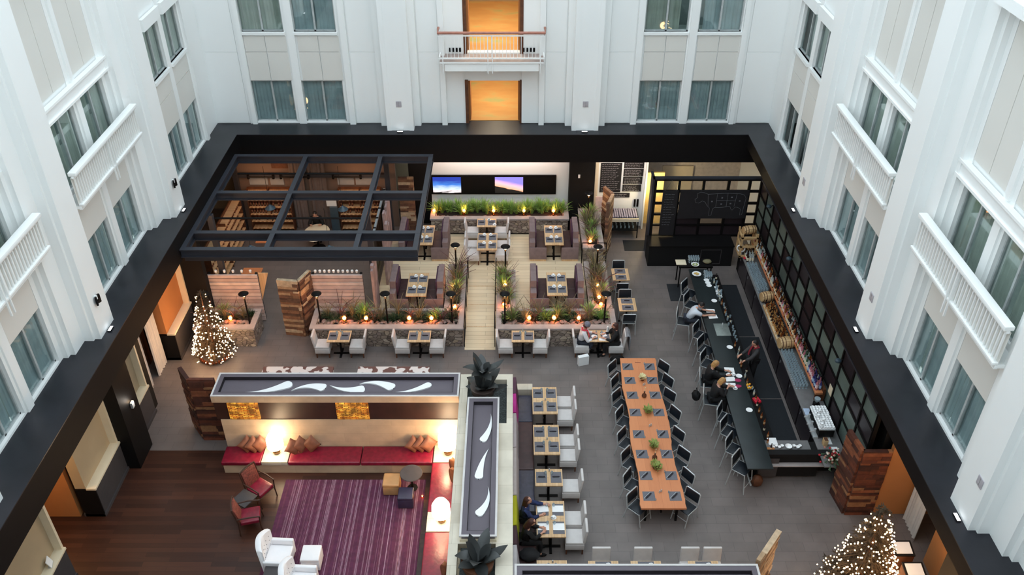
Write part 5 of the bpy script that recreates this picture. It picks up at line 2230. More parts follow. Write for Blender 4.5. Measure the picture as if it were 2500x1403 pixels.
pb = q.build('pebble_fill', mat('dark_pebbles', (56, 62, 62), .8, var=.7, scale=26, bmp=1), sp, smooth=False)
pb['kind'] = 'stuff'
q = MB()
q.box(-1.5, -.17, 12.2, 12.3, 2.26, 2.43) if False else None
sw = [([(-.6, 17.45), (-.52, 16.9), (-.82, 16.4)], .11), ([(-.62, 16.15), (-.82, 15.7), (-.86, 15.1)], .12), ([(-.62, 14.85), (-.5, 14.35), (-.86, 13.95)], .12)]
q = MB()
q.box(-1.24, -.38, 13.25, 18.0, 2.26, 2.5)
q.build('panel_base', M['cream'], sp, smooth=False)
roof_panel(sp, -1.25, -.37, 13.24, 18.01, 2.61, sw, 'y')


def agave(label, x, y, z, s_, seed, rz=0):
    t = thing('agave', label, 'plant', (x, y, z), rz)
    rnd = random.Random(seed)
    q = MB()
    for i in range(11):
        a = i * 2.4 + rnd.uniform(-.2, .2)
        el = R(12 + 6 * i)
        L_ = s_ * rnd.uniform(.75, 1.1) * (1 - .018 * i)
        dx, dy = math.cos(a), math.sin(a)
        k = len(q.v)
        n = 7
        for j in range(n + 1):
            u = j / n
            rr = L_ * u
            bend = .16 * math.sin(u * PI) * (1 if i % 2 else -.6)
            hx = rr * math.cos(el) + .03
            hz = rr * math.sin(el) + bend * s_ * .5 - .18 * s_ * u * u * (1 if i % 3 else -1)
            w_ = .21 * s_ * math.sin(PI * min(1, .18 + .82 * u)) ** .8 if u < 1 else .002
            px, py = dx * hx, dy * hx
            q.v += [(px - dy * w_, py + dx * w_, hz + w_ * .35), (px, py, hz - .02), (px + dy * w_, py - dx * w_, hz + w_ * .35), (px, py, hz + .012)]
        for j in range(n):
            b0 = k + 4 * j
            for e in range(4):
                q.face((b0 + e, b0 + (e + 1) % 4, b0 + 4 + (e + 1) % 4, b0 + 4 + e))
    q.build('leaves', M['agave'], t, ang=35)
    return t


q = MB()
q.lathe([(.24, 0), (.32, .2), (.36, .42), (.33, .42), (.05, .3)], 18)
pot = tag(q.build('agave_pot', mat('dark_stoneware', (64, 52, 48), .4, var=.3), None), 'dark stoneware pot at the far end of the stone spine', 'pot')
pot.location = (-.84, 18.42, 2.26)
agave('dark agave-like plant at the far end of the stone spine', -.84, 18.42, 2.5, .72, 3)
agave('upper rosette of the dark spiky plant at the far end of the stone spine', -.83, 18.42, 3.15, .6, 8, .6)
q = MB()
q.tube([(-.84, 18.42, 2.4), (-.82, 18.44, 2.9), (-.83, 18.42, 3.25)], .05, 8)
tag(q.build('plant_stem', M['agave'], None), 'thick dark stem joining the two rosettes above the far pot', 'stem')
q = MB()
q.lathe([(.3, 0), (.36, .15), (.38, .3), (.34, .3), (.05, .22)], 18)
pot = tag(q.build('agave_pot', M['brown'], None), 'brown pot at the near end of the stone spine', 'pot')
pot.location = (-.8, 12.62, 2.26)
agave('dark agave-like plant at the near end of the stone spine', -.78, 12.62, 2.5, .72, 12, .4)

# roof panel at the bottom of the picture (back of the next seating wall)
br_ = thing('dining_wall_unit', 'low wall with plum-grey top at the bottom of the dining room', 'wall unit')
q = MB()
q.box(0.04, 5.55, 11.6, 12.6, 0, 2.3)
q.build('core', M['trav'], br_, smooth=False)
roof_panel(br_, 0.04, 5.57, 11.55, 12.63, 2.41, [], 'x')

# cowhide benches behind the lounge wall
m_, nt, b = newmat('cowhide')
nz = nd(nt, 'ShaderNodeTexNoise')
nz.inputs['Scale'].default_value = 4.5
nz.inputs['Detail'].default_value = 1
nt.links.new(coords(nt), nz.inputs['Vector'])
r = ramp(nt, nz.outputs[0], [(.5, srgb(226, 216, 212)), (.53, srgb(110, 76, 70))])
nt.links.new(r.outputs[0], b.inputs['Base Color'])
b.inputs['Roughness'].default_value = .85
for x0, x1, lab in ((-8.15, -5.85, 'left'), (-5.05, -2.7, 'right')):
    t = thing('cowhide_bench', 'long bench covered in spotted cowhide behind the lounge wall, %s one' % lab, 'bench')
    q = MB()
    q.box(x0, x1, 21.3, 21.85, .36, .5)
    q.build('seat', m_, t, bev=.03)
    for x in (x0 + .1, x1 - .1):
        q = MB()
        q.box(x - .03, x + .03, 21.35, 21.8, 0, .36)
        q.build('leg', M['black'], t, smooth=False)

# ================================================================ bar
bar = thing('bar_counter', 'long green-black bar counter with stools along its left side', 'bar counter')
q = MB()
q.box(6.48, 7.2, 16.82, 26.7, 1.02, 1.07)
q.build('bar_top', M['bartop'], bar, bev=.006)
q = MB()
q.box(6.84, 7.02, 17.5, 26.6, 0, 1.02)
q.build('front_panel', M['blackm'], bar, smooth=False)
q = MB()
q.box(7.02, 7.55, 17.4, 26.6, .12, .86)
q.build('work_bench', M['greypanel'], bar, smooth=False)
q = MB()
q.box(7.02, 7.57, 17.4, 26.6, .86, .88)
q.build('work_top', M['black'], bar, smooth=False)
q = MB()
q.tube([(6.74, 17.0, .2), (6.74, 26.5, .2)], .022, 8)
q.build('foot_rail', M['chrome'], bar)
t = thing('bar_end_cabinet', 'low black cabinet with wooden ledge closing the near end of the bar', 'cabinet')
q = MB()
q.box(7.15, 8.72, 17.45, 18.02, .1, .9)
q.box(7.2, 9.3, 17.75, 17.9, .0, .88)
q.build('body', M['blackm'], t, smooth=False)
q = MB()
q.box(7.16, 8.5, 17.62, 18.05, .9, .93)
q.build('worktop', M['counter'], t, smooth=False)
q = MB()
q.box(7.15, 9.2, 17.42, 17.62, .88, 1.0)
q.build('raised_edge', M['blackm'], t, smooth=False)
q = MB()
q.box(7.2, 8.95, 17.3, 17.45, .62, .66)
q.build('wood_ledge', M['cap'], t, bev=.004)
t = thing('bar_sink', 'stainless sink with tap set behind the bar beside the man in a white shirt', 'sink')
q = MB()
q.box(6.76, 7.24, 22.72, 23.38, 1.07, 1.085)
q.build('drainer', mat('sink_steel', (150, 158, 154), .35, .6), t, bev=.004)
q = MB()
q.tube([(7.0, 23.1, 1.08), (7.0, 23.1, 1.32), (6.97, 23.02, 1.38), (6.95, 22.95, 1.34)], .014, 6)
q.build('tap', M['chrome'], t)
# rubber mats
for (x0, x1, y0, y1, lab) in ((7.62, 8.62, 18.15, 20.8, 'nearest in the bar aisle'), (7.62, 8.62, 20.85, 24.0, 'second in the bar aisle'), (7.62, 8.5, 24.05, 27.2, 'farthest in the bar aisle'), (5.85, 6.45, 26.15, 27.25, 'beside the far end of the bar'), (4.5, 5.6, 29.6, 30.4, 'before the kitchen doorway')):
    q = MB()
    q.box(x0, x1, y0, y1, 0, .014)
    tag(q.build('floor_mat', M['bluemat'], None, bev=.004), 'black rubber floor mat, ' + lab, 'mat')
# back bar
bb = thing('back_bar', 'long low black back bar counter below the bottle shelf', 'counter')
q = MB()
q.box(8.72, 9.4, 17.9, 28.3, 0, .92)
q.build('cabinet', M['black'], bb, smooth=False)
q = MB()
q.box(8.68, 9.42, 17.0, 28.35, .92, .96)
q.build('worktop', M['counter'], bb, bev=.005)
for i, y in enumerate((18.4, 19.6, 20.8, 22.0, 23.2, 24.4, 25.6, 26.8)):
    d = None
    q = MB()
    q.box(8.695, 8.72, y, y + 1.12, .1, .86)
    d = q.build('door', M['screendark'], bb, smooth=False)
    q = MB()
    q.tube([(8.68, y + 1.0, .8), (8.68, y + 1.0, .7)], .008, 5)
    q.build('handle', M['chrome'], d)
sh = thing('bottle_shelf', 'long raised wooden shelf full of bottles behind the bar', 'shelf')
q = MB()
q.box(9.12, 9.36, 19.68, 28.35, 1.22, 1.3)
q.build('board', M['orangewood'], sh, bev=.004)
q = MB()
q.box(9.34, 9.42, 19.68, 28.35, .96, 1.42)
q.build('back_board', M['brown'], sh, smooth=False)
for y in (19.75, 22.6, 25.4, 28.2):
    q = MB()
    q.box(9.14, 9.34, y - .02, y + .02, .96, 1.22)
    q.build('bracket', M['brown'], sh, smooth=False)

# bottles: five kinds
def bottle(col, r=.037, h=.19, nk_=.1, labc=(225, 215, 190), rough=.15):
    q = MB()
    q.lathe([(r * .9, 0), (r, .01), (r, h), (r * .4, h + .04), (r * .36, h + nk_), (r * .42, h + nk_ + .015)], 8)
    o = q.build('liquor_bottle', mat('bottle_%d_%d_%d' % col, col, rough, var=.1), None)
    q = MB()
    q.lathe([(r * 1.02, h * .3), (r * 1.02, h * .8)], 8)
    q.build('bottle_label', mat('label_%d_%d_%d' % labc, labc, .7, var=.2, scale=30), o)
    q = MB()
    q.lathe([(r * .45, h + nk_ + .012), (r * .45, h + nk_ + .035)], 6)
    q.build('cap', M['black'], o)
    tag(o, 'x', 'bottle')
    return Proto(o)


BOT = [bottle((170, 178, 176)), bottle((120, 62, 30), labc=(190, 150, 110)), bottle((46, 34, 34)), bottle((60, 92, 66)), bottle((186, 136, 80), .04, .16), bottle((178, 110, 120), .036, .2, labc=(240, 210, 210)), bottle((60, 56, 110), .036, .2, labc=(160, 190, 220))]
BN = ['clear', 'amber', 'dark', 'green', 'golden', 'pink', 'blue']
rnd = random.Random(21)
NB = 84
for i in range(NB):
    y = 19.82 + 8.4 * i / (NB - 1)
    for r_, x in ((0, 9.17), (1, 9.27)):
        far = y > 22.5
        if y < 20.7:
            k = rnd.choice((6, 5, 0, 6))
        elif y < 22:
            k = rnd.choice((0, 3, 0, 5, 1))
        else:
            k = rnd.choice((0, 1, 1, 2, 2, 4, 5, 0))
        BOT[k].put((x + rnd.uniform(-.012, .012), y + rnd.uniform(-.012, .012), 1.3), rnd.random() * 6, '%s liquor bottle, %s row of the raised bar shelf, %s from its near end' % (BN[k], 'front' if r_ == 0 else 'back', ordw(i + 1)), 'bottles in the %s row of the raised shelf' % ('front' if r_ == 0 else 'back'), rnd.uniform(1.05, 1.3))
tr = thing('bottle_tray', 'pale wooden tray crowded with amber bottles on the back bar', 'tray')
q = MB()
q.box(8.72, 9.1, 22.55, 24.5, .962, .985)
q.build('base', M['tabletop'], tr, smooth=False)
q = MB()
q.box(8.7, 8.73, 22.55, 24.5, .985, 1.06)
q.build('rim', M['tabletop'], tr, smooth=False)
for i in range(22):
    for j in range(4):
        BOT[rnd.choice((1, 1, 4, 4, 2, 4))].put((8.77 + j * .088 + rnd.uniform(-.01, .01), 22.62 + i * .086 + rnd.uniform(-.01, .01), .985), rnd.random() * 6, 'bottle in the pale wooden tray, %s row from near, %s from the aisle' % (ordw(i + 1), ordw(j + 1)), 'bottles in the wooden tray', rnd.uniform(.85, 1.1))
for (y0, ny, lab) in ((25.35, 20, 'farther'), (20.25, 20, 'nearer')):
    for i in range(ny):
        for j in range(4):
            (TU if i > 7 else WG).put((8.76 + j * .1 + rnd.uniform(-.01, .01), y0 + i * .094, .961), 0, 'clear glass in the %s back bar cluster, %s row from near, %s from the aisle' % (lab, ordw(i + 1), ordw(j + 1)), 'glasses in the %s back bar cluster' % lab, rnd.uniform(.95, 1.05))
for i in range(10):
    BOT[rnd.choice((0, 2))].put((8.8 + (i % 3) * .1, 27.35 + (i // 3) * .12, .961), 0, 'bottle by the white fan, %s row from near, %s from the aisle' % (ordw(i // 3 + 1), ordw(i % 3 + 1)), 'bottles by the white fan')


def barrel(label, x, y, z, r, L_, rz=0, rack=True):
    t = thing('wooden_barrel', label, 'barrel', (x, y, z), rz)
    q = MB()
    rings = []
    for i in range(9):
        u = -1 + 2 * i / 8
        rr = r * (1 - .16 * u * u)
        rings.append([(u * L_ / 2, rr * math.cos(a), rr * math.sin(a) + r) for a in [2 * PI * k / 20 for k in range(20)]])
    q.rings(rings)
    q.build('staves', M['barrel'], t)
    for u in (-.75, -.35, .35, .75):
        q = MB()
        rr = r * (1 - .16 * u * u) + .004
        q.rings([[(u * L_ / 2 + d, rr * math.cos(a), rr * math.sin(a) + r) for a in [2 * PI * k / 20 for k in range(20)]] for d in (-.012, .012)])
        q.build('hoop', M['brown'], t)
    return t


barrel('small pale wooden barrel between glasses and amber bottles on the back bar', 8.92, 24.85, .96, .19, .44, R(10))
barrel('larger pale wooden barrel on the back bar between bottles and glasses', 8.92, 22.25, .96, .21, .5, R(8))
t = thing('barrel_rack', 'pale wooden rack holding small barrels at the far end of the back bar', 'rack')
q = MB()
for x in (8.56, 9.12):
    for y in (27.65, 28.2):
        q.box(x - .03, x + .03, y - .03, y + .03, .96, 1.98)
for z in (.98, 1.4, 1.78):
    for a, b_, c, d in ((8.53, 9.15, 27.62, 27.69), (8.53, 9.15, 28.16, 28.23), (8.53, 8.6, 27.62, 28.23), (9.08, 9.15, 27.62, 28.23)):
        q.box(a, b_, c, d, z, z + .07)
q.build('frame', M['barrel'], t, smooth=False)
barrel('upper small barrel resting on the far wooden rack', 8.84, 27.93, 1.84, .17, .48, R(12))
barrel('lower small barrel inside the far wooden rack', 8.84, 27.93, 1.05, .15, .4, R(12))
t = thing('standing_barrel', 'small upright wooden keg standing right of the barrel rack', 'barrel', (9.2, 28.15, 1.42))
q = MB()
q.lathe([(.07, 0), (.085, .12), (.07, .26)], 12)
q.build('staves', M['barrel'], t)
t = thing('white_desk_fan', 'round white ring fan at the far end of the back bar', 'fan', (8.6, 27.75, .96), R(-20))
q = MB()
pts = [(.14 * math.cos(a), 0, .34 + .14 * math.sin(a)) for a in [2 * PI * k / 20 for k in range(20)]]
q.tube(pts, .028, 8, closed=True)
q.build('ring', M['china'], t)
q = MB()
q.lathe([(.07, 0), (.06, .1), (.04, .2)], 12)
q.build('base', M['china'], t)
t = thing('red_cloth', 'small red cloth on the far end of the back bar', 'cloth', (8.78, 27.55, .96))
q = MB()
q.ell((0, 0, .03), (.09, .08, .035), 8, 5, jit=.25, seed=4)
q.build('folds', mat('red_cloth', (190, 20, 44), .8), t)

# espresso machine with cups
em = thing('espresso_machine', 'black and chrome espresso machine loaded with white cups', 'coffee machine', (8.98, 18.55, .96))
q = MB()
q.box(-.2, .24, -.48, .48, .08, .36)
q.build('body', M['black'], em, bev=.02)
q = MB()
q.box(-.22, .24, -.5, .5, .36, .385)
q.build('cup_tray', M['chrome'], em, smooth=False)
q = MB()
q.box(-.32, -.18, -.46, .46, 0, .06)
q.build('drip_tray', M['chrome'], em, smooth=False)
for i in range(3):
    q = MB()
    q.lathe([(.035, .14), (.035, .24)], 8, (-.25, -.3 + i * .3, 0))
    q.tube([(-.25, -.3 + i * .3, .15), (-.4, -.3 + i * .3, .13)], .013, 6)
    q.build('group_head', M['chrome'], em)
for i in range(11):
    for j in range(5):
        CUP.put((8.82 + j * .085 + rnd.uniform(-.01, .01), 18.13 + i * .084, 1.345), 0, 'white cup on the espresso machine, %s row from near, %s from the aisle' % (ordw(i + 1), ordw(j + 1)), 'cups on the espresso machine', .95)
for i in range(4):
    CUP.put((8.84 + .09 * (i % 2), 18.2 + i * .18, 1.41), 0, 'white cup of the upper layer on the espresso machine, %s from near' % ordw(i + 1), 'upper cups on the espresso machine', .95)
q = MB()
q.box(-.09, .09, -.14, .14, 0, .02)
o = tag(q.build('folded_towel', mat('pale_blue_towel', (176, 192, 216), .9), None, bev=.006), 'pale blue folded towel on the back bar beside the espresso machine', 'towel')
o.location = (8.8, 19.2, .96)
t = thing('coffee_grinder', 'black coffee grinder with clear hopper beyond the espresso machine', 'grinder', (9.05, 19.3, .96))
q = MB()
q.box(-.08, .08, -.08, .08, 0, .3)
q.build('body', M['black'], t, bev=.01)
q = MB()
q.lathe([(.03, .3), (.09, .42), (.09, .46)], 12)
q.build('hopper', M['clear'], t)
for i, x in enumerate((9.15, 9.05)):
    q = MB()
    q.box(x - .1, x + .1, 17.45 + i * .4, 17.75 + i * .4, .965, .972)
    tag(q.build('paper_pad', M['paper'], None, smooth=False), 'white paper pad at the near end of the back bar, %s' % ['nearer', 'farther'][i], 'paper')
t = thing('knife_block', 'pale wooden box at the near end of the back bar', 'box', (8.92, 17.85, .96))
q = MB()
q.box(-.06, .06, -.08, .08, 0, .22)
q.build('body', M['barrel'], t, bev=.006)
q = MB()
q.box(-.05, .05, -.07, .07, .22, .225)
q.build('top_slot', M['brown'], t, smooth=False)
# flower arrangement
t = thing('flower_arrangement', 'loose arrangement of white and red flowers at the near corner of the bar', 'flowers', (8.95, 17.2, .93))
q = MB()
q.lathe([(.1, 0), (.15, .12), (.12, .2)], 12)
q.build('vase', M['brown'], t)
for nm, mm, n, sd_, col in (('leaves', 'leafd', 70, 3, None), ('white_flowers', 'c', 26, 4, (206, 200, 186)), ('red_flowers', 'c', 16, 5, (170, 24, 40)), ('pink_flowers', 'c', 14, 6, (176, 122, 108))):
    r2_ = random.Random(sd_)
    q = MB()
    for i in range(n):
        c = (r2_.gauss(0.02, .17), r2_.gauss(-.06, .14), .3 + r2_.gauss(0, .09))
        if nm == 'leaves':
            e = Vector(c)
            q.tube([(0, 0, .18), e * .7 + Vector((0, 0, .1)), e, e + Vector((.05, -.03, -.03))], [.003, .004, .03, .002], 4, flat=.3)
        else:
            q.ell(c, (.035, .035, .03), 6, 4, jit=.2, seed=i)
    q.build(nm, M['leafd'] if mm == 'leafd' else mat('petals_%d' % col[0], col, .7, var=.1), t)

# dishes on the end cabinet
for i, (x, r_) in enumerate(((7.42, .05), (7.52, .045), (7.6, .05), (7.69, .05), (7.86, .1), (8.03, .05), (8.12, .06), (8.2, .05))):
    q = MB()
    q.lathe([(r_ * .5, 0), (r_, .04 + r_ * .5), (r_ * .95, .04 + r_ * .5), (r_ * .45, .012)], 14)
    o = tag(q.build('white_bowl', M['china'], None), 'white bowl on the cabinet closing the near bar end, %s from left' % ORD[i], 'bowl')
    o.location = (x, 17.74 + .05 * (i % 2), .93)
q = MB()
q.box(-.13, .13, -.14, .14, 0, .02)
o = tag(q.build('white_tray', M['china'], None, bev=.006), 'square white tray on the low cabinet at the near end of the bar', 'tray')
o.location = (7.47, 18.0, .93)
q = MB()
q.box(-.13, .13, -.05, .05, 0, .05)
o = tag(q.build('orange_box', M['orangewall'], None, bev=.006), 'small orange box on the low cabinet at the near end of the bar', 'box')
o.location = (7.32, 17.68, .93)

# plates along the bar
q = MB()
q.lathe([(.06, 0), (.095, .012), (.1, .016), (.06, .005)], 18)
o = tag(q.build('white_plate', M['china'], None), 'x', 'plate')
PT = Proto(o, 'white plates')
for i, (x, y) in enumerate(((7.0, 25.96), (7.02, 25.79), (7.03, 25.62), (7.04, 24.69), (7.06, 22.12), (7.06, 20.7), (7.04, 19.16))):
    PT.put((x, y, 1.071), 0, 'small round white plate on the bar top, %s from the far end' % ORD[i])
t = thing('fruit_dish', 'white dish of yellow snacks at the far end of the bar', 'dish', (6.7, 26.3, 1.07))
q = MB()
q.lathe([(.07, 0), (.17, .06), (.165, .06), (.06, .01)], 14)
q.build('dish', M['china'], t)
q = MB()
for i in range(9):
    q.ell((rnd.uniform(-.08, .08), rnd.uniform(-.08, .08), .05), (.035, .03, .025), 6, 4)
q.build('snacks', mat('yellow_snack', (206, 170, 96), .7), t)
for i, (x, y, lab) in enumerate(((6.8, 24.1, 'before the man in a white shirt, farther sheet'), (6.82, 23.77, 'before the man in a white shirt, nearer sheet'), (6.82, 21.0, 'before the farther blonde woman'), (6.76, 20.55, 'before the nearer blonde woman, farther sheet'), (6.72, 20.27, 'before the nearer blonde woman, nearer sheet'))):
    MS.put((x, y, 1.072), PI / 2 + (.1 if i % 2 else -.06), 'white menu sheet on the bar ' + lab, None, (.9, 1, 1))
for i, (x, y) in enumerate(((6.98, 20.5), (6.93, 20.22))):
    q = MB()
    q.ell((0, 0, .015), (.1, .075, .018), 9, 4, jit=.2, seed=i + 3)
    o = tag(q.build('pink_napkin', mat('magenta_napkin', (160, 40, 84), .8), None), 'crumpled magenta napkin on the bar, %s one' % ['farther', 'nearer'][i], 'napkin')
    o.location = (x, y, 1.07)
CUP.put((6.74, 20.75, 1.071), 0, 'white coffee cup on the bar before the farther blonde woman')
CUP.put((6.9, 20.78, 1.071), 0, 'second white coffee cup between the two blonde women')
CUP.put((6.82, 20.12, 1.071), 0, 'white coffee cup on the bar before the nearer blonde woman')
t = thing('fruit_bowl', 'glass bowl of oranges and lemons behind the bar', 'bowl', (7.3, 20.3, .88))
q = MB()
q.lathe([(.06, 0), (.14, .1), (.135, .1), (.05, .01)], 14)
q.build('bowl', M['clear'], t)
for i in range(6):
    q = MB()
    q.ell((.07 * math.cos(i), .09 * math.sin(i), .12 + .02 * (i % 2)), (.04, .04, .04), 10, 7)
    o = q.build('orange', mat('citrus_%d' % i, (232, 150, 30) if i % 2 else (236, 190, 70), .5, var=.05), None)
    o.location = t.location
    tag(o, 'orange or lemon in the glass bowl behind the bar, %s in the bowl' % ORD[i], 'fruit')
t = thing('red_napkins', 'stack of bright red napkins behind the bar', 'napkins', (7.42, 19.75, .88))
q = MB()
q.obox((0, 0, .04), (.2, .22, .08), (0, 0, .3))
q.build('stack', mat('bright_red_paper', (190, 16, 44), .8), t, bev=.01)
# speed rail: bottles, glasses on the work bench
for i in range(34):
    y = 17.7 + i * .26
    if 22.6 < y < 23.5:
        continue
    BOT[rnd.choice((0, 2, 0, 2, 1))].put((7.33 + rnd.uniform(-.05, .1), y, .88), 0, 'bottle on the work top just behind the bar, %s from the near end' % ordw(i + 1), 'bottles on the bar work top', .85)
for i in range(26):
    TU.put((7.36 + rnd.uniform(-.06, .12), 22.7 + i * .14 + rnd.uniform(-.03, .03), .881), 0, 'clear glass on the work top behind the bar sink, %s from near' % ordw(i + 1), 'glasses on the bar work top')
for i in range(14):
    WG.put((6.98 + (i % 4) * .07, 26.05 + (i // 4) * .09, 1.071), 0, 'clear stemmed glass at the far bar end, %s row from near, %s from the left' % (ordw(i // 4 + 1), ordw(i % 4 + 1)), 'stemmed glasses at the far end of the bar')
for i in range(10):
    (CUP if i % 3 else TU).put((7.28 + (i % 2) * .1, 25.2 + (i // 2) * .13, .882), 0, 'small %s behind the far bar end, %s row from near, on the %s' % ('white cup' if i % 3 else 'clear glass', ordw(i // 2 + 1), 'left' if i % 2 == 0 else 'right'), 'vessels behind the far end of the bar')
# service table beyond the bar
t = thing('service_table', 'dark service table beyond the far end of the bar with cream board and glasses', 'table', (6.75, 27.3, 0))
q = MB()
q.box(-.55, .7, -.3, .3, .9, .95)
q.build('tabletop', M['black'], t, smooth=False)
for sx in (-.5, .65):
    for sy in (-.25, .25):
        q = MB()
        q.box(sx - .02, sx + .02, sy - .02, sy + .02, 0, .9)
        q.build('leg', M['black'], t, smooth=False)
q = MB()
q.box(-.19, .19, -.17, .17, 0, .03)
o = tag(q.build('cream_tray', M['cream'], None, bev=.01), 'flat cream tray on the left end of the service table', 'tray')
o.location = (6.3, 27.3, .95)
q = MB()
q.ell((0, 0, .06), (.16, .13, .07), 10, 6, jit=.12, seed=2)
o = tag(q.build('bread_bag', M['straw'], None), 'tan bag on the right end of the service table', 'bag')
o.location = (7.28, 27.3, .95)
for i in range(15):
    WG.put((6.62 + (i % 5) * .085, 27.3 + (i // 5) * .1, .951), 0, 'clear stemmed glass on the service table, %s row from near, %s from the left' % (ordw(i // 5 + 1), ordw(i % 5 + 1)), 'glasses on the service table')
t = thing('garnish_dish', 'dish of yellow fruit slices in front of the glasses on the service table', 'dish', (6.8, 27.12, .95))
q = MB()
q.lathe([(.1, 0), (.15, .05), (.14, .05), (.08, .01)], 14)
q.build('dish', M['china'], t)
q = MB()
for i in range(8):
    q.ell((.08 * math.cos(i), .06 * math.sin(i), .045), (.035, .03, .015), 6, 4)
q.build('slices', M['succ'], t)

# bar stools
stl = [(6.3, 25.79), (6.27, 25.05), (6.0, 24.05), (6.3, 23.3), (6.32, 22.55), (6.28, 21.82), (6.22, 20.85), (6.2, 20.05), (6.33, 19.3), (6.33, 18.72), (6.34, 18.0), (6.38, 17.3)]
for i, (x, y) in enumerate(stl):
    rz = [-38, -34, -14, -36, -38, -34, -10, -12, -30, -38, -36, -40][i]
    sp_off = i in (2, 6, 7)
    BS.put((x - .1 if sp_off else x + .08, y - .04 if sp_off else y - .1, 0), R(rz), 'black bar stool with aluminium frame at the long bar, %s from the far end' % ORD[i])
t = thing('paper_bag', 'crumpled brown bag on the floor under the near end of the bar', 'bag', (6.96, 17.18, 0))
q = MB()
q.ell((0, 0, .2), (.17, .14, .22), 8, 6, jit=.18, seed=6)
q.build('body', M['brown'], t)
t = thing('black_handbag', 'black handbag hanging behind the farther blonde woman at the bar', 'bag', (5.72, 20.35, .42))
q = MB()
q.ell((0, 0, .16), (.14, .18, .17), 9, 7, jit=.1, seed=5)
q.tube([(0, -.1, .28), (0, -.05, .45), (0, .05, .45), (0, .1, .28)], .012, 5)
q.build('body', M['blackm'], t)

# glazed screen behind the back bar
scx = thing('glazed_screen', 'tall dark steel screen of green and plum glass squares behind the bar', 'screen')
q = MB()
Y0, Y1, ZS = 16.55, 29.35, 3.42
q.box(9.4, 9.56, Y0, Y1, ZS - .07, ZS)
q.build('top_rail', M['steel'], scx, smooth=False)
ny, nz = 14, 5
dy = (Y1 - Y0) / ny
dz = (ZS - .07 - .3) / nz
q = MB()
for i in range(ny + 1):
    y = Y0 + i * dy
    q.box(9.43, 9.53, y - .035, y + .035, 0, ZS - .07)
for j in range(nz + 1):
    z = .3 + j * dz
    q.box(9.44, 9.52, Y0, Y1, z - .035, z + .035)
q.build('grid', M['black'], scx, smooth=False)
pat = ['GDGDG', 'DGGDG', 'GDGGD', 'GGDGG', 'DGDGD', 'GDGGG', 'GGDDG', 'DGGGD', 'GDGDG', 'GGGDG', 'DGDGG', 'GDGGD', 'GGDGG', 'DGGGD']
for i in range(ny):
    for j in range(nz):
        q = MB()
        y = Y0 + i * dy + .035
        z = .3 + j * dz + .035
        q.box(9.47, 9.49, y, y + dy - .07, z, z + dz - .07)
        q.build('green_pane' if pat[i][j] == 'G' else 'plum_pane', M['screenglass'] if pat[i][j] == 'G' else M['screendark'], scx, smooth=False)
q = MB()
q.box(9.43, 9.53, Y0 - .06, Y0, 0, ZS)
q.build('end_post', M['black'], scx, smooth=False)
for y, z in ((27.6, 3.2), (24.6, 2.9), (19.2, 2.95)):
    t = thing('spot_lamp', 'small dark spotlight clipped to the glazed screen, %s' % ('farthest' if y > 27 else 'middle one' if y > 22 else 'nearest'), 'lamp', (9.38, y, z))
    q = MB()
    q.ell((-.08, 0, 0), (.1, .09, .07), 10, 7)
    q.build('housing', M['teal'], t)
    q = MB()
    q.tube([(0, 0, 0), (.06, 0, .05)], .015, 5)
    q.build('clip', M['black'], t)
q = MB()
q.box(9.40, 9.42, 19.28, 19.52, 1.5, 1.8)
tag(q.build('small_notice', M['cream'], None, smooth=False), 'small cream notice fixed on the glazed screen above the bottle shelf end', 'notice')

# menu screen with butcher chart at the far end of the bar
mc = thing('kitchen_screen', 'tall black gridded screen with a chalk butcher chart at the far end of the bar', 'screen')
YS = 29.3
q = MB()
xs = [5.42, 6.32, 7.25, 8.2, 9.0, 9.45]
for x in xs:
    q.box(x - .05, x + .05, YS, YS + .1, .9, 3.42)
for z in (.9, 1.38, 1.86, 2.34, 2.86, 3.36):
    q.box(5.37, 9.5, YS + .005, YS + .095, z - .04, z + .04)
q.build('grid', M['black'], mc, smooth=False)
q = MB()
q.box(5.3, 9.5, YS - .02, YS + .14, 3.4, 3.46)
q.box(5.28, 5.38, YS - .02, YS + .55, 3.4, 3.46)
q.build('top_rail', M['steel'], mc, smooth=False)
q = MB()
q.box(5.3, 5.36, YS, YS + .5, 0, 3.4)
q.build('return_panel', M['steel'], mc, smooth=False)
q = MB()
q.box(6.36, 7.21, YS + .04, YS + .06, .94, 1.34)
q.box(6.36, 7.21, YS + .04, YS + .06, 1.42, 1.8)
q.box(7.3, 8.15, YS + .04, YS + .06, .94, 1.34)
q.box(8.25, 8.95, YS + .04, YS + .06, .94, 1.8)
q.build('pane', M['screendark'], mc, smooth=False)
t = thing('kitchen_counter', 'black counter front below the butcher chart screen', 'counter')
q = MB()
q.box(5.28, 8.55, 28.5, 29.28, 0, .88)
q.build('body', M['blackm'], t, smooth=False)
q = MB()
q.box(5.26, 8.57, 28.48, 29.29, .88, .92)
q.build('worktop', M['black'], t, smooth=False)
q = MB()
for a, b_, c, d in ((7.3, 8.1, .1, .12), (7.3, 8.1, .74, .76), (7.3, 7.32, .1, .76), (8.08, 8.1, .1, .76)):
    q.box(a, b_, 28.485, 28.5, c, d)
q.build('door_frame', M['greypanel'], t, smooth=False)
chalk = mat('chalk_lines', (112, 112, 118), .9)
M['boardm'] = mat('chalkboard', (22, 20, 24), .8)
t = thing('butcher_chart', 'big blackboard with a chalk outline of a cow divided into cuts', 'chalkboard')
q = MB()
q.box(6.38, 9.0, YS - .06, YS - .03, 1.72, 2.95)
q.build('board', M['boardm'], t, smooth=False)
q = MB()
ox, oz = 6.95, 1.78
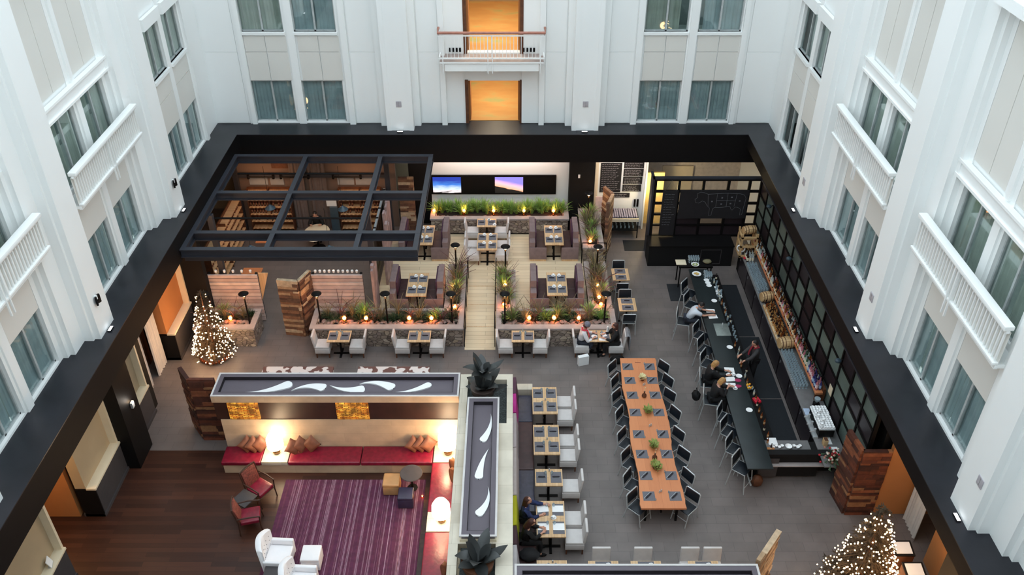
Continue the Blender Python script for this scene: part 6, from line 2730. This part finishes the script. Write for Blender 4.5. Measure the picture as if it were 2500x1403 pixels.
cow = [(.05, .55), (.02, .66), (.1, .72), (.08, .86), (.2, .92), (.34, .9), (.5, .84), (.8, .86), (1.2, .88), (1.7, .86), (1.88, .82), (1.96, .7), (1.93, .4), (1.9, .1), (1.82, .08), (1.82, .3), (1.72, .36), (1.6, .38), (1.5, .26), (1.45, .3), (1.4, .4), (1.0, .36), (.8, .36), (.74, .3), (.72, .08), (.62, .06), (.62, .34), (.5, .44), (.42, .56), (.3, .6), (.18, .52)]
q.tube([(ox + a, YS - .065, oz + b_ * 1.2) for a, b_ in cow], .005, 4, closed=True)
for a, b_ in (((.5, .84), (.55, .42)), ((.85, .86), (.85, .38)), ((1.25, .88), (1.25, .38)), ((1.6, .86), (1.55, .4)), ((.85, .62), (1.58, .6))):
    q.tube([(ox + a[0], YS - .065, oz + a[1] * 1.2), (ox + b_[0], YS - .065, oz + b_[1] * 1.2)], .005, 4)
for i, (a, b_) in enumerate(((.68, .6), (1.05, .74), (1.42, .76), (1.05, .5), (1.4, .52), (1.74, .62))):
    q.box(ox + a - .03, ox + a + .03, YS - .066, YS - .06, oz + b_ * 1.15 - .02, oz + b_ * 1.15 + .03)
q.build('chalk_drawing', chalk, t, smooth=False)
t = thing('hanging_chalkboard', 'narrow blackboard of chalk lines hanging left of the butcher chart', 'chalkboard')
q = MB()
q.box(5.72, 6.3, YS - .08, YS - .05, .98, 2.95)
q.build('board', M['boardm'], t, smooth=False)
def scribble(q, x0, x1, y, z0, z1, n, seed, amp=.012):
    rnd = random.Random(seed)
    for i in range(n):
        z = z1 - (z1 - z0) * (i + .5) / n
        x = x0
        e = x1 - rnd.uniform(0, (x1 - x0) * .35)
        while x < e:
            w_ = rnd.uniform(.04, .12)
            pts = []
            k = max(3, int(w_ / .012))
            for j in range(k):
                pts.append((x + w_ * j / (k - 1), y, z + rnd.uniform(-amp, amp)))
            q.tube(pts, .0045, 3)
            x += w_ + .025
q = MB()
scribble(q, 5.8, 6.2, YS - .085, 1.4, 2.85, 13, 5)
q.tube([(5.8, YS - .07, 2.95), (6.02, YS - .02, 3.36), (6.22, YS - .07, 2.95)], .005, 4)
q.build('chalk_writing', chalk, t, smooth=False)
# menu boards on the white wall
chalk2 = mat('chalk_white', (206, 200, 204), .9)
for (x0, x1, z0, z1, n, lab) in ((3.55, 4.4, 1.62, 2.95, 15, 'tall menu blackboard with many chalk lines'), (4.48, 5.28, 2.72, 2.98, 3, 'topmost small menu blackboard'), (4.48, 5.28, 2.36, 2.68, 4, 'second small menu blackboard'), (4.48, 5.26, 2.0, 2.32, 4, 'third small menu blackboard'), (4.48, 5.24, 1.66, 1.96, 4, 'fourth small menu blackboard, lowest of the column'), (4.05, 4.8, 1.38, 1.58, 2, 'small blackboard sign below the menu boards')):
    t = thing('menu_board', lab + ' on the white wall', 'chalkboard')
    q = MB()
    q.box(x0, x1, 31.52, 31.55, z0, z1)
    q.build('board', M['boardm'], t, smooth=False)
    q = MB()
    scribble(q, x0 + .05, x1 - .05, 31.512, z0 + .02, z1 - .02, n, n + int(x0 * 10), .014)
    q.build('chalk_writing', chalk2, t, smooth=False)
# waiter station
t = thing('waiter_station', 'waiter station with grey striped cloth and shelf below the menu boards', 'station')
q = MB()
for x in (4.02, 5.1):
    for y in (30.6, 31.4):
        q.box(x - .02, x + .02, y - .02, y + .02, 0, .9)
q.box(4.0, 5.12, 30.58, 31.42, .86, .9)
q.box(4.0, 5.12, 30.58, 31.42, .35, .38)
q.build('frame', M['blackm'], t, smooth=False)
q = MB()
q.box(4.0, 5.12, 30.55, 30.6, .78, .92)
q.build('front_edge', M['cream'], t, smooth=False)
tag(t, None)
q = MB()
for i in range(11):
    x = 4.06 + i * .095
    q.box(x, x + .07, 30.66, 31.38, .9, .95 + .02 * (i % 2))
o = q.build('folded_cloths', mat('grey_lilac_cloth', (150, 144, 160), .9, var=.2, scale=8), None, bev=.01)
tag(o, 'row of folded grey lilac cloths on top of the waiter station', 'cloths')
for i in range(18):
    TU.put((4.1 + (i % 6) * .17, 30.75 + (i // 6) * .22, .38), 0, 'clear glass on the waiter station shelf, %s row from near, %s from the left' % (ordw(i // 6 + 1), ordw(i % 6 + 1)), 'glasses on the waiter station shelf')
q = MB()
for x in (5.0, 5.12):
    q.box(x, x + .07, 31.5, 31.55, .95, 1.28)
tag(q.build('wall_bracket', M['black'], None, smooth=False), 'pair of small black brackets on the white wall right of the station', 'bracket')
q = MB()
q.box(3.36, 3.8, 31.0, 31.03, 1.0, 1.7)
tag(q.build('pale_poster', mat('pale_pink_poster', (226, 200, 196), .8), None, smooth=False), 'pale upright poster beside the far right torch', 'poster')

lamp('AREA', 'kitchen_light', (7.4, 31.2, 4.3), 150, (1, .93, .86), 4.0, (R(40), 0, 0), .6)
q = MB()
q.box(5.42, 6.2, 31.75, 31.85, 0, 2.4)
struct('wall_back', q, [mat('yellow_plaster', (238, 204, 134), .8)], 'yellow lit wall of the kitchen passage')  # warm light of the doorway put into the wall's yellow
lamp('POINT', 'passage_lamp', (5.75, 31.0, 2.0), 45, (1, .78, .42), .15)
lamp('AREA', 'menu_light', (4.4, 30.4, 3.7), 22, (1, .86, .74), 1.4, (R(35), 0, 0), .4)
lamp('AREA', 'back_room_light', (-7.8, 30.4, 4.1), 5, (1, .84, .72), 4, (R(25), 0, 0), .4)

# host stands at lower right
for (x, y, lab) in ((9.75, 14.1, 'farther'), (9.8, 13.45, 'nearer')):
    t = thing('host_stand', 'brown wooden host stand by the right lit tree, %s one' % lab, 'stand', (x, y, 0))
    q = MB()
    q.box(-.24, .24, -.2, .2, 0, 1.08)
    q.build('body', M['brown'], t, bev=.01)
    q = MB()
    q.obox((0, 0, 1.12), (.5, .42, .04), (R(10), 0, 0))
    q.build('slanted_top', M['blackm'], t, smooth=False)
    q = MB()
    q.obox((0, 0, 1.145), (.4, .32, .01), (R(10), 0, 0))
    o = q.build('open_book', M['paper'], None, smooth=False)
    o.location = (x, y, 0)
    tag(o, 'white open book on the %s host stand' % lab, 'book')

# ================================================================ lit trees
def xmas(label, x, y, h, r, seed, nb):
    t = thing('lit_tree', label, 'tree', (x, y, 0))
    rnd = random.Random(seed)
    q = MB()
    q.lathe([(.06, 0), (.05, h * .5), (.01, h - .05)], 7)
    q.build('trunk', M['brown'], t)
    q = MB()
    tips = []
    nl = int(h / .13)
    for i in range(nl):
        z = .25 + (h - .36) * i / (nl - 1)
        rr = r * (1 - (z - .25) / (h - .2)) + .09
        nbch = max(5, int(rr * 26))
        for k in range(nbch):
            a = rnd.random() * 2 * PI
            L_ = rr * rnd.uniform(.75, 1.1)
            e = Vector((math.cos(a) * L_, math.sin(a) * L_, z - .12 * L_))
            s_ = Vector((0, 0, z + .08))
            q.tube([s_, s_.lerp(e, .6) + Vector((0, 0, .02)), e], [.01, .016, .004], 4, flat=.5)
            # needles: twigs
            for m in range(11):
                u = rnd.uniform(.3, 1)
                p = s_.lerp(e, u)
                b_ = a + rnd.choice((-1, 1)) * rnd.uniform(.5, 1.1)
                d = Vector((math.cos(b_), math.sin(b_), rnd.uniform(-.5, .5))) * .1
                k0 = len(q.v)
                nr = Vector((-math.sin(b_), math.cos(b_), 0)) * .016
                q.v += [tuple(p - nr), tuple(p + d), tuple(p + nr)]
                q.face((k0, k0 + 1, k0 + 2))
            tips.append((e, a))
    q.build('branches', mat('fir_green_%d' % seed, (66, 52, 34), .85, var=.6, scale=6), t, smooth=False)
    b0 = MB()
    b0.ell((0, 0, 0), (.018, .018, .018), 6, 4)
    me = b0.mesh('light_bulb', M['bulb'])
    cand = []
    for i in range(nb * 3):
        z = .2 + (h - .25) * (1 - math.sqrt(rnd.random()))
        rr = (r * (1 - (z - .2) / (h - .15)) + .1) * rnd.uniform(.88, 1.08)
        a = rnd.random() * 2 * PI
        cand.append((math.cos(a) * rr, math.sin(a) * rr, z))
    vis = [c for c in cand if c[1] < r * .5 * (1 - c[2] / h) + .1][:nb]
    for c in vis[:100]:
        o = bpy.data.objects.new('light_bulb', me)
        COL.objects.link(o)
        o.parent = t
        o.location = c
    rest = MB()
    for c in vis[100:]:
        rest.ell(c, (.018, .018, .018), 6, 4)
    o = rest.build('string_lights', M['bulb'], t)
    o['kind'] = 'stuff'
    q = MB()
    for i in range(16):
        a = -PI * i / 15
        q.ell((math.cos(a) * r * .8, math.sin(a) * r * .8, .12), (.05, .05, .07), 7, 5, jit=.2, seed=i)
    q.build('base_ornaments', mat('dark_red_gold_%d' % seed, (120, 60, 30), .3, .5), t)
    for zz in (.25, .5, .78):
        lamp('POINT', 'tree_light', (x, y - r * 1.15, h * zz), 11, (1, .54, .24), .2)
    return t


xmas('tapering tree wrapped in warm lights at left beside the orange panel', -10.1, 22.95, 2.75, .62, 1, 320)
xmas('tapering tree wrapped in warm lights at the lower right beside the host stands', 8.62, 13.6, 3.3, .95, 2, 480)

# ================================================================ people
def seg(v, e, r, a, pts, rad):
    """append a chain starting at vertex a (or None); returns last index"""
    for p, rr in zip(pts, rad):
        v.append(tuple(p))
        r.append(rr)
        if a is not None:
            e.append((a, len(v) - 1))
        a = len(v) - 1
    return a


def skinned(name, v, e, r, m, parent, extra=None, sub=1):
    me = bpy.data.meshes.new(name)
    me.from_pydata(v, e, [])
    o = bpy.data.objects.new(name, me)
    COL.objects.link(o)
    sm = o.modifiers.new('skin', 'SKIN')
    sm.use_smooth_shade = True
    if not me.skin_vertices:
        bpy.context.view_layer.objects.active = o
    lay = me.skin_vertices[0].data
    for i, rr in enumerate(r):
        lay[i].radius = (rr, rr) if not isinstance(rr, tuple) else rr
    lay[0].use_root = True
    ss = o.modifiers.new('sub', 'SUBSURF')
    ss.levels = ss.render_levels = sub
    dg = bpy.context.evaluated_depsgraph_get()
    nm = bpy.data.meshes.new_from_object(o.evaluated_get(dg))
    o.modifiers.clear()
    o.data = nm
    nm.name = name
    if extra:
        b = bmesh.new()
        b.from_mesh(nm)
        t = bpy.data.meshes.new('tmp')
        t.from_pydata(extra.v, [], extra.f)
        b.from_mesh(t)
        b.to_mesh(nm)
        b.free()
    nm.materials.clear()
    nm.materials.append(m)
    nm.polygons.foreach_set('use_smooth', [True] * len(nm.polygons))
    nm.polygons.foreach_set('material_index', [0] * len(nm.polygons))
    o.parent = parent
    return o


def person(label, loc, rz, top, bottom, hair, seat=.46, lean=.15, hands=((.42, .16, .8), (.42, -.16, .8)), hairlen=.1, standing=False, beanie=None, scarf=None, tilt=.12, legs=None, sleeves=True):
    root = thing('person', label, 'person', loc, rz)
    V_ = Vector
    ph = .92 if standing else seat + .1
    P0 = V_((0, 0, ph))
    cl, sl = math.cos(lean), math.sin(lean)

    def up(d, y=0):
        return P0 + V_((sl * d, y, cl * d))
    neck = up(.52)
    head = neck + V_((sl * .12 + .02 + tilt * .1, 0, .15))
    sh = [up(.46, s * .17) for s in (1, -1)]
    arms = []
    for s, hnd in zip((1, -1), hands):
        H_ = V_(hnd)
        S_ = sh[0] if s > 0 else sh[1]
        d = (H_ - S_)
        L_ = min(d.length, .54)
        H_ = S_ + d.normalized() * L_
        mid = (S_ + H_) / 2
        k = math.sqrt(max(.0, .28 ** 2 - (L_ / 2) ** 2))
        El = mid + V_((-.05, s * .5, -.9)).normalized() * k
        arms.append((S_, El, H_))
    hips = [P0 + V_((0, s * .09, -.02)) for s in (1, -1)]
    lg = []
    for i, s in enumerate((1, -1)):
        if standing:
            kn = V_((.03, s * .1, .48)); an = V_((-.0, s * .11, .08)); to = V_((.15, s * .12, .03))
        else:
            kn = P0 + V_((.42, s * .11, .0)); an = V_((.40, s * .12, .08 if seat < .6 else .24)); to = an + V_((.14, s * .02, -.05))
            if legs:
                an = V_(legs[i]); to = an + V_((.13, 0, -.05))
        lg.append((hips[i], kn, an, to))
    # body: one continuous surface of skin
    v, e, r = [], [], []
    a = seg(v, e, r, None, [P0, up(.2), up(.4), neck, neck + V_((.01, 0, .06))], [.09, .075, .085, .05, .048])
    for (S_, El, H_), s in zip(arms, (1, -1)):
        b_ = seg(v, e, r, 2, [S_, El, H_], [.048, .038, .026])
        d = (H_ - El).normalized()
        palm = H_ + d * .045
        b_ = seg(v, e, r, b_, [palm], [.032])
        side = d.cross(V_((0, 0, 1))).normalized()
        for f in range(4):
            o_ = side * (f - 1.5) * .02
            L_ = (.07, .08, .075, .06)[f]
            seg(v, e, r, b_, [palm + o_ + d * .03, palm + o_ + d * (.03 + L_ * .5) + V_((0, 0, -.01)), palm + o_ + d * (.03 + L_) + V_((0, 0, -.03))], [.0095, .009, .008])
        seg(v, e, r, b_, [palm + side * .04 * s * -1 + d * -.005, palm + side * .055 * s * -1 + d * .03], [.011, .009])
    for hp, kn, an, to in lg:
        seg(v, e, r, 0, [hp, kn, an, to], [.085, .06, .04, .035])
    hd = MB()
    n, k = 14, 10
    rings = []
    for i in range(k + 1):
        t = PI * i / k
        z = -math.cos(t)
        rr = max(.02, math.sin(t))
        ring = []
        for j in range(n):
            a_ = 2 * PI * j / n
            w_ = 1 - .22 * max(0, -z)
            x = rr * .098 * math.cos(a_) * w_
            y = rr * .078 * math.sin(a_) * w_
            if abs(a_) < .01 and -.35 < z < .05:
                x += .02
            if z < -.5 and math.cos(a_) > .5:
                x += .012
            ring.append((x, y, z * .118))
        rings.append(ring)
    hd.rings(rings)
    for s in (1, -1):
        hd.ell((-.005, s * .079, -.01), (.018, .008, .03), 6, 5)
    hd.ell((.094, 0, -.058), (.012, .024, .006), 6, 4)
    tm = Matrix.Translation(head) @ Matrix.Rotation(tilt + lean * .5, 4, 'Y')
    hd.xf(0, tm)
    skinned('body', v, e, r, M['skin'], root, hd)
    q = MB()
    for s in (1, -1):
        q.ell((.089, s * .03, .006), (.008, .011, .007), 6, 4)
    q.xf(0, tm)
    q.build('eyes', M['black'], root)
    # top garment
    v, e, r = [], [], []
    seg(v, e, r, None, [P0 + V_((0, 0, -.02)), up(.2), up(.38), up(.47)], [(.16, .14), (.16, .14), (.175, .15), .095])
    for (S_, El, H_) in arms:
        if sleeves:
            seg(v, e, r, 2, [S_, El, El.lerp(H_, .85)], [.09, .068, .05])
        else:
            seg(v, e, r, 2, [S_, S_.lerp(El, .85)], [.092, .08])
    skinned('shirt', v, e, r, top, root)
    v, e, r = [], [], []
    seg(v, e, r, None, [P0], [.13])
    for hp, kn, an, to in lg:
        seg(v, e, r, 0, [hp, kn, an + V_((0, 0, .05))], [.115, .086, .062])
    skinned('trousers', v, e, r, bottom, root)
    q = MB()
    for hp, kn, an, to in lg:
        q.ell(tuple((an + to) / 2 + V_((0, 0, -.005))), (.125, .045, .045), 8, 6)
    q.build('shoes', M['blackm'], root)
    q = MB()
    hr = []
    for i in range(8):
        t = i / 7
        z = .128 - t * (.128 + hairlen)
        base = math.sqrt(max(.0, 1 - (max(min(z / .128, 1), -.15)) ** 2)) if z > 0 else 1.0 - .1 * (-z)
        ring = []
        for j in range(12):
            a_ = 2 * PI * j / 12
            x, y = math.cos(a_), math.sin(a_)
            fr = .55 if (x > .45 and z < .055) else 1
            ring.append((x * .108 * base * fr - .014, y * .094 * base * (1.0 if fr == 1 else .9), z))
        hr.append(ring)
    q.rings(hr)
    q.xf(0, tm)
    q.build('hair', hair, root)
    if beanie:
        q = MB()
        q.lathe([(.108, 0), (.112, .05), (.095, .1), (.05, .135), (.01, .145)], 14, (-.005, 0, .015))
        q.xf(0, tm)
        q.build('knit_cap', beanie, root)
    if scarf:
        q = MB()
        q.tube([neck + V_((.09, .07, -.02)), neck + V_((-.08, .06, .0)), neck + V_((-.08, -.06, 0)), neck + V_((.1, -.05, -.03)), neck + V_((.16, -.05, -.2)), neck + V_((.18, -.04, -.34))], .04, 7, flat=.6)
        q.build('scarf', scarf, root)
    return root


HB = mat('blonde_hair', (176, 132, 80), .6, var=.3, scale=30)
HBR = mat('brown_hair', (70, 38, 30), .6, var=.3, scale=30)
HD = mat('dark_hair', (26, 18, 16), .6, var=.3, scale=30)
CW = mat('pale_blue_shirt', (200, 206, 216), .8, var=.04)
CWH = mat('white_top', (224, 220, 222), .85, var=.04)
CBK = mat('black_cloth', (16, 15, 18), .85, var=.2)
CBL = mat('navy_plaid', (34, 46, 86), .85, var=.7, scale=16)
CGR = mat('dark_jeans', (44, 48, 60), .85, var=.15)
CGY = mat('charcoal_vest', (48, 46, 48), .8, var=.1)
person('person in pale shirt with short sleeves leaning on the bar over papers', (6.02, 24.0, 0), R(-6), CW, CGR, HD, seat=.74, lean=.55, hands=((.78, .1, 1.13), (.8, -.12, 1.13)), sleeves=False, tilt=.5, hairlen=.02)
person('blonde person in black at the bar, the farther of two', (6.1, 20.8, 0), R(0), CBK, CBK, HB, seat=.74, lean=.25, hands=((.6, .1, 1.13), (.6, -.12, 1.13)), hairlen=.12, tilt=.3)
person('blonde person in black at the bar, the nearer of two', (6.12, 19.98, 0), R(6), CBK, CBK, HB, seat=.74, lean=.3, hands=((.55, .12, 1.14), (.4, -.1, 1.3)), hairlen=.12, tilt=.35)
person('standing bartender in dark jacket and red tie behind the bar', (7.8, 21.7, .014), R(188), CGY, CBK, HD, standing=True, lean=.08, hands=((.46, .2, 1.05), (.5, -.1, 1.02)), hairlen=.03, tilt=.25, scarf=mat('dark_red_tie', (130, 24, 40), .7))
person('person in navy plaid shirt with auburn hair on the banquette', (.3, 15.58, 0), R(-4), CBL, CBK, HBR, seat=.44, lean=.1, hands=((.62, .25, .8), (.45, -.1, .78)), hairlen=.22, tilt=.1)
person('person in black with long brown hair on the banquette, nearest the camera', (.3, 14.85, 0), R(2), CBK, CBK, HBR, seat=.44, lean=.2, hands=((.44, .16, .8), (.46, -.02, .8)), hairlen=.24, tilt=.4)
person('person in white top, grey knit cap and red scarf at the occupied table', (2.3, 23.14, 0), R(-4), CWH, CGR, HBR, seat=.44, lean=.2, hands=((.42, .14, .79), (.4, -.16, .79)), beanie=mat('grey_knit', (118, 116, 128), .95, var=.2, scale=30), scarf=mat('coral_red_scarf', (220, 70, 84), .9), tilt=.3, hairlen=.06, legs=((.3, .12, .08), (.12, -.18, .08)))
person('person in black with brown hair facing left at the occupied table', (3.5, 23.1, 0), R(182), CBK, CBK, HBR, seat=.44, lean=.1, hands=((.42, .14, .79), (.4, -.12, .79)), hairlen=.12, tilt=.1)
person('dark clothed person at the far side of the pale oval table', (-8.0, 30.72, 0), R(-86), CBK, CBK, HD, seat=.46, lean=.3, hands=((.42, .2, .8), (.42, -.2, .8)), hairlen=.03, tilt=.4)

# belongings
for dy, dx in ((.02, -.19), (-.02, .19)):
    pass
settings('occupied table beside the front right planter', 2.91, 23.14, .75, [(-.2, 0, 'left side'), (.2, 0, 'right side')], napkin=False)
PT.put((2.74, 23.08, .756), 0, 'round white plate on the occupied table before the person in a grey cap')
MS.put((3.07, 23.18, .758), .4, 'white menu on the right half of the occupied table', None, (.7, .7, 1))
MS.put((3.0, 22.93, .752), PI / 2, 'white card at the front edge of the occupied table', None, (.6, .7, 1))
t = thing('white_jug', 'white jug at the back right corner of the occupied table', 'jug', (3.2, 23.32, .75))
q = MB()
q.lathe([(.04, 0), (.05, .04), (.035, .14), (.03, .18), (.04, .22), (.02, .26)], 12)
q.build('body', M['china'], t)
q = MB()
q.tube([(.03, 0, .2), (.08, 0, .16), (.045, 0, .06)], .008, 5)
q.build('handle', M['china'], t)
t = thing('grey_jacket', 'grey jacket draped over the right chair of the occupied table', 'jacket', (3.85, 23.12, 0))
q = MB()
rings = []
for i in range(9):
    a = PI * i / 8
    x = .07 * math.cos(a)
    z = .86 + .06 * math.sin(a)
    rings.append([(x, -.26 + .02 * math.sin(i * 2), z), (x, .26 + .02 * math.cos(i), z), (x, .26, z + .02), (x, -.26, z + .02)])
q.rings(rings)
q.box(.06, .1, -.27, .25, .35, .86)
q.build('cloth', mat('grey_wool', (122, 122, 126), .95, var=.2, scale=12), t, bev=.015)
t = thing('black_tote_bag', 'black bag under the right chair of the occupied table', 'bag', (3.52, 22.62, 0))
q = MB()
q.ell((0, 0, .15), (.24, .15, .16), 10, 7, jit=.1, seed=9)
q.build('body', M['blackm'], t)
t = thing('white_shopping_bag', 'white paper shopping bag on the floor by the left chair of the occupied table', 'bag', (2.36, 22.55, 0), .3)
q = MB()
q.box(-.18, .18, -.07, .07, 0, .36)
q.build('body', M['paper'], t, smooth=False)
q = MB()
q.tube([(-.08, .07, .36), (-.06, .07, .46), (.06, .07, .46), (.08, .07, .36)], .006, 5)
q.build('handle', M['joint'], t)
t = thing('black_coat', 'heap of black coat on the banquette beside the nearest person', 'coat', (.42, 14.35, .46))
q = MB()
q.ell((0, 0, .1), (.26, .22, .14), 11, 7, jit=.14, seed=14)
q.build('cloth', CBK, t)
t = thing('checked_scarf', 'crumpled grey and white scarf on the near end of the banquette', 'scarf', (.3, 13.95, .46))
q = MB()
q.ell((0, 0, .05), (.2, .14, .07), 10, 6, jit=.22, seed=17)
q.build('cloth', mat('grey_white_check', (140, 148, 160), .95, var=.6, scale=26), t)
